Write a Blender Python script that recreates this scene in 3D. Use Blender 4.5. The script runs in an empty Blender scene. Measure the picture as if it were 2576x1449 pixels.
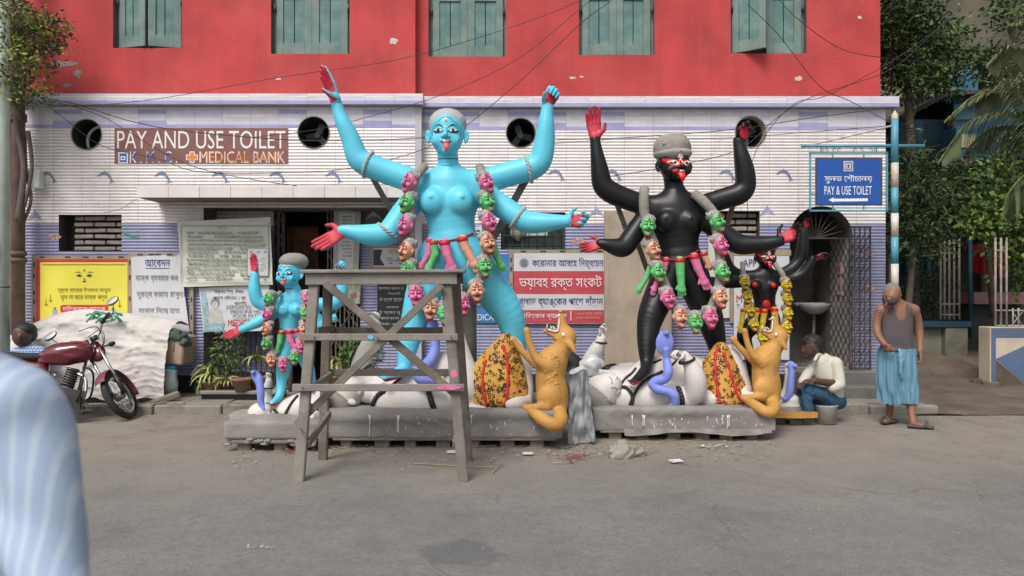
import bpy, bmesh, math, random
import numpy as np
from mathutils import Vector, Matrix, noise
from mathutils.bvhtree import BVHTree
from mathutils.geometry import tessellate_polygon
R = math.radians
random.seed(7)
SC = bpy.context.scene
COL = SC.collection

# ------------------------------------------------ camera, light, exposure
EYE, F = 1.58, 1980.0
cam_d = bpy.data.cameras.new('camera')
cam = bpy.data.objects.new('camera', cam_d); COL.objects.link(cam)
cam.location = (0, 0, EYE); cam.rotation_euler = (R(90), 0, 0)
cam_d.sensor_width = 36; cam_d.lens = 36 * F / 2576; cam_d.clip_end = 400
cam_d.dof.use_dof = True; cam_d.dof.focus_distance = 8.8; cam_d.dof.aperture_fstop = 2.4
SC.camera = cam
W = bpy.data.worlds.new('World'); SC.world = W; W.use_nodes = True
nt = W.node_tree; bg = nt.nodes['Background']
sky = nt.nodes.new('ShaderNodeTexSky'); sky.sky_type = 'NISHITA'; sky.sun_disc = False
sky.sun_elevation = R(52); sky.sun_rotation = R(205); sky.dust_density = 4.0; sky.air_density = 1.0
hsv = nt.nodes.new('ShaderNodeHueSaturation'); hsv.inputs['Saturation'].default_value = 0.3
nt.links.new(sky.outputs[0], hsv.inputs['Color']); nt.links.new(hsv.outputs[0], bg.inputs[0]); bg.inputs[1].default_value = 0.13
sd = bpy.data.lights.new('sun', 'SUN'); sun = bpy.data.objects.new('sun', sd); COL.objects.link(sun)
sd.energy = 2.0; sd.angle = R(22); sd.color = (1, .96, .9)
sun.rotation_euler = (R(38), R(0), R(-25)); sun.location = (-4, -6, 12)
SC.view_settings.view_transform = 'Standard'; SC.view_settings.look = 'None'
SC.view_settings.exposure = 0.15; SC.view_settings.gamma = 1
SC.cycles.use_denoising = True
SC.cycles.max_bounces = 5

# ------------------------------------------------ helpers
def P(x, y, D):
    "point seen at (x, y) of a 2576 x 1449 picture, D metres away"
    return Vector(((x - 1288) * D / F, D, EYE - (y - 724.5) * D / F))

def srgb(r, g, b):
    f = lambda c: (c / 255 / 12.92) if c <= 10 else ((c / 255 + .055) / 1.055) ** 2.4
    return (f(r), f(g), f(b))

MATS = {}
def mat(name, col, rough=.65, var=.12, scale=3., bump=.15, bscale=60., dirt=None, dirt_amt=.5, dirt_scale=2.5, metal=0., spec=.5, coat=0., streak=0., streak_col=(.1, .09, .08)):
    if name in MATS: return MATS[name]
    m = bpy.data.materials.new(name); m.use_nodes = True; MATS[name] = m
    t = m.node_tree; n = t.nodes; l = t.links; b = n['Principled BSDF']
    b.inputs['Roughness'].default_value = rough; b.inputs['Metallic'].default_value = metal
    b.inputs['Specular IOR Level'].default_value = spec; b.inputs['Coat Weight'].default_value = coat
    m.diffuse_color = (*col[:3], 1)
    g = n.new('ShaderNodeNewGeometry')
    nz = n.new('ShaderNodeTexNoise'); nz.inputs['Scale'].default_value = scale; nz.inputs['Detail'].default_value = 5
    l.new(g.outputs['Position'], nz.inputs['Vector'])
    r = n.new('ShaderNodeMapRange'); r.inputs[1].default_value = .3; r.inputs[2].default_value = .7
    r.inputs[3].default_value = 1 - var; r.inputs[4].default_value = 1 + var
    l.new(nz.outputs[0], r.inputs[0])
    mx = n.new('ShaderNodeMix'); mx.data_type = 'RGBA'; mx.blend_type = 'MULTIPLY'; mx.inputs[0].default_value = 1
    mx.inputs[6].default_value = (*col[:3], 1); l.new(r.outputs[0], mx.inputs[7])
    out = mx.outputs[2]
    if dirt is not None:
        n2 = n.new('ShaderNodeTexNoise'); n2.inputs['Scale'].default_value = dirt_scale; n2.inputs['Detail'].default_value = 8; n2.inputs['Roughness'].default_value = .65
        l.new(g.outputs['Position'], n2.inputs['Vector'])
        r2 = n.new('ShaderNodeMapRange'); r2.inputs[1].default_value = .5; r2.inputs[2].default_value = .72; r2.inputs[3].default_value = 0; r2.inputs[4].default_value = dirt_amt
        l.new(n2.outputs[0], r2.inputs[0])
        m2 = n.new('ShaderNodeMix'); m2.data_type = 'RGBA'; l.new(r2.outputs[0], m2.inputs[0]); l.new(out, m2.inputs[6]); m2.inputs[7].default_value = (*dirt, 1)
        out = m2.outputs[2]
    if streak:
        mp = n.new('ShaderNodeMapping'); mp.inputs['Scale'].default_value = (3.2, 3.2, .28); l.new(g.outputs['Position'], mp.inputs[0]); n4 = n.new('ShaderNodeTexNoise'); n4.inputs['Scale'].default_value = 1.6; n4.inputs['Detail'].default_value = 7; n4.inputs['Roughness'].default_value = .7; l.new(mp.outputs[0], n4.inputs['Vector'])
        r4 = n.new('ShaderNodeMapRange'); r4.inputs[1].default_value = .50; r4.inputs[2].default_value = .70; r4.inputs[4].default_value = streak; l.new(n4.outputs[0], r4.inputs[0]); m4 = n.new('ShaderNodeMix'); m4.data_type = 'RGBA'; l.new(r4.outputs[0], m4.inputs[0]); l.new(out, m4.inputs[6]); m4.inputs[7].default_value = (*streak_col, 1); out = m4.outputs[2]
    l.new(out, b.inputs['Base Color'])
    if bump:
        n3 = n.new('ShaderNodeTexNoise'); n3.inputs['Scale'].default_value = bscale; n3.inputs['Detail'].default_value = 4
        l.new(g.outputs['Position'], n3.inputs['Vector'])
        bp = n.new('ShaderNodeBump'); bp.inputs['Strength'].default_value = bump; bp.inputs['Distance'].default_value = .01
        l.new(n3.outputs[0], bp.inputs['Height']); l.new(bp.outputs[0], b.inputs['Normal'])
    return m

OFF = {}
def link(name, me, parent=None, local=False, loc=(0, 0, 0)):
    o = bpy.data.objects.new(name, me); COL.objects.link(o)
    if parent is not None:
        o.parent = parent
        if not local:
            o.location = Vector(loc) - OFF.get(parent.name, Vector()); OFF[o.name] = Vector(loc)
        else: o.location = loc
    else:
        o.location = loc; OFF[o.name] = Vector(loc)
    return o
def tag(o, label, cat, group=None):
    o['label'] = label; o['category'] = cat
    if group: o['group'] = group
    return o
def thing(name, label, cat, loc=(0, 0, 0), group=None):
    o = link(name, None, None, loc=loc); o.empty_display_size = .1
    return tag(o, label, cat, group)
def structure(o): o['kind'] = 'structure'; return o
def stuff(o): o['kind'] = 'stuff'; return o

class MB:
    "collects shapes as lists of vertices and faces"
    def __init__(s): s.v = []; s.f = []; s.mi = []; s.sm = []
    def add(s, vs, fs, m=0, smooth=False):
        b = len(s.v); s.v += [tuple(v) for v in vs]; s.f += [tuple(i + b for i in f) for f in fs]; s.mi += [m] * len(fs); s.sm += [smooth] * len(fs); return s
    def box(s, c, d, rot=None, m=0, bev=0.):
        hx, hy, hz = d[0] / 2, d[1] / 2, d[2] / 2; c = Vector(c)
        if bev:
            vs = []; q = bev
            for sx in (-1, 1):
                for sy in (-1, 1):
                    for sz in (-1, 1):
                        vs += [Vector((sx * (hx - q), sy * (hy - q), sz * hz)), Vector((sx * (hx - q), sy * hy, sz * (hz - q))), Vector((sx * hx, sy * (hy - q), sz * (hz - q)))]
            bm = bmesh.new(); [bm.verts.new(v) for v in vs]; r = bmesh.ops.convex_hull(bm, input=bm.verts[:]); bm.verts.index_update()
            vs = [v.co.copy() for v in bm.verts]; fs = [[v.index for v in f.verts] for f in bm.faces]; bm.free()
        else:
            vs = [Vector((x, y, z)) for x in (-hx, hx) for y in (-hy, hy) for z in (-hz, hz)]
            fs = [(0, 1, 3, 2), (4, 6, 7, 5), (0, 4, 5, 1), (2, 3, 7, 6), (0, 2, 6, 4), (1, 5, 7, 3)]
        if rot is not None: vs = [rot @ v for v in vs]
        return s.add([v + c for v in vs], fs, m)
    def bar(s, a, b, w, t, up=(0, 0, 1), m=0, bev=0.):
        "box from a to b, w wide across, t thick"
        a = Vector(a); b = Vector(b); z = (b - a).normalized(); u = Vector(up); x = u.cross(z)
        if x.length < 1e-4: x = Vector((1, 0, 0)).cross(z)
        x.normalize(); y = z.cross(x)
        return s.box((a + b) / 2, (w, t, (b - a).length), Matrix((x, y, z)).transposed(), m, bev)
    def tube(s, pts, rad, n=8, m=0, cap=True, closed=False):
        pts = [Vector(p) for p in pts]; N = len(pts); rad = rad if hasattr(rad, '__len__') else [rad] * N
        vs = []; up = None
        for i, p in enumerate(pts):
            a = pts[i - 1] if i or closed else p; b = pts[(i + 1) % N] if i < N - 1 or closed else p; d = (b - a).normalized()
            if up is None: up = d.orthogonal().normalized()
            up = up - d * up.dot(d); up = up.normalized() if up.length > 1e-6 else d.orthogonal().normalized(); w = d.cross(up)
            vs += [p + (up * math.cos(2 * math.pi * k / n) + w * math.sin(2 * math.pi * k / n)) * rad[i] for k in range(n)]
        fs = [(i * n + k, i * n + (k + 1) % n, ((i + 1) % N) * n + (k + 1) % n, ((i + 1) % N) * n + k) for i in range(N if closed else N - 1) for k in range(n)]
        b = len(s.v); s.add(vs, fs, m, True)
        if cap and not closed: s.add([], [], m); s.f += [tuple(b + k for k in range(n))[::-1], tuple(b + (N - 1) * n + k for k in range(n))]; s.mi += [m, m]; s.sm += [False, False]
        return s
    def cyl(s, a, b, r, n=16, m=0, r2=None): return s.tube([a, b], [r, r if r2 is None else r2], n, m)
    def lathe(s, c, prof, n=20, axis=None, m=0):
        c = Vector(c); rot = Vector((0, 0, 1)).rotation_difference(Vector(axis)).to_matrix() if axis is not None else Matrix.Identity(3)
        vs = [c + rot @ Vector((r * math.cos(2 * math.pi * k / n), r * math.sin(2 * math.pi * k / n), z)) for r, z in prof for k in range(n)]
        fs = [(i * n + k, i * n + (k + 1) % n, (i + 1) * n + (k + 1) % n, (i + 1) * n + k) for i in range(len(prof) - 1) for k in range(n)]
        return s.add(vs, fs, m, True)
    def ell(s, c, r, n=12, rot=None, m=0, jit=0.):
        c = Vector(c); vs = []; k2 = n // 2
        for i in range(k2 + 1):
            for k in range(n):
                a = math.pi * i / k2; b = 2 * math.pi * k / n
                v = Vector((math.sin(a) * math.cos(b), math.sin(a) * math.sin(b), math.cos(a)))
                if jit: v *= 1 + jit * noise.noise(v * 2.3 + c * 3)
                v = Vector((v.x * r[0], v.y * r[1], v.z * r[2]))
                vs.append(c + (rot @ v if rot is not None else v))
        return s.add(vs, [(i * n + k, (i + 1) * n + k, (i + 1) * n + (k + 1) % n, i * n + (k + 1) % n) for i in range(k2) for k in range(n)], m, True)
    def prism(s, poly, y0, y1, m=0):
        "poly of (x, z), between y0 and y1"
        n = len(poly); s.add([(x, y0, z) for x, z in poly] + [(x, y1, z) for x, z in poly], [tuple(range(n)), tuple(range(2 * n - 1, n - 1, -1))] + [(i, n + i, n + (i + 1) % n, (i + 1) % n) for i in range(n)], m); return s
    def grid(s, f, nu, nv, m=0, smooth=True):
        s.add([f(i / nu, j / nv) for j in range(nv + 1) for i in range(nu + 1)], [(j * (nu + 1) + i, j * (nu + 1) + i + 1, (j + 1) * (nu + 1) + i + 1, (j + 1) * (nu + 1) + i) for j in range(nv) for i in range(nu)], m, smooth); return s
    def mesh(s, name, mats):
        me = bpy.data.meshes.new(name); me.from_pydata(s.v, [], s.f)
        for m in (mats if isinstance(mats, (list, tuple)) else [mats]): me.materials.append(m)
        me.polygons.foreach_set('material_index', s.mi); me.polygons.foreach_set('use_smooth', s.sm)
        me.validate(); me.update(); return me
    def build(s, name, mats, parent=None, local=False, loc=(0, 0, 0), fix=True):
        me = s.mesh(name, mats)
        if fix:
            bm = bmesh.new(); bm.from_mesh(me); bmesh.ops.recalc_face_normals(bm, faces=bm.faces[:]); bm.to_mesh(me); bm.free()
        return link(name, me, parent, local, loc)

def smooth_path(pts, n=6):
    pts = [Vector(p) for p in pts]; out = []
    for i in range(len(pts) - 1):
        p0 = pts[max(i - 1, 0)]; p1 = pts[i]; p2 = pts[i + 1]; p3 = pts[min(i + 2, len(pts) - 1)]
        for k in range(n):
            t = k / n; out.append(.5 * ((2 * p1) + (p2 - p0) * t + (2 * p0 - 5 * p1 + 4 * p2 - p3) * t * t + (3 * p1 - p0 - 3 * p2 + p3) * t ** 3))
    out.append(pts[-1]); return out

# clipping of flat polygons by planes in x and z, for openings in walls
def clip(poly, a, b, c, keep):
    out = []; n = len(poly)
    for i in range(n):
        p, q = poly[i], poly[(i + 1) % n]; dp = a * p[0] + b * p[2] + c; dq = a * q[0] + b * q[2] + c
        if keep < 0: dp, dq = -dp, -dq
        if dp >= 0: out.append(p)
        if (dp >= 0) != (dq >= 0):
            t = dp / (dp - dq); out.append(tuple(p[k] + (q[k] - p[k]) * t for k in range(3)))
    return out if len(out) > 2 else []
def cut(polys, shape):
    "take the convex shape [(x, z)...] (counter-clockwise) out of polys [(points, material)]"
    out = []
    for poly, m in polys:
        rest = poly
        for i in range(len(shape)):
            (x0, z0), (x1, z1) = shape[i], shape[(i + 1) % len(shape)]
            a, b = -(z1 - z0), (x1 - x0); c = -(a * x0 + b * z0)
            o = clip(rest, a, b, c, -1)
            if o: out.append((o, m))
            rest = clip(rest, a, b, c, 1)
            if not rest: break
    return out
def rect(x0, x1, z0, z1): return [(x0, z0), (x1, z0), (x1, z1), (x0, z1)]
def circle(cx, cz, r, n=28): return [(cx + r * math.cos(2 * math.pi * k / n), cz + r * math.sin(2 * math.pi * k / n)) for k in range(n)]

# ------------------------------------------------ flat lettering
def text_loops(s, bold):
    c = bpy.data.curves.new('t', 'FONT'); c.body = s; c.size = 1; c.offset = bold; c.fill_mode = 'NONE'; c.resolution_u = 3
    o = bpy.data.objects.new('t', c); COL.objects.link(o); dg = bpy.context.evaluated_depsgraph_get(); me = o.evaluated_get(dg).to_mesh()
    adj = {}
    for e in me.edges: a, b = e.vertices; adj.setdefault(a, []).append(b); adj.setdefault(b, []).append(a)
    co = [(v.co.x, v.co.y) for v in me.vertices]; seen = set(); loops = []
    for st in adj:
        if st in seen: continue
        lp = [st]; seen.add(st); cur = st
        while True:
            nx = [k for k in adj[cur] if k not in seen]
            if not nx: break
            cur = min(nx, key=lambda k: abs(k - cur)); seen.add(cur); lp.append(cur)
        if len(lp) > 2:
            q = [lp[0]]
            p = [co[i] for i in lp]; loops.append(p)
    o.evaluated_get(dg).to_mesh_clear(); bpy.data.objects.remove(o); bpy.data.curves.remove(c)
    return loops
def area(p): return .5 * sum(p[i][0] * p[(i + 1) % len(p)][1] - p[(i + 1) % len(p)][0] * p[i][1] for i in range(len(p)))
def inside(pt, p):
    x, y = pt; r = False
    for i in range(len(p)):
        (x0, y0), (x1, y1) = p[i], p[i - 1]
        if (y0 > y) != (y1 > y) and x < (x1 - x0) * (y - y0) / (y1 - y0) + x0: r = not r
    return r
def text(name, s, x0, y0, x1, y1, D, m, parent=None, bold=0., d=.002, keep=False):
    "lettering that fills the picture box x0..x1, y0..y1 at distance D"
    loops = text_loops(s, bold)
    if not loops: return None
    sg = [area(p) for p in loops]; big = max(sg, key=abs); sign = 1 if big > 0 else -1
    outer = [p for p, a in zip(loops, sg) if a * sign > 0]; holes = [p for p, a in zip(loops, sg) if a * sign < 0]
    xs = [q[0] for p in loops for q in p]; ys = [q[1] for p in loops for q in p]
    ax, bx, ay, by = min(xs), max(xs), min(ys), max(ys)
    mb = MB()
    for k, p in enumerate(outer):
        hs = [h for h in holes if inside(h[0], p)]
        polys = [[Vector((x, y, 0)) for x, y in q] for q in [p] + hs]; flat = [v for q in polys for v in q]
        tri = tessellate_polygon(polys)
        pts = []
        for v in flat:
            u = (v.x - ax) / (bx - ax); w = (v.y - ay) / (by - ay)
            q = P(x0 + (x1 - x0) * u, y1 + (y0 - y1) * w, D); q.y -= d + (k % 5) * .0001; pts.append(q)
        mb.add(pts, tri)
    return mb.build(name, m, parent, fix=False)

# ------------------------------------------------ smooth bodies from distance fields
class Field:
    def __init__(s, lo, hi, vox):
        s.lo = np.array(lo, dtype=np.float64); s.vox = vox; s.n = np.ceil((np.array(hi) - s.lo) / vox).astype(int) + 1
        s.g = np.full(s.n, 1.0, dtype=np.float32); s.m = np.zeros(s.n, dtype=np.int8)
    def _sub(s, lo, hi):
        a = np.maximum(((np.array(lo) - s.lo) / s.vox).astype(int), 0); b = np.minimum(((np.array(hi) - s.lo) / s.vox).astype(int) + 2, s.n)
        if (b <= a).any(): return None
        ax = [s.lo[i] + np.arange(a[i], b[i]) * s.vox for i in range(3)]
        return (slice(a[0], b[0]), slice(a[1], b[1]), slice(a[2], b[2])), ax[0][:, None, None], ax[1][None, :, None], ax[2][None, None, :]
    def _put(s, sl, d, k, m, sub):
        g = s.g[sl]; d = d.astype(np.float32)
        if sub:
            h = np.clip(.5 - .5 * (g + d) / max(k, 1e-6), 0, 1); new = g * (1 - h) - d * h + k * h * (1 - h)
            if m is not None: mm = s.m[sl]; mm[(-d > g - .2 * s.vox)] = m
            s.g[sl] = new; return
        if k <= 0: new = np.minimum(g, d)
        else: h = np.clip(.5 + .5 * (g - d) / k, 0, 1); new = g * (1 - h) + d * h - k * h * (1 - h)
        if m is not None: mm = s.m[sl]; mm[d < g] = m
        s.g[sl] = new
    def cap(s, a, b, ra, rb, k=.02, m=0, sub=False, flat=None):
        a = np.array(a, dtype=float); b = np.array(b, dtype=float); r = max(ra, rb) + k + 3 * s.vox
        q = s._sub(np.minimum(a, b) - r, np.maximum(a, b) + r)
        if q is None: return
        sl, X, Y, Z = q; ba = b - a; L = max(ba @ ba, 1e-9)
        px, py, pz = X - a[0], Y - a[1], Z - a[2]
        t = np.clip((px * ba[0] + py * ba[1] + pz * ba[2]) / L, 0, 1)
        dx, dy, dz = px - t * ba[0], py - t * ba[1], pz - t * ba[2]
        if flat is not None:
            (fx, fy, fz), f = flat; w = (dx * fx + dy * fy + dz * fz) * (1 / f - 1); dx, dy, dz = dx + w * fx, dy + w * fy, dz + w * fz
        d = np.sqrt(dx * dx + dy * dy + dz * dz) - (ra + (rb - ra) * t)
        if flat is not None: d = d * (.5 + .5 * flat[1])
        s._put(sl, d, k, m, sub)
    def ell(s, c, r, rot=None, k=.02, m=0, sub=False):
        c = np.array(c, dtype=float); R3 = np.array(rot) if rot is not None else np.eye(3); mr = max(r) + k + 3 * s.vox
        q = s._sub(c - mr, c + mr)
        if q is None: return
        sl, X, Y, Z = q; px, py, pz = X - c[0], Y - c[1], Z - c[2]
        l = [px * R3[0][i] + py * R3[1][i] + pz * R3[2][i] for i in range(3)]
        k0 = np.sqrt(sum((l[i] / r[i]) ** 2 for i in range(3))); k1 = np.sqrt(sum((l[i] / r[i] ** 2) ** 2 for i in range(3)))
        s._put(sl, k0 * (k0 - 1) / np.maximum(k1, 1e-6), k, m, sub)
    def box(s, c, h, rot=None, rd=.01, k=.01, m=0, sub=False):
        c = np.array(c, dtype=float); R3 = np.array(rot) if rot is not None else np.eye(3); mr = float(np.linalg.norm(h)) + k + 3 * s.vox
        q = s._sub(c - mr, c + mr)
        if q is None: return
        sl, X, Y, Z = q; px, py, pz = X - c[0], Y - c[1], Z - c[2]
        l = [np.abs(px * R3[0][i] + py * R3[1][i] + pz * R3[2][i]) - (h[i] - rd) for i in range(3)]
        d = np.sqrt(sum(np.maximum(v, 0) ** 2 for v in l)) + np.minimum(np.maximum(np.maximum(l[0], l[1]), l[2]), 0) - rd
        s._put(sl, d, k, m, sub)
    def chain(s, pts, rad, k=.02, m=0, sub=False, flat=None, n=4):
        "a limb: a smooth path of varying radius, blended as one piece"
        q = [Vector((p[0], p[1], p[2], r)) for p, r in zip(pts, rad)]; S = []
        for i in range(len(q) - 1):
            p1 = q[i]; p2 = q[i + 1]
            for j in range(n):
                t = j / n; S.append(p1.lerp(p2, t))
        S.append(q[-1])
        for _ in range(3 if n > 1 and len(q) > 2 else 0): S = [S[0]] + [(S[i - 1] + S[i] * 2 + S[i + 1]) * .25 for i in range(1, len(S) - 1)] + [S[-1]]
        A = np.array(S); mr = A[:, 3].max() + k + 3 * s.vox; q = s._sub(A[:, :3].min(0) - mr, A[:, :3].max(0) + mr)
        if q is None: return
        sl, X, Y, Z = q; D = np.full((X.size, Y.size, Z.size), 9., dtype=np.float32); xs, ys, zs = X.ravel(), Y.ravel(), Z.ravel()
        for i in range(len(A) - 1):
            a, b = A[i, :3], A[i + 1, :3]; r = max(A[i, 3], A[i + 1, 3]) + k + 3 * s.vox; lo = np.minimum(a, b) - r; hi = np.maximum(a, b) + r
            I = [slice(np.searchsorted(v, lo[j]), np.searchsorted(v, hi[j])) for j, v in enumerate((xs, ys, zs))]
            px, py, pz = X[I[0]] - a[0], Y[:, I[1]] - a[1], Z[:, :, I[2]] - a[2]; ba = b - a; L = max(ba @ ba, 1e-9)
            t = np.clip((px * ba[0] + py * ba[1] + pz * ba[2]) / L, 0, 1); dx, dy, dz = px - t * ba[0], py - t * ba[1], pz - t * ba[2]
            if flat is not None: (fx, fy, fz), f = flat; w = (dx * fx + dy * fy + dz * fz) * (1 / f - 1); dx, dy, dz = dx + w * fx, dy + w * fy, dz + w * fz
            d = np.sqrt(dx * dx + dy * dy + dz * dz) - (A[i, 3] + (A[i + 1, 3] - A[i, 3]) * t)
            if flat is not None: d = d * (.5 + .5 * flat[1])
            v = D[I[0], I[1], I[2]]; np.minimum(v, d, out=v)
        s._put(sl, D, k, m, sub)
    def ripple(s, amp, scale, seed=0.):
        "lumps of worked clay"
        n = s.n; X = (s.lo[0] + np.arange(n[0]) * s.vox)[:, None, None]; Y = (s.lo[1] + np.arange(n[1]) * s.vox)[None, :, None]; Z = (s.lo[2] + np.arange(n[2]) * s.vox)[None, None, :]
        s.g += (amp * (np.sin(X * scale + 1.3 * np.sin(Z * scale * .7 + seed)) * np.sin(Z * scale * 1.1 + seed + 1.1 * np.sin(Y * scale * .8)) * np.cos(Y * scale * .9 + X * 2))).astype(np.float32)
    def surface(s):
        g = s.g; neg = g < 0; n = g.shape
        c = np.zeros((n[0] - 1, n[1] - 1, n[2] - 1), dtype=np.int8)
        for i in (0, 1):
            for j in (0, 1):
                for k in (0, 1): c += neg[i:n[0] - 1 + i, j:n[1] - 1 + j, k:n[2] - 1 + k]
        act = np.argwhere((c > 0) & (c < 8)); idx = np.full(c.shape, -1, dtype=np.int64); idx[tuple(act.T)] = np.arange(len(act))
        acc = np.zeros((len(act), 3)); cnt = np.zeros(len(act)); crn = [(i, j, k) for i in (0, 1) for j in (0, 1) for k in (0, 1)]
        val = {o: g[act[:, 0] + o[0], act[:, 1] + o[1], act[:, 2] + o[2]].astype(float) for o in crn}
        for o in crn:
            for ax in range(3):
                if o[ax]: continue
                q = list(o); q[ax] = 1; q = tuple(q); a, b = val[o], val[q]; ok = (a < 0) != (b < 0)
                t = np.where(ok, a / np.where(ok, a - b, 1), 0); p = np.array(o, dtype=float)[None, :].repeat(len(act), 0); p[:, ax] += t
                acc[ok] += p[ok]; cnt[ok] += 1
        V = s.lo + (act + acc / cnt[:, None]) * s.vox
        Fc = []
        for ax in range(3):
            a = [slice(1, -1)] * 3; a[ax] = slice(0, -1); b = list(a); b[ax] = slice(1, None)
            A = neg[tuple(a)]; B = neg[tuple(b)]; e = np.argwhere(A != B)
            off = [1, 1, 1]; off[ax] = 0; e = e + np.array(off); u, w = [(1, 2), (2, 0), (0, 1)][ax]
            st = neg[e[:, 0], e[:, 1], e[:, 2]]
            def at(du, dw):
                q = e.copy(); q[:, u] -= du; q[:, w] -= dw; return idx[q[:, 0], q[:, 1], q[:, 2]]
            quad = np.stack([at(1, 1), at(0, 1), at(0, 0), at(1, 0)], 1); quad[~st] = quad[~st][:, ::-1]; Fc.append(quad)
        Fc = np.concatenate(Fc); Fc = Fc[(Fc >= 0).all(1)]
        lab = s.m[tuple(act.T)]
        return V, Fc, lab
    def build(s, name, mats, parent=None, fn=None, org=None, local=False):
        V, Fc, lab = s.surface(); me = bpy.data.meshes.new(name)
        if org is not None: V = V - np.array(org)
        me.vertices.add(len(V)); me.vertices.foreach_set('co', V.ravel())
        me.loops.add(len(Fc) * 4); me.loops.foreach_set('vertex_index', Fc.ravel()); me.polygons.add(len(Fc)); me.polygons.foreach_set('loop_start', np.arange(0, len(Fc) * 4, 4))
        me.update(calc_edges=True)
        mi = np.max(lab[Fc], axis=1).astype(np.int32)
        if fn is not None:
            cen = V[Fc].mean(1); nr = np.cross(V[Fc[:, 2]] - V[Fc[:, 0]], V[Fc[:, 3]] - V[Fc[:, 1]]); nr /= np.maximum(np.linalg.norm(nr, axis=1), 1e-12)[:, None]
            mi = fn(cen, nr, mi).astype(np.int32)
        for m in (mats if isinstance(mats, (list, tuple)) else [mats]): me.materials.append(m)
        me.polygons.foreach_set('material_index', mi); me.polygons.foreach_set('use_smooth', np.ones(len(Fc), dtype=bool)); me.update()
        o = link(name, me, parent, local, org if (org is not None and not local) else (0, 0, 0)); s.tri = (V, Fc)
        s.bvh = None; return o
    def tree(s):
        if s.bvh is None: V, Fc = s.tri; s.bvh = BVHTree.FromPolygons([tuple(v) for v in V], [tuple(int(i) for i in f) for f in Fc])
        return s.bvh

class Figure:
    "a body laid out in picture points at distance Y0 (+ dy), radii in picture units"
    def __init__(s, Y0, box, vox, depth=(-.8, .8)):
        s.Y = Y0; s.s = Y0 / F; x0, y0, x1, y1 = box
        a = P(x0, y1, Y0); b = P(x1, y0, Y0)
        s.f = Field((a.x, Y0 + depth[0], a.z), (b.x, Y0 + depth[1], b.z), vox)
    def p(s, x, y, dy=0): return P(x, y, s.Y + dy)
    def chain(s, pts, k=10, m=0, sub=False, flat=None, j=0):
        w = [s.p(*q[:3]) for q in pts]; r = [q[3] * s.s for q in pts]
        s.f.chain(w, r, k * s.s, m, sub, flat)
    def e(s, x, y, dy, rx, ry, rz, k=12, m=0, ang=0, sub=False, yaw=0, pitch=0):
        rot = (Matrix.Rotation(R(yaw), 3, 'Z') @ Matrix.Rotation(R(pitch), 3, 'X') @ Matrix.Rotation(R(ang), 3, 'Y'))
        s.f.ell(s.p(x, y, dy), (rx * s.s, ry * s.s, rz * s.s), rot, k * s.s, m, sub)
    def build(s, *a, **k): return s.f.build(*a, **k)

def stroke(bvh, frame, pts, w, m, name, parent, lift=.002, taper=False, closed=False):
    "painted line: ribbon laid on a surface; frame = (origin, u, v, n), pts (u, v)"
    o, u, v, n = frame; pts = [(a, b) for a, b in pts]; mb = MB(); L = []; N = len(pts)
    for i, (a, b) in enumerate(pts):
        p0 = pts[i - 1] if i or closed else pts[i]; p1 = pts[(i + 1) % N] if i < N - 1 or closed else pts[i]; dx, dy = p1[0] - p0[0], p1[1] - p0[1]; q = math.hypot(dx, dy) or 1
        ww = w * (math.sin(math.pi * min(max(i / (N - 1), .08), .92)) if taper else 1) / 2
        for sg in (-1, 0, 1):
            uu, vv = a - dy / q * ww * sg, b + dx / q * ww * sg
            st = o + u * uu + v * vv + n * 1.0
            h = bvh.ray_cast(st, -n); L.append((h[0] + n * lift) if h[0] is not None else None)
    last = next((x for x in L if x is not None), None)
    if last is None: return None
    for i in range(len(L)):
        if L[i] is None: L[i] = last
        last = L[i]
    fs = []
    for i in range(N if closed else N - 1):
        for k in (0, 1): a = i * 3 + k; b = ((i + 1) % N) * 3 + k; fs.append((a, a + 1, b + 1, b))
    mb.add(L, fs, 0, True); return mb.build(name, m, parent, fix=False)
def patch(bvh, frame, c, hw, lo, hi, m, name, parent, lift=.002, nu=14, nv=6, ang=0.):
    "painted area between the curves lo(t) and hi(t), t in -1..1, on a surface"
    o, u, v, n = frame; mb = MB(); ca, sa = math.cos(ang), math.sin(ang); pts = []
    for j in range(nv + 1):
        for i in range(nu + 1):
            t = -1 + 2 * i / nu; a = t * hw; b = lo(t) + (hi(t) - lo(t)) * j / nv; uu, vv = c[0] + a * ca - b * sa, c[1] + a * sa + b * ca
            h = bvh.ray_cast(o + u * uu + v * vv + n, -n); pts.append(h[0] + n * lift if h[0] is not None else None)
    last = next((x for x in pts if x is not None), None)
    if last is None: return None
    for i in range(len(pts)):
        if pts[i] is None: pts[i] = last
        last = pts[i]
    mb.add(pts, [(j * (nu + 1) + i, j * (nu + 1) + i + 1, (j + 1) * (nu + 1) + i + 1, (j + 1) * (nu + 1) + i) for j in range(nv) for i in range(nu)], 0, True)
    return mb.build(name, m, parent, fix=False)
def almond(h, k=.8): return (lambda t: -h * k * (1 - abs(t) ** 2.2)), (lambda t: h * (1 - abs(t) ** 2.2))
def arc(c, rx, ry, a0, a1, n=16): return [(c[0] + rx * math.cos(R(a0 + (a1 - a0) * i / n)), c[1] + ry * math.sin(R(a0 + (a1 - a0) * i / n))) for i in range(n + 1)]
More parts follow.
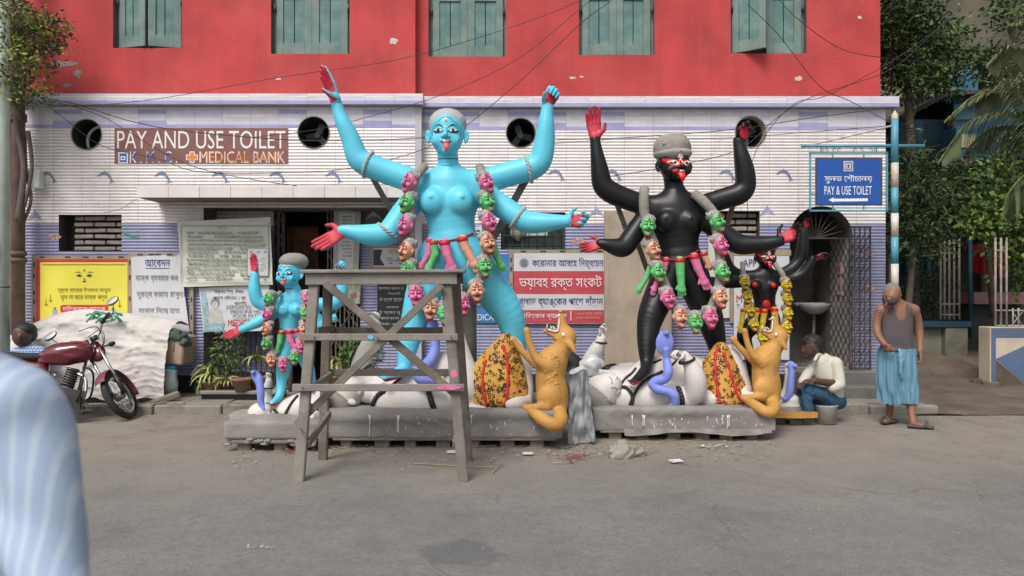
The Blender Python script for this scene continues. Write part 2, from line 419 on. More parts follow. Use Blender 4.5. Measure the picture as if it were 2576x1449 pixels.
# ------------------------------------------------ ground
YL, YR = 11.0, 11.15
M_red = mat('red paint', (.47, .050, .050), .8, .2, 1.6, .5, 30, dirt=(.52, .10, .085), dirt_amt=.5, dirt_scale=1.1, streak=.30, streak_col=(.27, .03, .035))
M_white = mat('white glazed tile', (.80, .755, .745), .35, .05, 2.5, .05, 90, dirt=(.55, .50, .46), dirt_amt=.45, dirt_scale=3, streak=.45, streak_col=(.50, .45, .42))
M_groove = mat('tile groove grime', (.68, .62, .60), .8, .15, 8, 0)
M_blue = mat('lilac blue tile', (.30, .30, .46), .4, .12, 3, .05, 90, dirt=(.36, .35, .46), dirt_amt=.6, dirt_scale=5, streak=.5, streak_col=(.16, .16, .28))
M_bluegr = mat('lilac tile groove', (.24, .24, .38), .8, .15, 8, 0)
M_lil = mat('lilac band', (.36, .36, .60), .4, .12, 4, 0)
M_lilw = mat('pale band', (.64, .61, .70), .4, .10, 6, 0)
M_mort = mat('tile bed mortar', (.30, .28, .27), .9)
M_plaster = mat('bare cement plaster', (.42, .36, .31), .9, .18, 2, .3, 40, dirt=(.20, .17, .15), dirt_amt=.6, dirt_scale=1.7)
M_black = mat('black stone plinth', (.022, .022, .025), .5, .3, 6, .1)
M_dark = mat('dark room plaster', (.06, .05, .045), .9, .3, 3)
M_iron = mat('dark iron', (.06, .055, .055), .6, .3, 9, .2, dirt=(.13, .07, .045), dirt_amt=.6, dirt_scale=9)
M_conc = mat('grey weathered concrete', (.25, .235, .215), .9, .2, 3, .4, 60, dirt=(.12, .11, .10), dirt_amt=.6, dirt_scale=3.5)
M_asph = bpy.data.materials.new('asphalt'); M_asph.use_nodes = True
def ground_mat():
    t = M_asph.node_tree; n = t.nodes; l = t.links; b = n['Principled BSDF']; b.inputs['Roughness'].default_value = .85; b.inputs['Specular IOR Level'].default_value = .35
    g = n.new('ShaderNodeNewGeometry')
    def N(sc, det=6, ro=.6):
        q = n.new('ShaderNodeTexNoise'); q.inputs['Scale'].default_value = sc; q.inputs['Detail'].default_value = det; q.inputs['Roughness'].default_value = ro; l.new(g.outputs['Position'], q.inputs['Vector']); return q.outputs[0]
    def MR(x, a, c, d, e):
        q = n.new('ShaderNodeMapRange'); q.inputs[1].default_value = a; q.inputs[2].default_value = c; q.inputs[3].default_value = d; q.inputs[4].default_value = e; l.new(x, q.inputs[0]); return q.outputs[0]
    def MX(f, a, c, mode='MIX'):
        q = n.new('ShaderNodeMix'); q.data_type = 'RGBA'; q.blend_type = mode
        if isinstance(f, float): q.inputs[0].default_value = f
        else: l.new(f, q.inputs[0])
        for i, v in ((6, a), (7, c)):
            if isinstance(v, tuple): q.inputs[i].default_value = (*v, 1)
            else: l.new(v, q.inputs[i])
        return q.outputs[2]
    def MA(op, a, c):
        q = n.new('ShaderNodeMath'); q.operation = op
        for i, v in enumerate((a, c)):
            if isinstance(v, (int, float)): q.inputs[i].default_value = v
            else: l.new(v, q.inputs[i])
        return q.outputs[0]
    sx = n.new('ShaderNodeSeparateXYZ'); l.new(g.outputs['Position'], sx.inputs[0])
    base = MX(MR(N(.55, 7, .7), .38, .62, 0, 1), (.135, .133, .128), (.200, .194, .184))
    base = MX(MR(N(7, 8, .75), .35, .65, 0, .5), base, (.245, .238, .228)); base = MX(MR(N(26, 6, .8), .5, .64, 0, .6), base, (.09, .088, .085))
    base = MX(MR(N(1.7, 6, .7), .52, .62, 0, .45), base, (.13, .124, .12))
    # brown dust and mud that gathers towards the kerb
    yy = MA('ADD', sx.outputs[1], MA('MULTIPLY', MA('SUBTRACT', N(1.1, 6), .5), 2.6))
    dust = MA('MULTIPLY', MR(yy, 5.4, 8.0, 0, .9), MR(N(4, 6, .65), .3, .6, .45, 1))
    base = MX(dust, base, (.28, .24, .195))
    wet = MA('MULTIPLY', MR(yy, 7.6, 8.6, 0, 1), MR(N(2.1, 6, .7), .5, .6, 0, .55))
    base = MX(wet, base, (.155, .130, .108))
    grit = N(170, 3, .8); base = MX(MR(grit, .58, .70, 0, .6), base, (.36, .34, .31)); base = MX(MR(grit, .44, .32, 0, .7), base, (.04, .038, .036))
    base = MX(MR(N(45, 4, .8), .62, .70, 0, .7), base, (.34, .30, .26))
    base = MX(MR(N(9, 6, .8), .64, .70, 0, .55), base, (.30, .275, .25))
    sp = N(75, 3, .8); base = MX(MR(sp, .56, .68, 0, .5), base, (.30, .29, .27)); base = MX(MR(sp, .42, .32, 0, .6), base, (.06, .058, .056))
    vm = n.new('ShaderNodeVectorMath'); vm.operation = 'ADD'; wn = n.new('ShaderNodeTexNoise'); wn.inputs['Scale'].default_value = 1.5; wn.inputs['Detail'].default_value = 6; l.new(g.outputs['Position'], wn.inputs['Vector']); l.new(g.outputs['Position'], vm.inputs[0]); l.new(wn.outputs['Color'], vm.inputs[1])
    vo = n.new('ShaderNodeTexVoronoi'); vo.feature = 'DISTANCE_TO_EDGE'; vo.inputs['Scale'].default_value = .42; l.new(vm.outputs[0], vo.inputs['Vector'])
    base = MX(MA('MULTIPLY', MR(vo.outputs['Distance'], .0, .0065, .45, 0), MR(N(.8, 3), .45, .55, 0, 1)), base, (.045, .042, .04))
    # dark tar patch
    pv = n.new('ShaderNodeVectorMath'); pv.operation = 'DISTANCE'; l.new(g.outputs['Position'], pv.inputs[0]); pv.inputs[1].default_value = (-.31, 4.68, 0)
    pd = MA('ADD', pv.outputs['Value'], MA('MULTIPLY', MA('SUBTRACT', N(6, 5), .5), .35))
    base = MX(MR(pd, .27, .21, 0, .75), base, (.115, .117, .122))
    l.new(base, b.inputs['Base Color'])
    bp = n.new('ShaderNodeBump'); bp.inputs['Strength'].default_value = .55; bp.inputs['Distance'].default_value = .012
    l.new(MA('ADD', MA('MULTIPLY', N(140, 3, .7), .5), MA('MULTIPLY', N(9, 6, .7), .6)), bp.inputs['Height']); l.new(bp.outputs[0], b.inputs['Normal'])
ground_mat()
M_soil = mat('brown earth path', (.115, .088, .068), .95, .25, 2, .6, 30, dirt=(.20, .165, .13), dirt_amt=.7, dirt_scale=2.2)
M_pave = mat('worn pavement slab', (.25, .22, .19), .9, .18, 3, .4, 50, dirt=(.13, .11, .09), dirt_amt=.7, dirt_scale=3)

def road_f(u, v): x = -30 + 60 * u; y = -12 + 36 * v; return (x, y, .010 * noise.noise((x * .8, y * .8, 0)) * (1 if y > 1 else 0))
def g_road(u, v):
    x = -13 + 26 * u; y = -3 + 12.8 * v; return (x, y, .014 * noise.noise((x * .9, y * .9, 0)) + .006)
g = MB(); g.box((0, 20, -.06), (240, 240, .1)); structure(g.build('ground', M_asph))
g = MB(); g.grid(g_road, 90, 60); structure(g.build('road', M_asph))
g = MB(); g.grid(lambda u, v: (4.9 + 20 * u, 9.7 + 16 * v, .02 + .16 * min(1, v * 5) * min(1, u * 30) + .03 * noise.noise((u * 30, v * 22, 3))), 60, 50)
structure(g.build('earth_path', M_soil))
g = MB(); g.box((-3.4, 10.9, .0), (17.2, 1.96, .20), m=0); pv = structure(g.build('pavement', M_plaster))
rnd = random.Random(3)
for r in range(3):
    x = -7.6 + rnd.random() * .3
    while x < 5.0:
        w = .52 + rnd.random() * .12
        if x > 2.6 or -5.0 < x < -1.2:
            g = MB(); g.box((x + w / 2, 10.13 + r * .40, .102 + rnd.uniform(-.006, .01)), (w - .018, .385, .04), Matrix.Rotation(rnd.uniform(-.01, .01), 3, 'Y'), bev=.008); g.build('paving_slab', M_pave, pv)
        x += w
x = -9.5
kb = None
kr = structure(MB().box((-2.4, 9.86, .02), (14.6, .10, .10)).build('kerb', M_conc))
M_kerb = mat('mossy kerb stone', (.24, .22, .19), .95, .2, 4, .6, 30, dirt=(.07, .075, .04), dirt_amt=.8, dirt_scale=2.4)
while x < 5.0:
    w = .55 + rnd.random() * .35
    g = MB(); g.box((x + w / 2, 9.84 + rnd.uniform(-.015, .015), .055 + rnd.uniform(-.012, .012)), (w - .02, .16, .15), Matrix.Rotation(rnd.uniform(-.02, .02), 3, 'Z'), bev=.018); g.build('kerb_stone', M_kerb, kr); x += w

# ------------------------------------------------ the red building
bld = thing('building', 'red two-storey building with ribbed white and lilac tiles, round openings and green shutters', 'building', (-.6, 11.3, 0))
XL, XS, XR = P(64, 0, YL).x, P(1056, 0, YL).x, P(2228, 0, YR).x
def wx(px, Y): return (px - 1288) * Y / F
def wz(py, Y): return EYE - (py - 724.5) * Y / F
def wr(x0, x1, y0, y1, Y): return rect(wx(x0, Y), wx(x1, Y), wz(y1, Y), wz(y0, Y))
WIN = [(275, 450, 115, YL), (676, 876, 130, YL), (1076, 1273, 137, YR), (1458, 1650, 133, YR), (1843, 2036, 129, YR)]
HOLES = [(218, 338, 37.5, YL), (789, 333, 39, YL), (1310, 334, 36, YR), (1888, 331, 38, YR)]
VENT = [(148, 306, 540, 632, YL), (1260, 1422, 534, 628, YR), (1806, 1911, 531, 634, YR)]
ZC, ZT = wz(241, YL), wz(322, YL)          # cornice top, top of the ribbed tiles
TH = .2667
# red wall with openings and reveals
g = MB()
for x0, x1, Y in ((P(-260, 0, YL).x, XS - .075, YL + .1), (XS - .075, XR - .03, YR + .1)):
    polys = [([(a, Y, b) for a, b in rect(x0, x1, ZC - .03, 8.2)], 0)]
    for a, b, c, yy in WIN:
        if yy + .1 == Y: polys = cut(polys, wr(a, b, -150, c, Y - .1))
    for p, m in polys: g.add(p, [tuple(range(len(p)))], m)
for a, b, c, Y in WIN:
    x0, x1, z0, z1 = wx(a, Y), wx(b, Y), wz(c, Y), wz(-150, Y); d0, d1 = Y + .1, Y + .34
    for q in ([(x0, d0, z0), (x0, d1, z0), (x0, d1, z1), (x0, d0, z1)], [(x1, d0, z0), (x1, d0, z1), (x1, d1, z1), (x1, d1, z0)], [(x0, d0, z0), (x1, d0, z0), (x1, d1, z0), (x0, d1, z0)], [(x0, d0, z1), (x0, d1, z1), (x1, d1, z1), (x1, d0, z1)]):
        g.add(q, [(0, 1, 2, 3)], 1)
g.add([(XS - .075, YL + .1, ZC - .03), (XS - .075, YR + .1, ZC - .03), (XS - .075, YR + .1, 8.2), (XS - .075, YL + .1, 8.2)], [(0, 1, 2, 3)])
g.add([(XR - .03, YR + .1, 0), (XR - .03, 18, 0), (XR - .03, 18, 8.2), (XR - .03, YR + .1, 8.2)], [(0, 1, 2, 3)])
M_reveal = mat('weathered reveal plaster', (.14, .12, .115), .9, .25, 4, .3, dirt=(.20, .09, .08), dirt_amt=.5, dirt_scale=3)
g.build('red_wall', [M_red, M_reveal], bld, fix=False)
g = MB(); g.box((-1.2, 14.5, 8.25), (14.5, 7.6, .2)); g.build('roof', M_conc, bld)
g = MB(); g.box((XL - 1.0 + 0, 18.0, 4), (.2, .2, 8)); g.box((-1, 18.05, 4.1), (12.6, .1, 8.1)); g.build('rear_wall', M_red, bld)
# paint losses on the red wall
M_chip = mat('bare patch where the red paint has flaked', (.62, .50, .46), .9, .2, 20, .3, 60)
M_chip2 = mat('grey patch where the red paint has flaked', (.30, .24, .23), .9, .2, 20, .3, 60)
for i, (x, y, w, h, Y, m) in enumerate([(990, 103, 12, 10, YL, 0), (1440, 196, 11, 4, YR, 0), (1462, 193, 6, 3, YR, 0), (2009, 197, 13, 7, YR, 0), (2163, 44, 6, 6, YR, 0), (700, 199, 8, 3, YL, 0), (158, 160, 40, 9, YL, 1), (195, 185, 16, 14, YL, 1), (170, 215, 14, 6, YL, 1)]):
    q = Random = random.Random(i); pts = []
    for k in range(16):
        a = 2 * math.pi * k / 16; r = q.uniform(.5, 1.1); v = P(x + w * r * math.cos(a), y - h * r * math.sin(a), Y + .1); pts.append((v.x, Y + .0975, v.z))
    MB().add(pts, [tuple(range(16))]).build('paint_chip', M_chip2 if m else M_chip, bld, fix=False)
# shutters
M_shut = mat('faded green shutter paint', (.115, .215, .205), .75, .2, 5, .35, 60, dirt=(.25, .27, .24), dirt_amt=.75, dirt_scale=5)
M_shut2 = mat('green shutter frame rail', (.16, .235, .215), .8, .2, 5, .35, 60, dirt=(.28, .27, .23), dirt_amt=.7, dirt_scale=4)
def shutter(win, hinge, w, h, side, ang):
    "side +1: leaf runs to +x from the hinge"
    g = MB(); s = side; t = .035; sw = .10
    def B(x0, x1, z0, z1, y, d, m): g.box((s * (x0 + x1) / 2, y, (z0 + z1) / 2), (x1 - x0, d, z1 - z0), m=m, bev=.004)
    B(0, sw, 0, h, 0, t, 1); B(w - sw, w, 0, h, 0, t, 1)
    for z0, z1 in ((0, .16), (.80, .92), (h - .14, h)): B(sw, w - sw, z0, z1, 0, t, 1)
    mid = (sw + w - sw) / 2
    for z0, z1 in ((.16, .80), (.92, h - .14)):
        B(sw, mid - .005, z0, z1, .010, .012, 0); B(mid + .005, w - sw, z0, z1, .010, .012, 0)
    rot = Matrix.Rotation(R(ang), 4, 'Z'); me = g.mesh('shutter', [M_shut, M_shut2]); me.transform(Matrix.Translation(hinge) @ rot)
    return link('shutter', me, win)
for i, (a, b, c, Y) in enumerate(WIN):
    x0, x1, z0, z1 = wx(a, Y), wx(b, Y), wz(c, Y), wz(-150, Y); win = None
    g = MB(); fy = Y + .27; g.box(((x0 + x1) / 2, fy, z1 - .04), (x1 - x0, .08, .08))
    for x in (x0 + .035, x1 - .035): g.box((x, fy, (z0 + z1) / 2), (.07, .08, z1 - z0 - .001))
    win = g.build('window', M_shut2, bld)
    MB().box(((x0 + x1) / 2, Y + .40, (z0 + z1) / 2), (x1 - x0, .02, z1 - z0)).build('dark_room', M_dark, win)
    w = (x1 - x0) / 2 - .045; h = z1 - z0 - .05
    la, ra, off = [(-16, 16, .02), (0, 0, .0), (0, 1, 0), (-2, 2, 0), (-38, -3, 0)][i]
    hx = .05
    shutter(win, (x0 + hx, Y + .20, z0 + .02), w - .003, h, 1, la); shutter(win, (x1 - hx + .005, Y + .20, z0 + .02), w - .003, h, -1, ra)
    for zz in (.62, 1.5):
        for xx in (x0 + .035, x1 - .03): MB().cyl((xx, Y + .16, z0 + zz), (xx, Y + .16, z0 + zz + .10), .016, 8).cyl((xx, Y + .16, z0 + zz + .05), (xx, Y + .24, z0 + zz + .05), .012, 6).build('hinge_pin', M_iron, win)

# lower wall: mortar bed with holes
REC = (512, 1041, 523)      # recess left, right, top
YB = YL + .48
ACX, ASP, AR = 2066, 597, 79
def arch_shape(Y, grow=0):
    cx, zc, r = wx(ACX, Y), wz(ASP, Y), (AR + grow) * Y / F
    return [(cx - r, .1)] + [(cx + r, .1)] + [(cx + r * math.cos(math.pi * k / 18), zc + r * math.sin(math.pi * k / 18)) for k in range(19)]
def open_up(polys, Y, tiles=False):
    for cx, cy, r, yy in HOLES:
        if yy == Y: polys = cut(polys, circle(wx(cx, Y), wz(cy, Y), r * Y / F))
    for a, b, c, d, yy in VENT:
        if yy == Y: polys = cut(polys, wr(a, b, c, d, Y))
    if Y == YL: polys = cut(polys, rect(wx(REC[0], Y), wx(REC[1], Y), -1, wz(REC[2], Y)))
    if Y == YR: polys = cut(polys, arch_shape(Y))
    return polys
g = MB(); ZB = wz(946, YL)
for x0, x1, Y in ((XL, XS, YL), (XS - .03, XR, YR)):
    for p, m in open_up([([(a, Y + .02, b) for a, b in rect(x0, x1, 0, ZC)], 0)], Y): g.add(p, [tuple(range(len(p)))], 0)
g.add([(XS, YL + .02, 0), (XS, YR + .02, 0), (XS, YR + .02, ZC), (XS, YL + .02, ZC)], [(0, 1, 2, 3)], 1)
g.add([(XL, YL + .02, 0), (XL, 18, 0), (XL, 18, ZC), (XL, YL + .02, ZC)], [(0, 1, 2, 3)], 1)
g.add([(XR, YR + .02, 0), (XR, 18, 0), (XR, 18, ZC), (XR, YR + .02, ZC)], [(0, 1, 2, 3)], 1)
g.build('lower_wall', [M_mort, M_plaster], bld, fix=False)
# vents and hole reveals
g = MB()
for a, b, c, d, Y in VENT:
    x0, x1, z0, z1 = wx(a, Y), wx(b, Y), wz(d, Y), wz(c, Y); e0, e1 = Y + .0, Y + .30
    g = MB()
    for q in ([(x0, e0, z0), (x0, e1, z0), (x0, e1, z1), (x0, e0, z1)], [(x1, e0, z0), (x1, e0, z1), (x1, e1, z1), (x1, e1, z0)], [(x0, e0, z0), (x1, e0, z0), (x1, e1, z0), (x0, e1, z0)], [(x0, e0, z1), (x0, e1, z1), (x1, e1, z1), (x1, e0, z1)], [(x0, e1, z0), (x1, e1, z0), (x1, e1, z1), (x0, e1, z1)]): g.add(q, [(0, 1, 2, 3)])
    g.build('vent_reveal', M_dark, bld, fix=False)
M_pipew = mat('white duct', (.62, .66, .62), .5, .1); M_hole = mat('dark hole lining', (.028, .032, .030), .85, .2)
for i, (cx, cy, r, Y) in enumerate(HOLES):
    c = P(cx, cy, Y); rr = r * Y / F; g = MB()
    g.lathe((c.x, Y - .012, c.z), [(rr, 0), (rr + .012, .002), (rr + .010, .02), (rr, .03)], 32, (0, 1, 0), 1)
    g.lathe((c.x, Y, c.z), [(rr, 0), (rr, .16)], 32, (0, 1, 0), 2 if i == 3 else 0); g.lathe((c.x, Y + .16, c.z), [(rr, 0), (rr, .4), (0.001, .4)], 32, (0, 1, 0), 0)
    ph = g.build('round_opening', [M_hole, M_conc, mat('lit sandy plaster lining', (.40, .37, .29), .9, .15, 6)], bld, fix=False)  # fourth opening: pale lining holds the lit reveal in its colour
    if i == 0:
        pts = [(c.x + rr * .55 + .22 * math.cos(R(a)), Y + .22, c.z - .06 + .22 * math.sin(R(a))) for a in range(100, 262, 12)]
        pts = [q for q in pts if math.hypot(q[0] - c.x, q[2] - c.z) < rr * .93]
        MB().tube(pts, .022, 8).build('curved_duct', M_pipew, ph); MB().ell((c.x + rr * .72, Y + .2, c.z - .03), (.055, .05, .10)).build('duct_end', M_pipew, ph)
    else:
        M_fan = mat('grey fan blade', (.07, .09, .088), .5, .2)
        for k in range(3):
            a = R(120 * k + 30 + 40 * i); MB().bar((c.x + .03 * math.cos(a), Y + .25, c.z + .03 * math.sin(a)), (c.x + rr * .8 * math.cos(a), Y + .25, c.z + rr * .8 * math.sin(a)), .09, .006, (0, 1, .5)).build('fan_blade', M_fan, ph)
        MB().cyl((c.x, Y + .2, c.z), (c.x, Y + .3, c.z), .04).build('fan_hub', M_fan, ph)
# brick-filled vents
M_brick = mat('dusty cement brick', (.33, .285, .25), .95, .2, 7, .4, 60, dirt=(.16, .13, .11), dirt_amt=.6, dirt_scale=8)
for vi, (a, b, c, d, Y) in enumerate(VENT):
    if vi == 1: continue
    x0 = wx(a + (26 if vi == 0 else 0), Y); x1, z0, z1 = wx(b, Y), wz(d, Y), wz(c, Y)
    vp = MB().box(((x0 + x1) / 2, Y + .26, (z0 + z1) / 2), (x1 - x0, .03, z1 - z0)).build('brick_vent', M_dark, bld)
    n = 6; h = (z1 - z0) / n
    for r in range(n):
        x = x0 - (.16 if r % 2 else .02)
        while x < x1:
            xa, xb = max(x, x0 + .004), min(x + .30, x1 - .004)
            if xb - xa > .03: MB().box(((xa + xb) / 2, Y + .17 + rnd.uniform(-.012, .012), z0 + (r + .5) * h), (xb - xa - .012, .11, h * .62), Matrix.Rotation(rnd.uniform(-.03, .03), 3, 'Y'), bev=.008).build('brick', M_brick, vp)
            x += .31
# barred window of the right wing
a, b, c, d, Y = VENT[1]; x0, x1, z0, z1 = wx(a, Y), wx(b, Y), wz(d, Y), wz(c, Y)
M_gfr = mat('dark green window paint', (.03, .07, .05), .6, .2, 5); M_gl = mat('grimy glass', (.02, .028, .025), .15, .3, 5, 0, spec=.7)
g = MB()
for z in (z0 + .02, z1 - .02): g.box(((x0 + x1) / 2, Y + .12, z), (x1 - x0, .05, .04))
for x in (x0 + .02, x1 - .02, x0 + .33 * (x1 - x0)): g.box((x, Y + .12, (z0 + z1) / 2), (.04, .05, z1 - z0 - .08))
w2 = g.build('barred_window', M_gfr, bld)
MB().box(((x0 + x1) / 2, Y + .2, (z0 + z1) / 2), (x1 - x0, .006, z1 - z0)).build('pane', M_gl, w2)
for i in range(8): MB().cyl((x0 + (i + .5) * (x1 - x0) / 8, Y + .05, z0), (x0 + (i + .5) * (x1 - x0) / 8, Y + .05, z1), .005, 6).build('bar', M_iron, w2)
for i in range(4): MB().cyl((x0, Y + .042, z0 + (i + .5) * (z1 - z0) / 4), (x1, Y + .042, z0 + (i + .5) * (z1 - z0) / 4), .005, 6).build('bar', M_iron, w2)
q = P(1352, 588, Y); MB().box((q.x, Y + .08, q.z), (.30, .03, .07), bev=.01).build('folded_paper', mat('old paper', (.42, .50, .38), .9), w2)
MB().ell((P(1305, 585, Y).x, Y + .1, P(1305, 585, Y).z), (.13, .04, .10), jit=.6).build('rag_bundle', mat('grey rag', (.2, .19, .17), .95), w2)

# ribbed tiles
TW = .40
def tile_polys(x0, x1, z0, z1, Y, ribs=6, m0=0, m1=1):
    out = []; h = (z1 - z0) / ribs; g_ = .0015
    for i in range(ribs):
        a = z0 + i * h; prof = [(a + g_ * (i == 0), 0.006, m1), (a + h * .16, .001, m0), (a + h * .52, -.0045, m0), (a + h * .86, .001, m0), (a + h - g_ * (i == ribs - 1), .006, m1)]
        for k in range(4):
            (za, ya, ma), (zb, yb, mb_) = prof[k], prof[k + 1]
            out.append(([(x0 + g_, Y + ya, za), (x1 - g_, Y + ya, za), (x1 - g_, Y + yb, zb), (x0 + g_, Y + yb, zb)], m1 if k in (0, 3) else m0))
    return out
def flat_tile(x0, x1, z0, z1, Y, bands, d=.012):
    out = []
    for f0, f1, m in bands:
        a = z0 + (z1 - z0) * f0; b = z0 + (z1 - z0) * f1
        out.append(([(x0 + .0015, Y, a + .0004), (x1 - .0015, Y, a + .0004), (x1 - .0015, Y, b - .0004), (x0 + .0015, Y, b - .0004)], m))
    zs = (z0 + .0015, z1 - .0015)
    out.append(([(x0 + .0015, Y, zs[0]), (x1 - .0015, Y, zs[0]), (x1 - .0015, Y + d, zs[0]), (x0 + .0015, Y + d, zs[0])], 0)); out.append(([(x0 + .0015, Y, zs[1]), (x1 - .0015, Y, zs[1]), (x1 - .0015, Y + d, zs[1]), (x0 + .0015, Y + d, zs[1])], 0))
    return out
def polys_mesh(name, polys, mats, org):
    g = MB()
    for p, m in polys: g.add([(q[0] - org[0], q[1] - org[1], q[2] - org[2]) for q in p], [tuple(range(len(p)))], m)
    return g.mesh(name, mats)
TM = [M_white, M_groove, M_lil, M_lilw]; TB = [M_blue, M_bluegr, M_lil, M_lilw]
cache = {}
# pieces hidden behind posters or figures are joined
COVER = [(92, 330, 640, 812), (330, 480, 640, 860), (445, 700, 548, 830), (1288, 1526, 630, 815), (0, 460, 800, 1000), (1520, 1690, 530, 930), (1845, 1990, 640, 900), (510, 670, 720, 835), (1060, 1210, 490, 640), (1170, 1290, 720, 810)]
tiles = []; rest = []
def tile(kind, x0, x1, z0, z1, Y, row):
    key = (kind, round(x1 - x0, 3), Y)
    org = (x0, Y, z0)
    if kind == 'cornice':
        v = rnd.random(); polys = flat_tile(x0, x1, z0, z1, Y - .13, [(0, .34, 2), (.34, .42, 0), (.42, .62, 3), (.62, .80, 0 if v > .4 else 3), (.80, 1, 3 if v > .3 else 0)])
    elif kind == 'band':
        v = rnd.random(); polys = flat_tile(x0, x1, z0, z1, Y, [(0, .16, 2), (.16, .34, 3 if v > .3 else 2), (.34, .5, 3), (.5, .66, 0 if v > .6 else 3), (.66, .85, 3 if v > .4 else 2), (.85, 1, 3)])
    else: polys = tile_polys(x0, x1, z0, z1, Y)
    old = polys
    if kind != 'cornice': polys = open_up(polys, Y) if Y in (YL, YR) else polys
    if not polys: return
    full = kind in ('white', 'blue') and len(old) == len(polys) and all(list(p) == list(q) for (p, _), (q, _) in zip(old, polys))
    cx = 1288 + (x0 + x1) / 2 * F / Y; cy = 724.5 - ((z0 + z1) / 2 - EYE) * F / Y
    hid = any(a < cx < b and c < cy < d for a, b, c, d in COVER)
    mats = TB if kind == 'blue' else TM
    if hid: rest.append((polys, mats)); return
    if full:
        if key not in cache: cache[key] = polys_mesh('tile', polys, mats, org)
        me = cache[key]
    else: me = polys_mesh('tile', polys, mats, org)
    tiles.append((kind, me, org, cx, cy, polys, mats))
for x0w, x1w, Y in ((XL, XS, YL), (XS + .0, XR, YR)):
    n = round((x1w - x0w) / TW); w = (x1w - x0w) / n
    for i in range(n):
        a, b = x0w + i * w, x0w + (i + 1) * w
        tile('band', a, b, ZT, ZC - .15, Y, 0)
        for r in range(13):
            z1 = ZT - r * TH; tile('white' if r < 5 else 'blue', a, b, z1 - TH, z1, Y, r)
    n = round((x1w - x0w + .2) / TW); e0 = x0w - (.02 if Y == YL else 0); e1 = x1w + (.06 if Y == YL else .13); w = (e1 - e0) / n
    for i in range(n): tile('cornice', e0 + i * w, e0 + (i + 1) * w, ZC - .145, ZC, Y, 0)
a0 = wx(REC[0], YL); n = 6; w = (wx(690, YB) - a0) / n
for i in range(n):
    for r in range(13):
        z1 = ZT - r * TH
        if z1 < wz(REC[2], YL) + .1: tile('white' if r < 5 else 'blue', a0 + i * w, a0 + (i + 1) * w, z1 - TH, z1, YB, r)
a0 = wx(906, YB); w = (wx(REC[1], YL) - a0) / 2
for i in range(2):
    for r in range(5, 13):
        z1 = ZT - r * TH; tile('blue', a0 + i * w, a0 + (i + 1) * w, z1 - TH, z1, YB, r)
tiles.sort(key=lambda t: (t[0] == 'blue', t[4] > 640))
for kind, me, org, cx, cy, polys, mats in tiles[:297]: link('tile', me, bld, loc=org)
g = MB(); mm = [M_white, M_groove, M_lil, M_lilw, M_blue, M_bluegr]
for polys, mats in rest + [(t[5], t[6]) for t in tiles[297:]]:
    for p, m in polys: g.add(p, [tuple(range(len(p)))], (m + 4 if (mats is TB and m < 2) else m))
stuff(g.build('tile_cladding', mm, bld, fix=False))
# cornice block behind the tiles, plinth, pier at the step in the wall
g = MB()
for e0, e1, Y in ((XL - .015, XS + .055, YL), (XS + .056, XR + .125, YR)): g.box(((e0 + e1) / 2, Y - .02 + .03, ZC - .0745), (e1 - e0, .195, .135))
g.build('cornice', mat('cornice concrete', (.5, .47, .48), .8), bld)
for x0, x1, Y in ((XL, wx(REC[0], YL), YL), (wx(REC[1], YL), XS, YL), (XS, wx(ACX - AR, YR), YR), (wx(ACX + AR, YR), XR, YR)): MB().box(((x0 + x1) / 2, Y + .0, ZB / 2 + .02), (x1 - x0 - .004, .07, ZB - .04)).build('plinth', M_black, bld)
MB().box((XS - .02, YL + .04, (ZC - .15 + ZB) / 2), (.09, .12, ZC - .16 - ZB)).build('corner_pier', mat('grey tile edge', (.48, .46, .50), .6, .1), bld)
# recess with doorway
zr = wz(REC[2], YL); rx0, rx1 = wx(REC[0], YL), wx(REC[1], YL); dx0, dx1 = wx(690, YB), wx(906, YB); dz = wz(528, YB)
g = MB()
g.add([(rx0, YL, zr), (rx1, YL, zr), (rx1, YB + .02, zr), (rx0, YB + .02, zr)], [(0, 1, 2, 3)], 0)
g.add([(rx0, YL, 0), (rx0, YB, 0), (rx0, YB, zr), (rx0, YL, zr)], [(0, 1, 2, 3)], 0); g.add([(rx1, YL, 0), (rx1, YB, 0), (rx1, YB, zr), (rx1, YL, zr)], [(0, 1, 2, 3)], 0)
polys = cut([([(a, YB + .02, b) for a, b in rect(rx0, rx1, 0, zr)], 0)], rect(dx0, dx1, -1, dz))
for p, m in polys: g.add(p, [tuple(range(len(p)))], 0)
g.build('recess_wall', mat('dark blotched plaster', (.17, .155, .14), .9, .3, 2, .3, dirt=(.06, .05, .045), dirt_amt=.7, dirt_scale=1.5), bld, fix=False)  # dark grey plaster with random darker blotches
def room(x0, x1, y0, y1, z0, z1, m, name, floor=None):
    g = MB(); g.add([(x0, y0, z0), (x0, y1, z0), (x0, y1, z1), (x0, y0, z1)], [(0, 1, 2, 3)]); g.add([(x1, y0, z0), (x1, y1, z0), (x1, y1, z1), (x1, y0, z1)], [(0, 1, 2, 3)])
    g.add([(x0, y1, z0), (x1, y1, z0), (x1, y1, z1), (x0, y1, z1)], [(0, 1, 2, 3)]); g.add([(x0, y0, z1), (x1, y0, z1), (x1, y1, z1), (x0, y1, z1)], [(0, 1, 2, 3)]); g.add([(x0, y0, z0), (x1, y0, z0), (x1, y1, z0), (x0, y1, z0)], [(0, 1, 2, 3)])
    return g.build(name, m, bld, fix=False)
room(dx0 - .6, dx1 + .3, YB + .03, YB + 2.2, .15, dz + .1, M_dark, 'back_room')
M_cl1 = mat('faded orange cloth', (.16, .07, .035), .95, .4, 5); M_cl2 = mat('dull green cloth', (.03, .05, .03), .95, .3, 5)
def sag(x0, x1, z0, z1, Y, a=.03, f=20): return lambda u, v: (x0 + (x1 - x0) * u, Y + a * math.sin(u * f) * (1.2 - v), z0 + (z1 - z0) * v + .03 * math.sin(u * 5) * (1 - v))
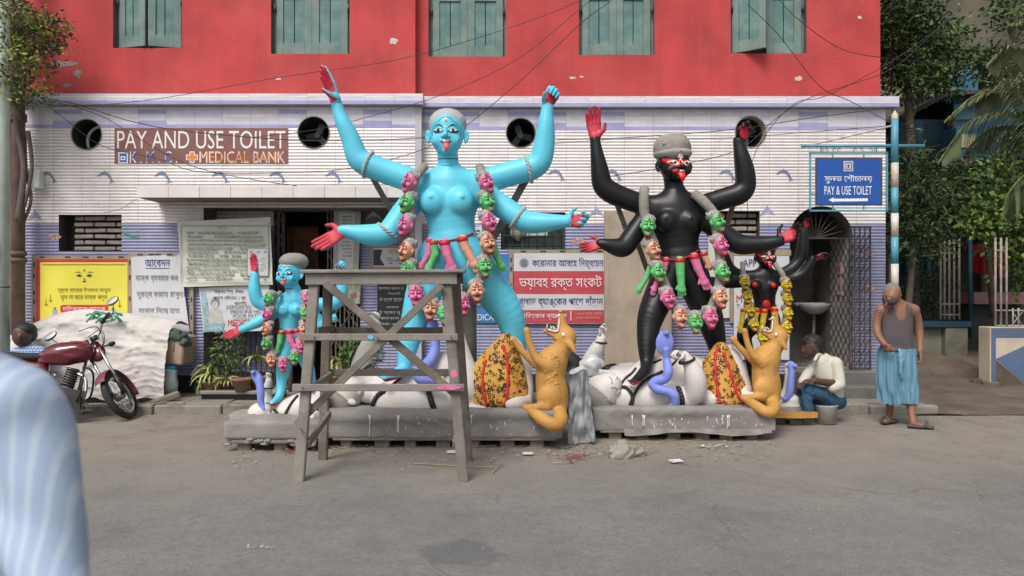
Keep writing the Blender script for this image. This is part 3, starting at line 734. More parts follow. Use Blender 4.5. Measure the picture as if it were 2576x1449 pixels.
yq = YB + .6; MB().grid(sag(wx(722, yq), wx(800, yq), wz(700, yq), wz(570, yq), yq), 24, 6).build('hanging_cloth', M_cl1, bld, fix=False)
MB().grid(sag(wx(742, yq), wx(792, yq), wz(830, yq), wz(650, yq), yq - .08), 24, 6).build('hanging_cloth', M_cl2, bld, fix=False)
gt = MB().box(((dx0 + dx1) / 2, YB - .03, dz - .02), (dx1 - dx0, .05, .03)).box(((dx0 + dx1) / 2, YB - .03, .17), (dx1 - dx0, .05, .03)).build('collapsible_gate', M_iron, bld)
M_gate = mat('brown steel gate strip', (.13, .105, .095), .6, .25, 8, .2)
xs = [wx(p, YB) for p in (692, 704, 717, 826, 835, 846, 857, 868, 879, 890, 900)] + [wx(p, YB) for p in (700, 712)]
for x in xs: MB().box((x, YB - .035, (dz + .17) / 2), (.018, .014, dz - .2)).build('gate_bar', M_gate, gt)
for k in range(7):
    for (xa, xb) in ((wx(692, YB), wx(717, YB)), (wx(826, YB), wx(862, YB)), (wx(862, YB), wx(900, YB))):
        z = .3 + k * .36
        for s in (1, -1): MB().bar((xa, YB - .05 - .006 * s, z + .17 * (1 - s)), (xb, YB - .05 - .006 * s, z + .17 * (1 + s)), .014, .004, (0, 1, 0)).build('gate_lattice', M_gate, gt)
# lower gate behind the pots
gy = YB - .1; gt2 = MB().box((wx(620, gy), gy, 1.25), (wx(700, gy) - wx(540, gy), .03, .03)).build('low_gate', M_iron, bld)
for i in range(13): x = wx(540, gy) + i * .075; MB().box((x, gy, .75), (.016, .016, 1.0)).build('gate_bar', M_iron, gt2)
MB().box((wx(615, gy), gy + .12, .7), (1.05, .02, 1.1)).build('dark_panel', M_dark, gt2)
# canopy slab over the doorway
CY = 10.36; cx0, cx1 = wx(345, CY), wx(1052, CY); cz0, cz1 = wz(497, CY), wz(468, CY)
cn = MB().box(((cx0 + cx1) / 2, (CY + YL) / 2 + .006, (cz0 + cz1) / 2), (cx1 - cx0, YL - CY - .02, cz1 - cz0 - .004)).build('canopy', mat('dark canopy render', (.20, .18, .165), .9, .25, 2, .3, dirt=(.09, .08, .07), dirt_amt=.7, dirt_scale=2), bld)  # canopy render is dark grey, blotched darker at random
M_plain = mat('plain ivory tile', (.68, .63, .60), .4, .06, 3, .03, 60, dirt=(.50, .44, .40), dirt_amt=.4, dirt_scale=4)
n = 9; w = (cx1 - cx0) / n
for i in range(n): MB().box((cx0 + (i + .5) * w, CY + .002, (cz0 + cz1) / 2), (w - .004, .014, cz1 - cz0), bev=.002).build('fascia_tile', M_plain, cn)
MB().box((cx0 - .004, (CY + YL) / 2, (cz0 + cz1) / 2), (.012, YL - CY - .03, cz1 - cz0), bev=.002).build('fascia_tile', M_plain, cn)
# arched porch
ax0, ax1 = wx(ACX - AR, YR), wx(ACX + AR, YR); pz = .44
g = MB(); sh = arch_shape(YR); arc_pts = sh[1:] + [sh[0]]
for i in range(len(arc_pts) - 1):
    (xa, za), (xb, zb) = arc_pts[i], arc_pts[i + 1]
    if i == 0 or i == len(arc_pts) - 2: continue
    g.add([(xa, YR, za), (xb, YR, zb), (xb, YR + .35, zb), (xa, YR + .35, za)], [(0, 1, 2, 3)])
zs = wz(ASP, YR)
g.add([(ax0, YR, .1), (ax0, YR, zs), (ax0, YR + .35, zs), (ax0, YR + .35, .1)], [(0, 1, 2, 3)]); g.add([(ax1, YR + .002, .1), (ax1, YR + .002, zs), (ax1, YR + .35, zs), (ax1, YR + .35, .1)], [(0, 1, 2, 3)])
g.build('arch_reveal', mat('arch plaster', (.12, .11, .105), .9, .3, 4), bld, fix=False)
M_ck1 = mat('grey checker tile', (.19, .165, .15), .35, .15, 9, 0); M_ck2 = mat('pale checker tile', (.50, .46, .43), .35, .12, 9, 0)
g = MB(); ny = 9; cs = .085; yy0 = YR + .005
for i in range(ny):
    for k in range(26):
        z0, z1 = pz + k * cs, pz + (k + 1) * cs
        if z0 > zs: continue
        g.add([(ax1 - .006, yy0 + i * cs + .002, z0 + .002), (ax1 - .006, yy0 + (i + 1) * cs - .002, z0 + .002), (ax1 - .006, yy0 + (i + 1) * cs - .002, min(z1, zs) - .002), (ax1 - .006, yy0 + i * cs + .002, min(z1, zs) - .002)], [(0, 1, 2, 3)], (i + k) % 2)
stuff(g.build('checker_tiles', [M_ck1, M_ck2], bld, fix=False))
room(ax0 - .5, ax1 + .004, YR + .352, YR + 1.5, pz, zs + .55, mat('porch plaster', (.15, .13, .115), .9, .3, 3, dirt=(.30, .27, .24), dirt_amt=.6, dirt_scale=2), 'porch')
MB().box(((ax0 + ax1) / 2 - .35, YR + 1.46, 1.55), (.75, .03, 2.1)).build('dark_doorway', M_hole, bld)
g = MB(); g.box(((ax0 + ax1) / 2, YR + .2, pz - .03), (ax1 - ax0, .5, .06)); g.build('threshold', M_conc, bld)
M_step = mat('grey stone step', (.14, .13, .125), .7, .2, 4, .2, dirt=(.22, .19, .16), dirt_amt=.5)
sx0, sx1 = wx(1999, 10.9), wx(2205, 10.9)
MB().box(((sx0 + sx1) / 2, 10.92, .275), (sx1 - sx0, .45, .33), bev=.012).build('step', M_step, bld); MB().box(((sx0 + sx1) / 2 - .02, 10.55, .19), (sx1 - sx0 + .05, .32, .16), bev=.012).build('step', M_step, bld)
# fan grille in the arch, tile pictures, sign plates
g = gr = MB().box(((ax0 + ax1) / 2, YR + .2, zs), (ax1 - ax0, .025, .025)).build('arch_grille', M_iron, bld)
for k in range(1, 12):
    a = math.pi * k / 12; r = (ax1 - ax0) / 2 - .01; c = ((ax0 + ax1) / 2, YR + .2, zs); MB().cyl(c, (c[0] + r * math.cos(a), YR + .2, zs + r * math.sin(a)), .006, 6).build('grille_bar', M_gate, gr)
for k, (y0, y1) in enumerate(((662, 690), (700, 742))):
    yy = YR + .42; q0, q1 = wz(y1, yy), wz(y0, yy); pl = MB().box((ax1 - .012, yy, (q0 + q1) / 2), (.012, .16, q1 - q0)).build('wall_plate', mat('stained sign plate', (.42, .33, .28), .7), bld)
    MB().ell((ax1 - .02, yy, (q0 + q1) / 2), (.004, .03, .06)).build('red_flame_mark', mat('dull red mark', (.30, .03, .02), .7), pl)
# wash basin
bc = P(2050, 765, YR + 1.0); g = MB(); M_cer = mat('white ceramic', (.6, .58, .55), .25, .05, bump=0)
g.lathe((bc.x, bc.y, bc.z), [(.02, -.16), (.10, -.15), (.20, -.08), (.27, 0), (.265, .012), (.22, .0), (.12, -.07), (.001, -.09)], 24)
bs = g.build('wash_basin', M_cer, bld); MB().box((bc.x, bc.y + .1, bc.z + .0), (.62, .26, .05), bev=.02).build('basin_rim', M_cer, bs)
MB().cyl((bc.x, bc.y + .1, pz), (bc.x, bc.y + .02, bc.z - .15), .022, 8).build('waste_pipe', M_conc, bs); MB().cyl((bc.x, bc.y + .22, bc.z), (bc.x, bc.y + .22, bc.z + .14), .012, 8).cyl((bc.x, bc.y + .22, bc.z + .14), (bc.x, bc.y + .1, bc.z + .12), .01, 8).build('tap', M_iron, bs)
# folded collapsible gate to the right of the arch
gx0, gx1 = wx(2141, 10.95), wx(2193, 10.95); gy = 10.98
fg = MB().box(((gx0 + gx1) / 2, gy, wz(572, gy)), (gx1 - gx0, .05, .025)).box(((gx0 + gx1) / 2, gy, wz(927, gy)), (gx1 - gx0, .05, .025)).build('folded_gate', M_iron, bld)
for i in range(5):
    x = gx0 + (gx1 - gx0) * i / 4; MB().box((x, gy + .02, (wz(572, gy) + wz(927, gy)) / 2), (.022 if i in (0, 4) else .013, .016, wz(572, gy) - wz(927, gy))).build('gate_bar', M_gate if i % 2 else M_iron, fg)
for k in range(13):
    z = wz(920, gy) + k * .145
    for i in range(4):
        xa = gx0 + (gx1 - gx0) * i / 4; xb = xa + (gx1 - gx0) / 4; MB().bar((xa, gy - .01, z), (xb, gy - .01, z + .12), .02, .005, (0, 1, 0)).build('gate_lattice', M_iron, fg)
# cement slab between the wings
s0, s1 = wx(1521, 10.9), wx(1812, 10.9); zt = wz(530, 10.9)
sl = thing('cement_panel', 'tall bare cement slab standing against the tiled wall behind the big black statue', 'wall panel', ((s0 + s1) / 2, 10.93, .1))
g = MB(); g.box(((s0 + wx(1690, 10.9)) / 2, 10.93, (zt + .1) / 2), (wx(1690, 10.9) - s0, .13, zt - .1), bev=.012); g.build('slab', mat('tan cement render', (.46, .37, .285), .95, .15, 1.5, .35, 30, dirt=(.25, .20, .17), dirt_amt=.7, dirt_scale=1.4, streak=.5, streak_col=(.26, .22, .18)), sl)
# ------------------------------------------------ painted clay figures
M_cyan = mat('sky blue statue paint', (.11, .55, .72), .45, .10, 3, .14, 22, spec=.45, streak=.25, streak_col=(.16, .62, .76))
M_blk = mat('black statue paint', (.009, .0095, .011), .40, .2, 4, .12, 25, spec=.38)
M_clay = mat('grey dried clay', (.27, .25, .225), .95, .15, 7, .6, 45, dirt=(.16, .145, .125), dirt_amt=.6, dirt_scale=8)
M_claylt = mat('pale grey primer', (.40, .39, .385), .85, .10, 6, .25, 50)
M_palm = mat('crimson palm paint', (.45, .010, .035), .5, .12, 14, .05)
M_palmlt = mat('light red palm paint', (.56, .045, .060), .5, .12, 14, .05)
M_line = mat('dark painted line', (.008, .045, .06), .5, .05, bump=0)
M_linek = mat('black painted line', (.008, .008, .01), .5, .05, bump=0)
M_eyew = mat('eye white paint', (.80, .80, .76), .4, .03, bump=0); M_iris = mat('brown iris paint', (.045, .022, .015), .35, .05, bump=0)
M_tongue = mat('coral tongue paint', (.80, .10, .13), .4, .05, bump=0); M_red = MATS['red paint']
M_redp = mat('scarlet face paint', (.72, .008, .010), .45, .06, bump=0); M_lip = mat('maroon lip paint', (.25, .008, .03), .4, .05, bump=0)
M_pink = mat('pink statue paint', (.66, .16, .33), .5, .10, 12, .1, 50); M_green = mat('leaf green statue paint', (.12, .48, .16), .5, .12, 12, .1, 50)
M_skin = mat('peach statue paint', (.66, .34, .22), .5, .10, 12, .1, 50); M_yel = mat('yellow statue paint', (.66, .50, .028), .5, .10, 12, .1, 50)
M_hairg = mat('grey streaked hair', (.30, .28, .27), .9, .45, 30, .5, 60); M_crim = mat('crimson cut paint', (.42, .012, .018), .5, .15, 12, .1)
M_belt = mat('twisted crimson cord', (.40, .012, .025), .6, .15, 20, .2)
M_nipk = M_redp
M_wood = mat('grey weathered timber', (.20, .165, .135), .85, .22, 5, .5, 70, dirt=(.33, .30, .27), dirt_amt=.5, dirt_scale=4)
def lerp(a, b, t): return a + (b - a) * t

def hand(parent, Wp, D, N, L, side, curl, skin, palm, thumb=(.5, .3), spread=.10, vox=None, name='hand', tips=None, palm_on=True, oval=False):
    "D along the fingers, N out of the palm, side +1: the thumb lies towards D x N"
    D = Vector(D).normalized(); N = Vector(N); N = (N - D * N.dot(D)).normalized(); S = D.cross(N) * side; Wp = Vector(Wp)
    f = Field(Wp - Vector((1, 1, 1)) * L * 1.25, Wp + Vector((1, 1, 1)) * L * 1.25, vox or max(L * .020, .0045))
    k = .035 * L; ca = math.cos; sn = math.sin
    f.cap(Wp - D * .12 * L, Wp + D * .10 * L, .115 * L, .125 * L, k)
    for i, s_ in enumerate((.165, .055, -.055, -.155)):
        kn = Wp + D * (.50, .52, .50, .46)[i] * L + S * s_ * L
        f.cap(Wp + D * .08 * L + S * s_ * .5 * L, kn, .085 * L, .070 * L, .06 * L)
        fl = (.42, .47, .43, .34)[i] * L; a = 0; p = kn; r = .064 * L
        cv = curl[i] if hasattr(curl, '__len__') else curl
        sp = (spread * (1.5 - i) / 1.5)
        for j, (fr, w) in enumerate(((.45, .9), (.30, 1.1), (.25, .8))):
            a += R(cv) * w; d = (D * ca(a) + N * sn(a)) + S * sp * max(ca(a), 0); d.normalize(); q = p + d * fl * fr
            f.cap(p, q, r, r * .88, .012 * L); p = q; r *= .90
    b = Wp + D * .14 * L + S * .13 * L + N * .02 * L; t1 = b + (S * thumb[0] + D * .45 + N * thumb[1]).normalized() * .22 * L; t2 = t1 + (S * thumb[0] * .35 + D * .75 + N * thumb[1]).normalized() * .19 * L
    f.cap(b, t1, .085 * L, .062 * L, .06 * L); f.cap(t1, t2, .060 * L, .040 * L, .015 * L)
    c = np.array(Wp); n_ = np.array(N); d_ = np.array(D)
    def paint(cen, nr, mi):
        r = cen - c; along = r @ d_; h = r @ n_
        # palm side of the hand and fingers
        out = np.zeros(len(cen), dtype=np.int32); q = (nr @ n_ > .30) & (along > (.07 if palm_on is True else -.5) * L)
        if oval: q &= (np.linalg.norm(r - (d_ * .40 * L), axis=1) < .27 * L)
        out[q] = 1
        if not oval: out[q & (along < .42 * L)] = 2
        return out
    o = f.build(name, [skin, palm, M_palmlt if palm is M_palm else palm], parent, paint if palm_on else None)
    if tips: pass
    return o

def rope_ring(parent, c, axis, r, t, m, name='armlet', rz=1.):
    axis = Vector(axis).normalized(); u = axis.orthogonal().normalized(); w = axis.cross(u); g = MB()
    for ph in (0, math.pi):
        pts = []
        for i in range(64):
            a = 2 * math.pi * i / 64; b = a * 9 + ph; rad = u * math.cos(a) + w * math.sin(a); pts.append(Vector(c) + rad * (r + t * .55 * math.cos(b)) + axis * t * .55 * math.sin(b))
        g.tube(pts, t * .72, 6, closed=True)
    return g.build(name, m, parent)

# one severed head, one unit tall, facing -y
def severed_field():
    f = Field((-.52, -.62, -.66), (.52, .52, .66), .022); m = 0
    f.ell((0, .02, .08), (.33, .36, .42), k=0); f.ell((0, -.10, -.24), (.22, .24, .24), k=.12); f.ell((0, -.24, -.40), (.10, .09, .09), k=.07)
    f.ell((0, -.10, -.47), (.17, .20, .08), k=.04, m=3); f.ell((0, -.02, -.52), (.13, .15, .05), k=.03, m=3)
    for s in (-1, 1):
        f.ell((.18 * s, -.26, -.12), (.10, .09, .10), k=.07)                                # cheek
        f.ell((.13 * s, -.31, .10), (.095, .06, .06), k=.02)                                # eyeball under a closed lid
        f.cap((.045 * s, -.365, .17), (.22 * s, -.29, .205), .026, .016, k=.015, m=4)        # brow
        f.cap((.055 * s, -.368, .055), (.19 * s, -.325, .065), .012, .009, k=.0, m=4)
        f.cap((.0 * s, -.405, -.195), (.12 * s, -.35, -.205), .030, .020, k=.01, m=4); f.cap((.12 * s, -.35, -.205), (.19 * s, -.29, -.165), .020, .009, k=.01, m=4)
        f.ell((.345 * s, .02, .02), (.045, .085, .12), k=.02)
    f.cap((0, -.35, .14), (0, -.445, -.07), .038, .060, k=.03); f.ell((0, -.42, -.10), (.085, .06, .045), k=.02)
    f.cap((-.06, -.35, -.265), (.06, -.35, -.265), .026, .026, k=.01, m=3)
    for k_ in range(3): f.cap((-.09, -.34 + k_ * .008, .27 + k_ * .05), (.09, -.34 + k_ * .008, .27 + k_ * .05), .013, .013, k=0, m=3)
    f.cap((0, -.36, .18), (0, -.34, .40), .012, .018, k=0, m=3)
    f.ell((0, .14, .32), (.35, .35, .27), k=.02, m=1)
    for i in range(26):
        a = -2.6 + 5.2 * i / 25; t = math.pi / 2 + a * .62; x, y = math.cos(t) * .36, .08 + -math.sin(t) * -.34
        x = math.sin(a * .6) * .34; y = -.20 + .34 * (1 - math.cos(a * .6)); f.cap((x, y, .38 + .05 * math.cos(i * 2.1)), (x * .75, y + .16, .55 + .03 * math.sin(i * 1.7)), .030, .024, k=.01, m=1)
    f.ell((0, .12, .50), (.20, .20, .12), k=.08, m=2)
    return f
SF = severed_field(); SEV = {}
for nm, sk in (('pink', M_pink), ('green', M_green), ('skin', M_skin), ('yellow', M_yel)):
    o = SF.build('severed_head', [sk, M_hairg, M_clay, M_crim, mat(nm + ' dark crease', {'pink': (.22, .02, .08), 'green': (.015, .12, .05), 'skin': (.16, .045, .03), 'yellow': (.16, .10, .005)}[nm], .6, .05, bump=0)]); SEV[nm] = o.data; bpy.data.objects.remove(o)
def garland(parent, Y, heads, size, tubes, rt, tubem=None, dys=None):
    "heads: (x, y, colour, roll degrees, yaw degrees[, dy])"
    s = Y / F; g = MB()
    for path in tubes:
        pts = smooth_path([P(x, y, Y + (dy if dy is not None else 0)) for x, y, dy in path], 5); rr = [rt * s * (1 + .18 * noise.noise(Vector(q) * 9)) for q in pts]; g.tube(pts, rr, 10)
    gl = g.build('head_garland', tubem or M_clay, parent)
    for h in heads:
        x, y, c, roll, yaw = h[:5]; dy = h[5] if len(h) > 5 else -.04
        o = bpy.data.objects.new('severed_head', SEV[c]); COL.objects.link(o); o.parent = gl
        pos = P(x, y, Y + dy); o.location = pos - OFF[gl.name]; OFF[o.name] = pos
        sc = size * s * (1.06 if len(heads) > 4 else 1); o.scale = (sc, sc, sc); o.rotation_euler = (R(-4), R(roll), R(yaw))
    return gl

def goddess_face(head, bvh, fr, u, kind):
    "painted features; fr = (origin between the eyes, right, up, out), u = head height"
    o, ux, vz, n = fr
    if kind == 'blue':
        for s in (-1, 1):
            c = (.21 * u * s, .0)
            patch(bvh, fr, (c[0], -.012 * u), .160 * u, *almond(.075 * u, .95), M_line, 'eye_liner', head, .0015, ang=-.12 * s * -1)
            patch(bvh, fr, c, .115 * u, *almond(.045 * u), M_eyew, 'eye', head, .003, ang=.10 * s)
            patch(bvh, fr, (c[0], .004 * u), .045 * u, lambda t: -.042 * u * math.sqrt(max(0, 1 - t * t)), lambda t: .042 * u * math.sqrt(max(0, 1 - t * t)), M_iris, 'iris', head, .0045)
            stroke(bvh, fr, [(s * (.06 + .26 * t) * u, (.075 + .13 * math.sin(math.pi * min(t * 1.05, 1) * .72) - .05 * t) * u) for t in [i / 14 for i in range(15)]], .030 * u, M_line, 'eyebrow', head, .002, True)
            stroke(bvh, fr, [(s * (.08 + .25 * t) * u, (.062 + .085 * math.sin(math.pi * t)) * u) for t in [i / 10 for i in range(11)]], .012 * u, M_line, 'eyelid_line', head, .002)
        hl = [(-.37, -.22), (-.40, -.05), (-.38, .10), (-.30, .21), (-.20, .27), (-.12, .36), (0, .385), (.12, .36), (.20, .27), (.30, .21), (.38, .10), (.40, -.05), (.38, -.22), (.35, -.34)]
        stroke(bvh, fr, [(p.x * u, p.y * u) for p in smooth_path([(a, b, 0) for a, b in hl], 4)], .014 * u, M_line, 'hairline', head, .002)
        c3 = (0, .30 * u)
        patch(bvh, fr, c3, .062 * u, lambda t: -.062 * u * math.sqrt(max(0, 1 - t * t)), lambda t: .085 * u * math.sqrt(max(0, 1 - t * t)), M_line, 'third_eye', head, .0015)
        patch(bvh, fr, c3, .050 * u, lambda t: -.048 * u * math.sqrt(max(0, 1 - t * t)), lambda t: .070 * u * math.sqrt(max(0, 1 - t * t)), M_eyew, 'third_eye', head, .003)
        patch(bvh, fr, (.0, .295 * u), .022 * u, lambda t: -.035 * u, lambda t: .04 * u, M_iris, 'third_eye', head, .0045)
        patch(bvh, fr, (0, .105 * u), .024 * u, lambda t: -.024 * u, lambda t: .024 * u, M_eyew, 'forehead_dot', head, .002); patch(bvh, fr, (0, .105 * u), .014 * u, lambda t: -.014 * u, lambda t: .014 * u, M_linek, 'forehead_dot', head, .003)
    else:
        for s in (-1, 1):
            patch(bvh, fr, (.235 * u * s, .01 * u), .225 * u, lambda t, s=s: (-.115 * (1 - ((t * s + .25) / 1.25) ** 2 if t * s < 1 else 0) + .06 * max(t * s, -.2)) * u, lambda t, s=s: (.085 + .035 * (t * s) + .02 * t * t) * u, M_redp, 'eye_mask', head, .0015, nu=20)
            patch(bvh, fr, (.215 * u * s, -.010 * u), .165 * u, *almond(.064 * u, 1.0), M_eyew, 'eye', head, .003, ang=.24 * s)
            patch(bvh, fr, (.19 * u * s, -.014 * u), .043 * u, lambda t: -.043 * u * math.sqrt(max(0, 1 - t * t)), lambda t: .043 * u * math.sqrt(max(0, 1 - t * t)), M_linek, 'iris', head, .0045)
            stroke(bvh, fr, [(s * (.05 + .36 * t) * u, (.05 + .09 * t + .03 * math.sin(math.pi * t)) * u) for t in [i / 12 for i in range(13)]], .018 * u, M_linek, 'eyebrow', head, .0035, True)
        patch(bvh, fr, (0, .245 * u), .085 * u, lambda t: -.075 * u * math.sqrt(max(0, 1 - t * t)), lambda t: .12 * u * (1 - abs(t)) ** .7, M_redp, 'third_eye', head, .0015)
        patch(bvh, fr, (0, .235 * u), .058 * u, lambda t: -.058 * u * math.sqrt(max(0, 1 - t * t)), lambda t: .058 * u * math.sqrt(max(0, 1 - t * t)), M_eyew, 'third_eye', head, .003)
        patch(bvh, fr, (0, .235 * u), .026 * u, lambda t: -.026 * u * math.sqrt(max(0, 1 - t * t)), lambda t: .026 * u * math.sqrt(max(0, 1 - t * t)), M_linek, 'third_eye', head, .0045)
        stroke(bvh, fr, arc((0, .215 * u), .10 * u, .075 * u, 200, 340), .022 * u, M_eyew, 'crescent_mark', head, .003); stroke(bvh, fr, arc((0, .085 * u), .03 * u, .03 * u, 0, 360)[:-1], .016 * u, M_eyew, 'ring_mark', head, .003, closed=True)
        stroke(bvh, fr, [(0, .03 * u), (0, -.05 * u)], .028 * u, M_eyew, 'nose_stripe', head, .002)

def goddess_head(parent, Y, cx, cy, H, W_, skin, kind, hair, yaw=0, clay=None, neck_to=None, vox=.0065):
    "cx, cy: centre of the skull in picture units; H: chin to crown, W_: face width"
    s = Y / F; c = P(cx, cy, Y - .02); h = H * s; w = W_ * s; rot = Matrix.Rotation(R(yaw), 3, 'Z')
    f = Field((c.x - h * .85, c.y - h * .9, c.z - h * 1.1), (c.x + h * .85, c.y + h * .8, c.z + h * .75), vox)
    def q(x, y, z): return c + rot @ Vector((x * w, y * w, z * h))
    rm = [list(r) for r in rot]
    def E(x, y, z, rx, ry, rz, **k): f.ell(q(x, y, z), (rx * w, ry * w, rz * h), rm, **k)
    E(0, .06, .08, .50, .56, .42, k=0); E(0, -.10, -.12, .455, .45, .31, k=.05 * h); E(0, -.22, -.30, .27, .28, .17, k=.10 * h)
    E(0, -.43, -.405, .10, .09, .055, k=.04 * h)
    for sg in (-1, 1):
        E(.25 * sg, -.40, -.19, .16, .10, .11, k=.06 * h)                     # cheek
        E(.21 * sg, -.485, .005, .13, .035, .045, k=.02 * h)                   # eye bulge
        f.ell(q(.545 * sg, -.0, -.05), (.085 * w, .05 * w, .125 * h), rm, k=.012 * h); f.ell(q(.575 * sg, -.06, -.05), (.045 * w, .04 * w, .075 * h), rm, k=.004, sub=True); E(.525 * sg, -.0, -.155, .045, .06, .06, k=.01 * h)
    f.cap(q(0, -.50, .06), q(0, -.67, -.115), .034 * w, .066 * w, k=.015 * h); 
    for sg in (-1, 1): E(.075 * sg, -.56, -.135, .055, .06, .028, k=.012 * h)
    E(0, -.525, -.215, .16, .05, .040, k=.02 * h)
    E(0, -.52, -.235, .135, .07, .020, k=.002, m=1)                             # dark open lip line
    E(0, -.545, -.232, .095, .055, .015, k=0, m=2)                             # teeth
    big = kind == 'black'
    f.cap(q(.01, -.53, -.268), q(.02, -.60, -.35 if not big else -.38), (.088 if not big else .12) * w, (.080 if not big else .10) * w, k=.004, m=3, flat=((0, 1, 0), .35)); f.cap(q(.02, -.60, -.35 if not big else -.38), q(.025, -.585, -.395 if not big else -.47), .080 * w, .055 * w, k=.004, m=3, flat=((0, 1, 0), .35))
    if big:
        E(-.16, -.49, -.235, .11, .04, .045, k=.004, m=3)
    nk = neck_to; a = q(0, .06, -.30); b = P(nk[0], nk[1], Y + .02); rn = nk[2] * s
    f.cap(a, (a + b) / 2, rn * .98, rn * .93, k=.05 * h); f.cap((a + b) / 2, b, rn * .93, rn * 1.12, k=.03 * h)
    hair(f, q, w, h, rm)
    hd = f.build('head', [skin, M_line if kind == 'blue' else M_linek, M_eyew, M_tongue if kind == 'blue' else M_redp, clay or M_claylt, M_clay], parent)
    bv = f.tree(); fr = (q(0, -.5, .0), rot @ Vector((1, 0, 0)), Vector((0, 0, 1)), rot @ Vector((0, -1, 0)))
    fr = (q(0, 0, -.005), fr[1], fr[2], fr[3]); goddess_face(hd, bv, fr, w, kind)
    if kind == 'blue':
        u = w
        for k_, z in enumerate((-.52, -.66, -.80)):
            zz = c.z + z * h; pts = []
            for i in range(17):
                a_ = R(200 + 140 * i / 16); st = Vector((c.x + 1.0 * math.cos(a_), c.y + .05 + 1.0 * math.sin(a_), zz - .012 * math.sin(R(180 * i / 16)))); tgt = Vector((c.x, c.y + .05, st.z)); hit = bv.ray_cast(st, (tgt - st).normalized())
                if hit[0] is not None: pts.append(hit[0])
            if len(pts) > 4: MB().tube(pts, .0045, 5).build('neck_fold', M_line, hd)
    return hd

def cut_arm(parent, Y, pts, r, m, dy=-.1, hand_L=None, top=M_crim, vox=.007, hd=None):
    "one of the severed arms hung round the waist, pts in picture units"
    s = Y / F; w = [P(x, y, Y + dy) for x, y in pts]; lo = Vector([min(p[i] for p in w) for i in range(3)]) - Vector((.16, .12, .2)); hi = Vector([max(p[i] for p in w) for i in range(3)]) + Vector((.16, .12, .16))
    f = Field(lo, hi, vox); n = len(w)
    for i in range(n - 1): f.cap(w[i], w[i + 1], r * s * (1.0 - .28 * i / max(n - 1, 1)), r * s * (1.0 - .28 * (i + 1) / max(n - 1, 1)), .01)
    f.ell(w[0], (r * s * 1.12, r * s * 1.1, r * s * .75), k=.004, m=1)
    d = (w[-1] - w[-2]).normalized(); L = hand_L * s; S = d.cross(Vector((0, -1, 0))).normalized(); e = w[-1]
    f.cap(e, e + d * L * .35, r * s * .75, r * s * .95, .01, flat=((0, 1, 0), .7))
    for k, sx in enumerate((-.62, -.2, .2, .6)):
        p = e + d * L * .35 + S * sx * r * s; f.cap(p, p + (d + S * sx * .12) * L * (.55, .62, .58, .48)[k], r * s * .27, r * s * .20, .003)
    p = e + S * r * s * .7; f.cap(p, p + (d * .7 + S * .55) * L * .4, r * s * .28, r * s * .2, .004)
    o = f.build('severed_arm', [m, top], parent)
    c = w[-1] - d * .02; return o
EYEV = Vector((0, 0, EYE))
def on_body(bvh, pts, lift=.0):
    out = []
    for x, y in pts:
        d = (P(x, y, 1) - EYEV).normalized(); h = bvh.ray_cast(EYEV, d)
        if h[0] is not None: out.append(h[0] - d * lift)
    return out
def cord(name, pts, t, m, parent, twist=7., sub=4):
    pts = smooth_path(pts, sub); g = MB(); L = [0]
    for i in range(1, len(pts)): L.append(L[-1] + (pts[i] - pts[i - 1]).length)
    for ph in (0, math.pi):
        q = []
        for i, p in enumerate(pts):
            d = (pts[min(i + 1, len(pts) - 1)] - pts[max(i - 1, 0)]).normalized(); u = d.cross(Vector((0, 1, 0))).normalized(); w = d.cross(u); a = L[i] / (t * twist) * 6.28 + ph
            q.append(p + (u * math.cos(a) + w * math.sin(a)) * t * .5)
        g.tube(q, t * .7, 6)
    return g.build(name, m, parent)

# ======================= large blue goddess
Y0 = 8.45; s0 = Y0 / F
T = thing('goddess_statue', 'tall sky blue four-armed goddess statue with red palms standing behind the timber trestle', 'statue', P(1150, 945, Y0))
f = Figure(Y0, (800, 225, 1450, 1030), .0105, (-.75, .62))
f.chain([(1129, 425, .02, 27), (1130, 455, .02, 36)], 16); f.chain([(1058, 461, .03, 29), (1130, 453, .02, 36), (1202, 461, .03, 29)], 22)
f.e(1130, 497, .02, 75, 46, 62, 24); f.chain([(1131, 520, .02, 64), (1137, 582, .02, 57), (1140, 610, .02, 64)], 18, flat=((0, 1, 0), .78)); f.e(1138, 640, .03, 76, 50, 40, 22)
for x, sx in ((1088, -1), (1159, 1)):
    f.e(x, 506, -.150, 33, 24, 33, 9); f.e(x + sx * 4, 495, -.245, 5, 5, 5, 3)
f.chain([(1056, 460, .05, 31), (985, 437, .05, 31), (918, 413, .03, 31), (897, 396, .02, 28), (884, 352, .0, 24), (866, 315, -.02, 20), (852, 283, -.02, 15.5), (849, 268, -.02, 15)], 12)
f.chain([(1204, 460, .05, 31), (1280, 438, .05, 31), (1340, 423, .03, 31), (1362, 405, .02, 29), (1371, 355, .0, 26), (1374, 315, -.02, 21), (1375, 287, -.02, 16), (1377, 272, -.02, 15)], 12)
f.chain([(1060, 480, .02, 30), (1018, 530, -.02, 30), (988, 575, -.08, 30), (975, 590, -.10, 29), (930, 592, -.14, 27), (895, 586, -.17, 20), (874, 581, -.18, 15), (862, 580, -.18, 14)], 12)
f.chain([(1200, 480, .02, 30), (1245, 508, -.02, 30), (1300, 545, -.08, 29), (1325, 560, -.10, 28), (1370, 561, -.14, 24), (1405, 558, -.17, 18), (1425, 557, -.18, 15)], 12)
f.chain([(1098, 650, .02, 50), (1066, 735, -.04, 46), (1050, 785, -.12, 37), (1030, 850, -.20, 29), (1020, 905, -.27, 20), (1018, 925, -.30, 17), (1008, 936, -.36, 15), (972, 950, -.46, 10)], 16)
f.chain([(1180, 655, .02, 52), (1238, 730, .05, 48), (1283, 790, .07, 38), (1296, 850, .12, 30), (1300, 920, .18, 23), (1303, 975, .22, 20), (1290, 990, .10, 12)], 16)
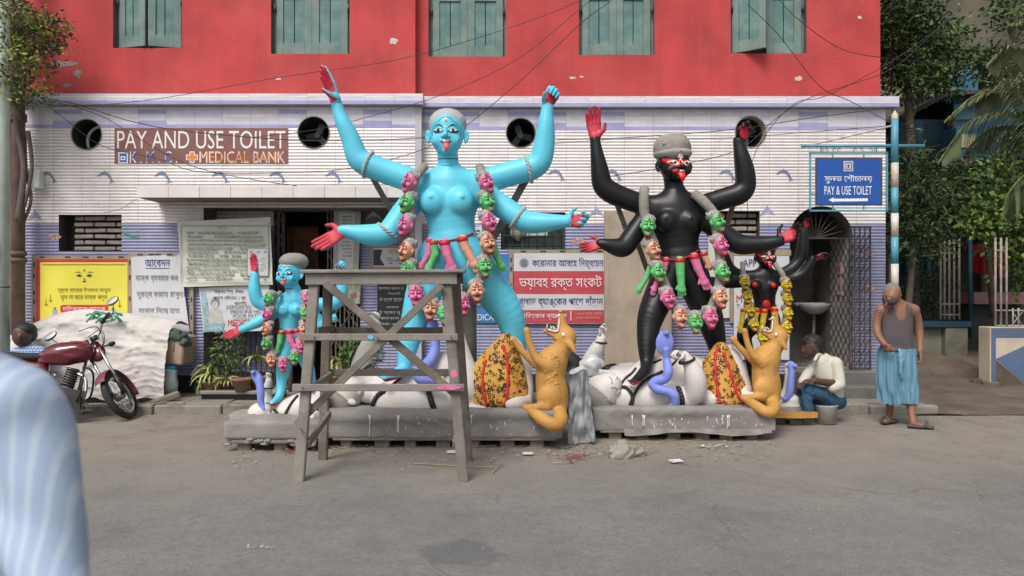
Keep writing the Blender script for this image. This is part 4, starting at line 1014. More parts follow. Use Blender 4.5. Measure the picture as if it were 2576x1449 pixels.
for k in range(5): f.e(968 - 3 * k, 952 - 1.5 * k, -.55 + .045 * k, 7, 6, 4.5 - .4 * k, 2)
body = f.build('body', [M_cyan, M_palm], T, lambda c, n, m: np.where((c[:, 2] < P(0, 948, Y0 - .42).z) & (n[:, 2] < .35) & (c[:, 0] < P(1080, 0, Y0).x), 1, 0)); BV = f.f.tree()
def hair_b(ff, q, w, h, rm): ff.ell(q(0, .17, .205), (.545 * w, .60 * w, .335 * h), rm, k=.004, m=4)
goddess_head(T, Y0, 1125, 336, 122, 88, M_cyan, 'blue', hair_b, 0, None, (1129, 432, 27))
hand(T, P(848, 264, Y0 - .02), (-.34, -.05, .95), (-.78, -.62, -.15), .43, 1, 5, M_cyan, M_palm, thumb=(.15, .75), spread=.02)
hand(T, P(1374, 272, Y0 - .02), (.42, -.1, .85), (.05, -1, .25), .34, -1, 62, M_cyan, M_palm, thumb=(.3, .9), spread=0, oval=True)
hand(T, P(868, 581, Y0 - .18), (-.86, -.05, -.50), (.0, -.95, .35), .38, 1, 4, M_cyan, M_palm, thumb=(1.25, .0), spread=.02)
hand(T, P(1421, 557, Y0 - .18), (.92, -.1, -.02), (.08, -.95, .35), .34, -1, [50, 42, 52, 58], M_cyan, M_palm, thumb=(.9, .6), spread=.04, oval=True)
rope_ring(T, P(926, 413, Y0 + .03), P(985, 437, Y0) - P(918, 413, Y0), .138, .017, M_claylt); rope_ring(T, P(1330, 427, Y0 + .03), P(1340, 423, Y0) - P(1280, 438, Y0), .136, .017, M_claylt)
rope_ring(T, P(978, 582, Y0 - .09), P(975, 590, Y0) - P(1018, 530, Y0), .133, .017, M_claylt); rope_ring(T, P(1302, 547, Y0 - .08), P(1300, 545, Y0) - P(1245, 508, Y0), .130, .017, M_claylt)
cord('waist_cord', on_body(BV, [(1074, 602), (1090, 606), (1110, 607), (1130, 605), (1150, 601), (1170, 595), (1190, 587), (1203, 580)], .008), .012, M_belt, T)
for pts, m, r, L in (([(1081, 607), (1077, 640), (1063, 664)], M_pink, 9, 22), ([(1090, 612), (1095, 640), (1082, 668)], M_green, 11, 26), ([(1118, 612), (1125, 640), (1134, 664)], M_pink, 13, 30), ([(1163, 603), (1172, 625), (1187, 652)], M_skin, 13, 38), ([(1235, 600), (1247, 640), (1258, 662)], M_green, 11, 24)):
    cut_arm(T, Y0, pts, r, m, -.26 if m is not M_green or pts[0][0] < 1200 else -.17, L)
GH = [(1032, 459, 'pink', 18, -38), (1025, 510, 'green', 14, -34), (1021, 567, 'pink', 10, -30, -.08), (1024, 630, 'skin', 14, -36, -.1), (1027, 678, 'green', 5, -20, -.1), (1046, 742, 'pink', -3, 6, -.12), (1083, 778, 'skin', 4, 4, -.14), (1118, 790, 'green', 0, 20, -.14), (1163, 766, 'pink', 0, 26, -.14), (1199, 733, 'skin', -4, 6, -.12), (1220, 671, 'green', -3, 8, -.08), (1227, 612, 'skin', -14, 18, -.1), (1229, 558, 'pink', -18, 24, -.08), (1226, 507, 'green', -14, 26), (1223, 460, 'pink', -22, 24)]
garland(T, Y0 - .22, GH, 50, [[(1068, 420, .1), (1055, 435, .0), (1040, 470, 0), (1033, 560, 0), (1035, 660, 0), (1050, 735, 0), (1085, 770, .02), (1120, 775, .02), (1165, 755, .02), (1196, 720, 0), (1213, 660, 0), (1222, 600, 0), (1222, 500, 0), (1215, 450, 0), (1206, 418, .1)]], 11)
# struts behind the statue
g = thing('prop_stake', 'slanting timber stake propping the upper arm of the tall blue statue on the doorway side', 'stake', P(985, 560, Y0 + .25)); MB().bar(P(925, 425, Y0 + .15), P(1015, 585, Y0 + .45), .06, .05, (0, 1, 0), bev=.008).build('stake', M_wood, g)
g = thing('prop_stake', 'slanting timber stake propping the upper arm of the tall blue statue on the window side', 'stake', P(1300, 560, Y0 + .25)); MB().bar(P(1335, 430, Y0 + .15), P(1235, 610, Y0 + .45), .08, .05, (0, 1, 0), bev=.008).build('stake', M_wood, g)
g = thing('prop_stake', 'upright clay-daubed post behind the legs of the tall blue statue', 'post', P(1178, 950, Y0 + .4)); MB().tube([P(1178, 945, Y0 + .4), P(1180, 800, Y0 + .4), P(1182, 680, Y0 + .35)], [.10, .085, .08], 10).build('post', M_clay, g)

# ======================= large black goddess
Y0 = 8.85; s0 = Y0 / F
T = thing('goddess_statue', 'tall black four-armed goddess statue with scarlet eyes and clay turban in front of cement slab', 'statue', P(1690, 960, Y0))
f = Figure(Y0, (1470, 310, 1990, 1010), .0105, (-.85, .62))
f.chain([(1697, 478, .02, 26), (1697, 515, .02, 32)], 14); f.chain([(1628, 521, .03, 25), (1697, 512, .02, 33), (1766, 517, .03, 25)], 20)
f.e(1701, 550, .02, 68, 42, 56, 22); f.chain([(1703, 570, .02, 56), (1709, 625, .02, 47), (1711, 650, .02, 54)], 16, flat=((0, 1, 0), .8)); f.e(1712, 680, .03, 62, 44, 36, 18)
for x, sx in ((1679, -1), (1735, 1)): f.e(x, 556, -.135, 26, 20, 26, 8); f.e(x + sx * 3, 549, -.215, 3.6, 4, 3.6, 2)
f.chain([(1625, 517, .05, 26), (1575, 501, .05, 27), (1535, 484, .03, 28), (1514, 466, .02, 26), (1509, 430, .0, 23), (1503, 395, -.02, 17.5), (1498, 362, -.02, 13.5), (1497, 352, -.02, 13)], 10)
f.chain([(1768, 516, .05, 26), (1820, 500, .05, 27), (1860, 489, .03, 28), (1877, 470, .02, 26), (1874, 430, .0, 25), (1866, 395, -.02, 20), (1860, 368, -.02, 15), (1858, 355, -.02, 14)], 10)
f.chain([(1632, 538, .02, 25), (1600, 580, -.02, 26), (1575, 618, -.08, 26), (1562, 624, -.10, 25), (1540, 620, -.13, 19), (1522, 614, -.15, 14), (1510, 613, -.15, 12)], 10)
f.chain([(1762, 536, .02, 26), (1800, 575, -.02, 28), (1850, 612, -.06, 26), (1872, 617, -.08, 25), (1920, 614, -.12, 20), (1950, 609, -.16, 15), (1962, 606, -.16, 14)], 10)
f.chain([(1680, 700, .02, 42), (1640, 785, -.14, 35), (1631, 820, -.18, 29), (1627, 870, -.26, 23), (1627, 912, -.32, 15), (1626, 928, -.40, 14), (1614, 944, -.48, 13), (1595, 960, -.58, 9)], 14)
f.chain([(1742, 700, .02, 43), (1782, 790, .05, 37), (1797, 840, .08, 28), (1808, 890, .15, 20), (1812, 960, .2, 18)], 14)
for k in range(5): f.e(1592 - 2 * k, 964 - 1.5 * k, -.66 + .04 * k, 6.5, 6, 4.2 - .4 * k, 2)
def bk(c, n, m): return np.where((c[:, 2] < P(0, 957, Y0 - .5).z) & (n[:, 2] < .35) & (c[:, 0] < P(1660, 0, Y0).x), 1, 0)
body = f.build('body', [M_blk, M_palm], T, bk); BV = f.f.tree()
def hair_k(ff, q, w, h, rm):
    ff.ell(q(-.02, .08, .42), (.59 * w, .60 * w, .44 * h), rm, k=.004, m=5); ff.ell(q(.04, .10, .80), (.16 * w, .2 * w, .10 * h), rm, k=.10 * h, m=5)
    ff.ell(q(0, .10, .30), (.60 * w, .63 * w, .23 * h), rm, k=.002, m=4)
    for i in range(7): ff.cap(q(-.5 + .05 * i, -.32 + .0 * i, .48 + .03 * i), q(.3, -.44 + .06 * i, .52 + .05 * i), .010, .006, k=.012, m=5)
goddess_head(T, Y0, 1695, 414, 96, 80, M_blk, 'black', hair_k, 13, None, (1697, 490, 25))
hand(T, P(1497, 352, Y0 - .02), (-.10, -.03, .99), (.05, -1, .05), .37, 1, 5, M_blk, M_palm, thumb=(.55, .3), spread=.10)
hand(T, P(1860, 358, Y0 - .02), (.35, -.1, .85), (.1, -1, .2), .32, -1, [55, 40, 52, 60], M_blk, M_palm, thumb=(.4, .8), spread=0, oval=True)
hand(T, P(1517, 613, Y0 - .15), (-.95, -.1, -.25), (.0, -.92, .4), .27, 1, 6, M_blk, M_palm, thumb=(.8, .2), spread=.1, palm_on=True)
hand(T, P(1955, 607, Y0 - .16), (.88, -.15, .42), (-.25, -.9, .35), .33, -1, [22, 26, 30, 34], M_blk, M_palm, thumb=(1.1, .2), spread=.05, oval=True)
cord('waist_cord', on_body(BV, [(1664, 647), (1680, 652), (1700, 654), (1720, 650), (1740, 641), (1756, 630)], .008), .011, M_belt, T)
for pts, m, r, L, dy in (([(1676, 655), (1672, 672)], M_pink, 9, 10, -.22), ([(1638, 668), (1625, 700), (1612, 722)], M_green, 8, 20, -.2), ([(1710, 656), (1712, 690), (1714, 720)], M_green, 12, 24, -.24), ([(1746, 647), (1756, 675), (1768, 700)], M_pink, 12, 32, -.24), ([(1770, 640), (1782, 665)], M_skin, 9, 16, -.2), ([(1654, 705), (1648, 722)], M_pink, 8, 22, -.25)):
    cut_arm(T, Y0, pts, r, m, dy, L)
GH = [(1630, 570, 'green', 5, -4), (1642, 629, 'skin', -16, 22), (1656, 684, 'green', -6, 14, -.08), (1680, 750, 'pink', -8, 14, -.12), (1711, 798, 'skin', 0, 10, -.14), (1749, 812, 'green', 0, 4, -.14), (1787, 799, 'pink', -2, 8, -.14), (1812, 749, 'skin', -6, 12, -.12), (1817, 684, 'green', -12, 18, -.08), (1812, 617, 'pink', -16, 22, -.06), (1803, 558, 'green', -18, 28)]
garland(T, Y0 - .22, GH, 49, [[(1621, 477, .1), (1620, 490, .0), (1622, 540, 0), (1640, 610, 0), (1655, 670, 0), (1680, 735, 0), (1712, 785, .02), (1748, 795, .02), (1785, 780, .02), (1806, 730, 0), (1812, 670, 0), (1806, 600, 0), (1795, 540, 0), (1775, 512, 0), (1747, 488, .1)]], 12.5, M_clay)
for lab, a, b in (('bamboo stake propping the raised arm of the tall black statue beside the cement slab', (1547, 500), (1590, 620)), ('bamboo stake leaning up to the raised arm of the black statue by the brick vent', (1850, 495), (1828, 570)), ('dark stake running down behind the hip of the tall black statue', (1600, 600), (1635, 700))):
    g = thing('prop_stake', lab, 'stake', P(*b, Y0 + .4)); MB().bar(P(*a, Y0 + .12), P(*b, Y0 + .3), .055, .045, (0, 1, 0), bev=.008).build('stake', M_wood, g)

# ======================= small blue goddess
Y0 = 8.0
T = thing('goddess_statue', 'small sky blue goddess statue with clay disc hair beside the timber trestle and flower pots', 'statue', P(710, 1000, Y0))
f = Figure(Y0, (580, 660, 890, 1040), .008, (-.4, .4))
f.chain([(739, 730, .01, 18), (738, 752, .01, 22)], 8); f.chain([(704, 757, .02, 15), (737, 752, .01, 22), (768, 757, .02, 15)], 10)
f.e(734, 778, .01, 35, 24, 32, 10); f.chain([(731, 795, .01, 28), (728, 826, .01, 23), (728, 840, .01, 27)], 9, flat=((0, 1, 0), .85)); f.e(730, 850, .01, 31, 24, 18, 10)
for x, sx in ((713, -1), (745, 1)): f.e(x, 780, -.085, 15.5, 12, 15, 4); f.e(x + sx * 2, 775, -.13, 2.6, 2.6, 2.6, 1)
f.chain([(704, 760, .02, 16), (672, 768, .0, 17), (648, 760, -.03, 17), (640, 735, -.05, 16), (640, 710, -.05, 13), (642, 690, -.05, 10)], 6)
f.chain([(704, 775, .0, 15), (670, 800, -.04, 16), (640, 815, -.08, 13), (615, 826, -.1, 9.5), (608, 829, -.1, 9)], 6)
f.chain([(768, 760, .02, 16), (815, 768, .0, 17), (850, 762, -.03, 17), (862, 735, -.04, 15), (858, 705, -.05, 12), (850, 680, -.05, 9)], 6)
f.chain([(768, 775, .02, 15), (798, 800, .0, 16), (802, 825, -.04, 15), (818, 815, -.08, 12), (828, 803, -.1, 9)], 6)
f.chain([(722, 862, .0, 23), (716, 900, -.03, 20), (712, 930, -.03, 17), (708, 965, -.05, 12.5), (706, 990, -.09, 10), (698, 1003, -.14, 9), (686, 1014, -.22, 7)], 8)
f.chain([(742, 862, .02, 24), (768, 900, .06, 19), (780, 940, .1, 13), (786, 975, .12, 10)], 8)
for k in range(5): f.e(684 - 2 * k, 1016 - 1 * k, -.26 + .022 * k, 4, 3.5, 2.8 - .25 * k, 1)
body = f.build('body', [M_cyan, M_palm], T, lambda c, n, m: np.where((c[:, 2] < P(0, 1012, Y0 - .2).z) & (n[:, 2] < .35) & (c[:, 0] < P(730, 0, Y0).x), 1, 0)); BV = f.f.tree()
def hair_s(ff, q, w, h, rm): ff.ell(q(.10, .16, .44), (.60 * w, .62 * w, .34 * h), rm, k=.004, m=5); ff.ell(q(.02, .14, .26), (.54 * w, .60 * w, .14 * h), rm, k=.004, m=0)
goddess_head(T, Y0, 729, 688, 68, 60, M_cyan, 'blue', hair_s, -14, None, (739, 735, 18), vox=.005)
hand(T, P(642, 690, Y0 - .05), (-.08, -.02, .99), (-.45, -.88, 0), .215, 1, 5, M_cyan, M_palm, thumb=(.5, .3), spread=.03)
hand(T, P(611, 827, Y0 - .1), (-.88, -.05, -.42), (.0, -.95, .35), .21, 1, 4, M_cyan, M_palm, thumb=(.9, .1), spread=.03)
hand(T, P(850, 686, Y0 - .05), (.45, -.1, .6), (.1, -1, .1), .20, -1, 65, M_cyan, M_palm, thumb=(.4, .8), spread=0, oval=True)
hand(T, P(826, 806, Y0 - .1), (.6, -.2, .2), (.2, -1, .1), .18, -1, 70, M_cyan, M_palm, thumb=(.4, .8), spread=0, oval=True)
cord('waist_cord', on_body(BV, [(704, 829), (715, 832), (730, 833), (745, 831), (752, 829)], .01), .014, M_belt, T)
for pts, m, r, L, dy in (([(708, 838), (704, 862), (698, 880)], M_green, 8, 10, -.12), ([(728, 836), (732, 858), (740, 872)], M_pink, 9, 12, -.16), ([(745, 834), (752, 850)], M_pink, 7, 10, -.13)): cut_arm(T, Y0, pts, r, m, dy, L, vox=.005)
GH = [(678, 751, 'green', 12, -36), (674, 789, 'pink', 10, -34), (672, 826, 'skin', 8, -30), (671, 863, 'green', 2, -14), (683, 905, 'skin', -4, 6), (712, 917, 'pink', -2, 8), (742, 899, 'green', 2, 6), (757, 870, 'pink', 0, 20), (764, 826, 'skin', 0, 16), (767, 787, 'green', 0, 20), (771, 750, 'pink', 0, 24)]
garland(T, Y0 - .14, GH, 34, [[(705, 737, .08), (694, 748, .0), (682, 790, 0), (678, 850, 0), (690, 898, 0), (714, 908, 0), (740, 890, 0), (756, 850, 0), (764, 790, 0), (766, 748, .02), (760, 735, .06)]], 6.5)
g = thing('prop_stake', 'pale stick standing behind the leg of the small blue statue', 'stick', P(730, 985, Y0 + .2)); MB().cyl(P(730, 985, Y0 + .2), P(732, 880, Y0 + .2), .022, 8).build('stick', M_wood, g)

# ======================= small black goddess
Y0 = 9.4
T = thing('goddess_statue', 'small black goddess statue with yellow severed heads half hidden behind the orange jackal', 'statue', P(1895, 950, Y0))
f = Figure(Y0, (1770, 550, 2070, 975), .0085, (-.45, .45))
f.chain([(1925, 672, .01, 15), (1924, 692, .01, 19)], 8); f.chain([(1888, 697, .02, 14), (1924, 690, .01, 20), (1958, 697, .02, 14)], 10)
f.e(1921, 716, .01, 37, 24, 32, 10); f.chain([(1921, 730, .01, 30), (1924, 765, .01, 25), (1925, 785, .01, 30)], 9, flat=((0, 1, 0), .85)); f.e(1922, 800, .01, 36, 25, 20, 12)
for x, sx in ((1901, -1), (1944, 1)): f.e(x, 719, -.09, 14, 11, 14, 4)
f.chain([(1888, 695, .02, 14), (1855, 692, .04, 15), (1832, 676, .04, 15), (1818, 640, .02, 14), (1813, 600, .0, 11), (1812, 575, .0, 9)], 6)
f.chain([(1886, 708, .02, 14), (1850, 710, .0, 15), (1815, 712, -.03, 14), (1790, 708, -.05, 12)], 6)
f.chain([(1960, 692, .02, 14), (1992, 678, .04, 15), (2013, 655, .04, 15), (2020, 620, .02, 15), (2021, 590, .0, 10.5), (2021, 578, .0, 9)], 6)
f.chain([(1962, 706, .02, 14), (1998, 700, .02, 15), (2020, 690, .0, 15), (2036, 668, -.03, 12), (2044, 652, -.05, 9)], 6)
f.chain([(1903, 810, .01, 24), (1878, 830, .0, 22), (1870, 850, .0, 18), (1885, 890, .08, 14), (1893, 940, .15, 11)], 9)
f.chain([(1938, 812, .01, 25), (1935, 860, .0, 22), (1930, 910, .0, 17), (1925, 955, .0, 14)], 9)
body = f.build('body', M_blk, T); BV = f.f.tree()
def hair_t(ff, q, w, h, rm): ff.ell(q(.0, .16, .46), (.66 * w, .64 * w, .38 * h), rm, k=.004, m=5); ff.ell(q(.0, .1, .26), (.55 * w, .60 * w, .16 * h), rm, k=.004, m=0)
goddess_head(T, Y0, 1925, 647, 58, 48, M_blk, 'black', hair_t, 6, None, (1925, 684, 14.5), vox=.005)
for x, y in ((1899, 716), (1946, 718)):
    h = on_body(BV, [(x, y)])
    if h: MB().ell(h[0], (.034, .022, .030)).build('red_nipple', M_nipk, T)
hand(T, P(1812, 577, Y0), (-.05, -.02, .99), (.0, -1, 0), .19, 1, 5, M_blk, M_palm, thumb=(.5, .3), vox=.006)
hand(T, P(2021, 580, Y0), (.35, -.1, .9), (.2, -.9, -.35), .19, -1, [30, 34, 38, 42], M_blk, M_palm, thumb=(.6, .5), oval=True)
hand(T, P(2043, 654, Y0 - .05), (.85, -.1, .4), (.15, -.7, -.7), .21, -1, [18, 20, 24, 30], M_blk, M_palm, thumb=(.6, .5), oval=True)
cord('waist_cord', on_body(BV, [(1893, 772), (1905, 777), (1920, 779), (1935, 777), (1952, 768)], .01), .012, M_belt, T)
MB().ell(on_body(BV, [(1928, 765)])[0], (.05, .02, .05)).build('red_navel_patch', M_redp, T)
for pts, r, L in (([(1904, 782), (1900, 800)], 8, 14), ([(1923, 785), (1919, 810), (1918, 822)], 8, 10), ([(1948, 780), (1950, 805), (1949, 822)], 9, 18), ([(1870, 782), (1866, 810), (1864, 820)], 7, 18)): cut_arm(T, Y0, pts, r, M_yel, -.16, L, M_redp, vox=.006)
GH = [(1874, 711, 'yellow', 2, 4), (1880, 746, 'yellow', 0, 2), (1886, 779, 'yellow', -2, 6), (1896, 815, 'yellow', -2, 4), (1918, 850, 'yellow', 0, 0), (1944, 862, 'yellow', 0, 10), (1966, 852, 'yellow', -4, 14), (1979, 821, 'yellow', -4, 18), (1981, 787, 'yellow', -4, 18), (1980, 751, 'yellow', -2, 16), (1978, 718, 'yellow', -2, 16)]
garland(T, Y0 - .16, GH, 34, [[(1868, 660, .05), (1870, 690, .0), (1876, 740, 0), (1890, 800, 0), (1915, 845, .02), (1944, 852, .02), (1968, 835, .02), (1978, 780, 0), (1976, 720, 0), (1968, 690, .0), (1952, 668, .05), (1942, 650, .1)]], 6.8)
# ------------------------------------------------ reclining white figures, cobras, jackals, plinths
M_wht = mat('chalk white statue paint', (.62, .585, .55), .55, .06, 5, .10, 30, dirt=(.45, .41, .37), dirt_amt=.4, dirt_scale=3)
M_bead = mat('black bead cord', (.014, .013, .013), .5, .2, 20)
M_cobra = mat('periwinkle cobra paint', (.20, .25, .66), .5, .08, 12, .5, 130)
M_orange = mat('ochre orange jackal paint', (.50, .26, .062), .65, .12, 6, .5, 45)
M_tiger = mat('orange yellow cloth paint', (.54, .27, .055), .6, .12, 7, .3, 30, dirt=(.62, .42, .04), dirt_amt=.7, dirt_scale=5); M_spot = mat('black brown leopard mark', (.045, .018, .008), .6, .2, 20, .1)
M_stripe = mat('red cloth stripe', (.55, .02, .015), .55, .1, 20); M_cement = mat('grey clay plinth render', (.235, .22, .205), .9, .14, 3, .5, 40, dirt=(.33, .31, .285), dirt_amt=.6, dirt_scale=3)
M_drip = mat('white paint drip', (.66, .64, .61), .5, .05, bump=0); M_straw = mat('dry straw', (.34, .26, .15), .95, .3, 9)
def bead_cord(parent, bvh, pts, t, beads=True, name='bead_cord', dirs=None, lift=.012, step=1.05):
    if bvh is not None: pts = on_body(bvh, [(q.x, q.y) for q in smooth_path([(x, y, 0) for x, y in pts], 6)], lift)
    if len(pts) < 2: return None
    q = smooth_path(pts, 3); g = MB(); acc = 0; g.ell(q[0], (t, t, t * .8), 6)
    for i in range(1, len(q)):
        acc += (q[i] - q[i - 1]).length
        if acc > t * step: g.ell(q[i], (t, t, t), 6); acc = 0
    return g.build(name, M_bead, parent)
def cobra(parent, pts, Y, hood, m=M_cobra, name='cobra'):
    "pts (x, y, dy, r); hood (x, y, dy, rx, rz, angle) "
    s = Y / F; w = [P(x, y, Y + dy) for x, y, dy, r in pts]; r = [q[3] * s for q in pts]
    lo = Vector([min(p[i] for p in w) for i in range(3)]) - Vector((.16, .12, .12)); hi = Vector([max(p[i] for p in w) for i in range(3)]) + Vector((.16, .12, .2))
    f = Field(lo, hi, .0075); f.chain(w, r, .01, n=6)
    x, y, dy, rx, rz, a = hood; f.ell(P(x, y, Y + dy), (rx * s, 6 * s, rz * s), Matrix.Rotation(R(a), 3, 'Y'), .03)
    tip = P(x, y, Y + dy) + Matrix.Rotation(R(a), 3, 'Y') @ Vector((0, 0, rz * s * .8)); f.ell(tip - Vector((0, .03, 0)), (6 * s, 9 * s, 6 * s), k=.02)
    return f.build(name, m, parent)
def plinth(name, label, Y0, Y1, corners, z0, z1, parent_loc, lumps, seed, rd=.05, wave=.012):
    "x0, x1 at the front; a clay-covered block on timber"
    T = thing(name, label, 'plinth', parent_loc); x0, x1 = corners
    f = Field((x0 - .1, Y0 - .1, z0 - .06), (x1 + .1, Y1 + .1, z1 + .25), .0145); f.box(((x0 + x1) / 2, (Y0 + Y1) / 2, (z0 + z1) / 2), ((x1 - x0) / 2, (Y1 - Y0) / 2, (z1 - z0) / 2), rd=rd * .6)
    for a in lumps: f.ell(a[:3], a[3:6], k=.06)
    f.ripple(wave * .6, 7, seed); f.ripple(.004, 31, seed); o = f.build('clay_block', M_cement, T); return T, f
def drips(T, bvh, rnd, xs, y0, n, spots, ym, Y, box):
    for x in xs:
        L = rnd.uniform(20, 70); pts = on_body(bvh, [(x + rnd.uniform(-1, 1), y0 + L * k / 5) for k in range(6)], .003)
        if len(pts) > 3: MB().tube(pts, [.010, .007, .006, .006, .006, .008][:len(pts)], 5).build('paint_drip', M_drip, T)
    g = MB()
    for i in range(spots):
        x = rnd.uniform(box[0], box[1]); y = rnd.uniform(box[2], box[3]); h = on_body(bvh, [(x, y)], .002)
        if h: a = rnd.uniform(.003, .008); g.ell(h[0], (a, .003, a * rnd.choice((1, 1, 1.5, 3, 5))), 6, Matrix.Rotation(rnd.uniform(-.5, .5), 3, 'Y'))
    if g.v: stuff(g.build('paint_splashes', M_drip, T))
def timber_feet(T, x0, x1, Y0, Y1, z0, n, rnd):
    for i in range(n):
        x = x0 + (x1 - x0) * (i + .5) / n + rnd.uniform(-.05, .05)
        for y in (Y0 + .12, Y1 - .2): MB().box((x, y, z0 / 2 + .0), (.10 + rnd.uniform(0, .05), .12, z0 + .02), Matrix.Rotation(rnd.uniform(-.1, .1), 3, 'Z'), bev=.01).build('timber_block', M_wood, T)
    for y in (Y0 + .05, Y0 + .45): MB().box(((x0 + x1) / 2, y, z0 + .012), (x1 - x0 - .04, .08, .035), Matrix.Rotation(rnd.uniform(-.004, .004), 3, 'Y'), bev=.006).build('timber_bearer', M_wood, T)
    return T
rb = random.Random(11)
# plinth of the large blue group
ZP1 = .37; T, f = plinth('clay_plinth', 'long grey clay plinth under the tall blue statue, spattered with white paint behind the trestle', 7.72, 9.05, (P(812, 0, 7.72).x, P(1414, 0, 7.72).x), .10, ZP1, P(1115, 1130, 8.3), [(-1.2, 7.78, ZP1 - .06, .9, .09, .06), (-.1, 7.76, ZP1 - .03, .5, .06, .05)], 1., rd=.04)
bv = f.tree(); drips(T, bv, rb, (1000, 1003, 930, 1187), 1045, 5, 45, 0, 7.7, (960, 1400, 1050, 1110)); timber_feet(T, P(830, 0, 7.72).x, P(1405, 0, 7.72).x, 7.72, 9.05, .085, 7, rb)
PB = T
# plinth of the large black group
ZP2 = .335; T, f = plinth('clay_plinth', 'long grey clay plinth under the tall black statue with white drips and sagging sheet edge', 8.12, 9.35, (P(1492, 0, 8.12).x, P(1953, 0, 8.12).x), .10, ZP2, P(1725, 1108, 8.6), [(P(1700, 0, 8.15).x, 8.17, ZP2 - .03, .6, .07, .05)], 2.5, rd=.03)
bv = f.tree(); drips(T, bv, rb, (1590, 1618, 1621, 1818, 1830, 1834), 1045, 5, 40, 0, 8.1, (1640, 1930, 1050, 1090)); timber_feet(T, P(1505, 0, 8.12).x, P(1945, 0, 8.12).x, 8.12, 9.35, .085, 6, rb)
g = MB(); g.grid(lambda u, v: (P(1570 + 370 * u, 0, 8.1).x, 8.09 - .03 * v - .012 * math.sin(u * 37) * v, .135 - .05 * v - .02 * math.sin(u * 9 + 1) * v), 60, 3); g.build('sheet_edge', mat('grey tin sheet', (.20, .18, .165), .8, .3, 8), T)
# plinth of the small blue group
T, f = plinth('clay_plinth', 'short rounded mud plinth under the small blue statue, crumbling along its lower edge', 7.55, 8.4, (P(560, 0, 7.55).x, P(805, 0, 7.55).x), .12, .30, P(680, 1135, 8), [(P(680, 0, 8).x, 7.98, .29, .40, .34, .07)], 4., rd=.06, wave=.012); PS = T
f2 = f; timber_feet(T, P(575, 0, 7.55).x, P(800, 0, 7.55).x, 7.55, 8.4, .09, 3, rb); g = MB()
for i in range(26): x = P(572 + i * 8.5, 0, 7.56).x; g.ell((x, 7.58 + rb.uniform(-.02, .03), .10 + rb.uniform(-.03, .03)), (.04, .03, rb.uniform(.012, .03)), 8, jit=.9)
stuff(g.build('crumbling_mud', M_conc, T))
# plinth and mat of the small black group
T = thing('clay_plinth', 'low orange slab with pointed corner under the small black statue beside the seated man', 'plinth', P(1980, 1070, 9.1))
xa, xb, xc = P(1950, 0, 9.0).x, P(2020, 0, 9.0).x, P(2056, 0, 9.0).x
pl = [(xa - .45, 9.0), (xb - .05, 8.93), (xc, 8.98), (xb, 9.35), (xa + .2, 9.9), (xa - .5, 9.9)]
MB().add([(x, y, .10) for x, y in pl] + [(x, y, .16) for x, y in pl], [tuple(range(6))[::-1], tuple(range(6, 12))] + [(i, (i + 1) % 6, 6 + (i + 1) % 6, 6 + i) for i in range(6)]).build('slab', M_orange, T)
for x, y in ((xa + .1, 9.2), (xb - .05, 9.15), (xa, 9.7)): MB().box((x, y, .05), (.14, .14, .11), bev=.01).build('timber_block', M_wood, T)

# ---------- the white figure under the tall black goddess
Y0 = 8.6
T = thing('reclining_statue', 'white reclining figure with leopard cloth and blue cobra under the tall black goddess', 'statue', P(1690, 1010, Y0))
f = Figure(Y0, (1440, 790, 1990, 1060), .0095, (-.5, .6))
f.e(1600, 962, .14, 70, 48, 36, 16, ang=-10); f.e(1680, 945, .14, 88, 46, 46, 22, ang=14); f.e(1745, 948, .10, 40, 46, 54, 20); f.e(1655, 998, .0, 126, 46, 30, 16)
f.e(1600, 1000, -.08, 88, 32, 40, 18, ang=10); f.chain([(1560, 1000, -.08, 32), (1620, 1000, -.12, 40), (1690, 1002, -.12, 36), (1735, 1000, -.16, 27), (1752, 985, -.24, 27), (1750, 950, -.28, 26), (1740, 922, -.28, 19), (1728, 905, -.28, 14.5), (1722, 897, -.28, 13.5)], 12)
f.chain([(1555, 965, .10, 36), (1505, 960, .25, 30), (1480, 940, .3, 26), (1482, 912, .28, 22), (1500, 880, .22, 19), (1510, 862, .2, 14), (1513, 852, .2, 13)], 12)
f.chain([(1570, 988, .0, 28), (1530, 988, -.1, 26)], 8)
# raised thighs under the cloth, foot
f.chain([(1770, 985, .1, 46), (1800, 920, .10, 36), (1830, 885, .10, 27), (1850, 930, .02, 26), (1872, 985, -.02, 22), (1878, 1003, -.05, 17)], 12); f.chain([(1868, 990, -.1, 15), (1885, 1000, -.2, 13), (1893, 994, -.24, 8)], 8)
f.e(1862, 1018, .05, 70, 50, 10, 10)
f.e(1780, 1000, .0, 40, 50, 30, 10)
body = f.build('body', [M_wht, M_clay], T); BV = f.f.tree()
hd = Figure(Y0, (1455, 925, 1580, 1060), .007, (-.35, .35))
hd.e(1516, 984, -.12, 44, 40, 37, 2, ang=38); hd.e(1536, 966, -.14, 30, 34, 26, 12, ang=38); hd.e(1498, 1003, -.12, 46, 46, 40, 2, m=1, ang=38)
for (x, y, dy, rx, ry, rz) in ((1544, 955, -.13, 4, 5, 14), (1550, 976, -.14, 5, 7, 9), (1555, 986, -.14, 4, 5, 6)): hd.e(x, y, dy - .1, rx, ry, rz, 4, ang=40)
hd.e(1524, 1003, -.27, 8, 4, 12, 3, ang=30)
head = hd.build('head', [M_wht, M_clay], T); hb = hd.f.tree()
for a, b in (((1532, 948), (1540, 965)), ((1537, 975), (1553, 981))):
    pts = on_body(hb, [a, ((a[0] + b[0]) / 2 + 3, (a[1] + b[1]) / 2 - 3), b], .002)
    if len(pts) > 1: MB().tube(pts, .006, 5).build('closed_eye_line', mat('faint brown line', (.30, .20, .17), .6), T)
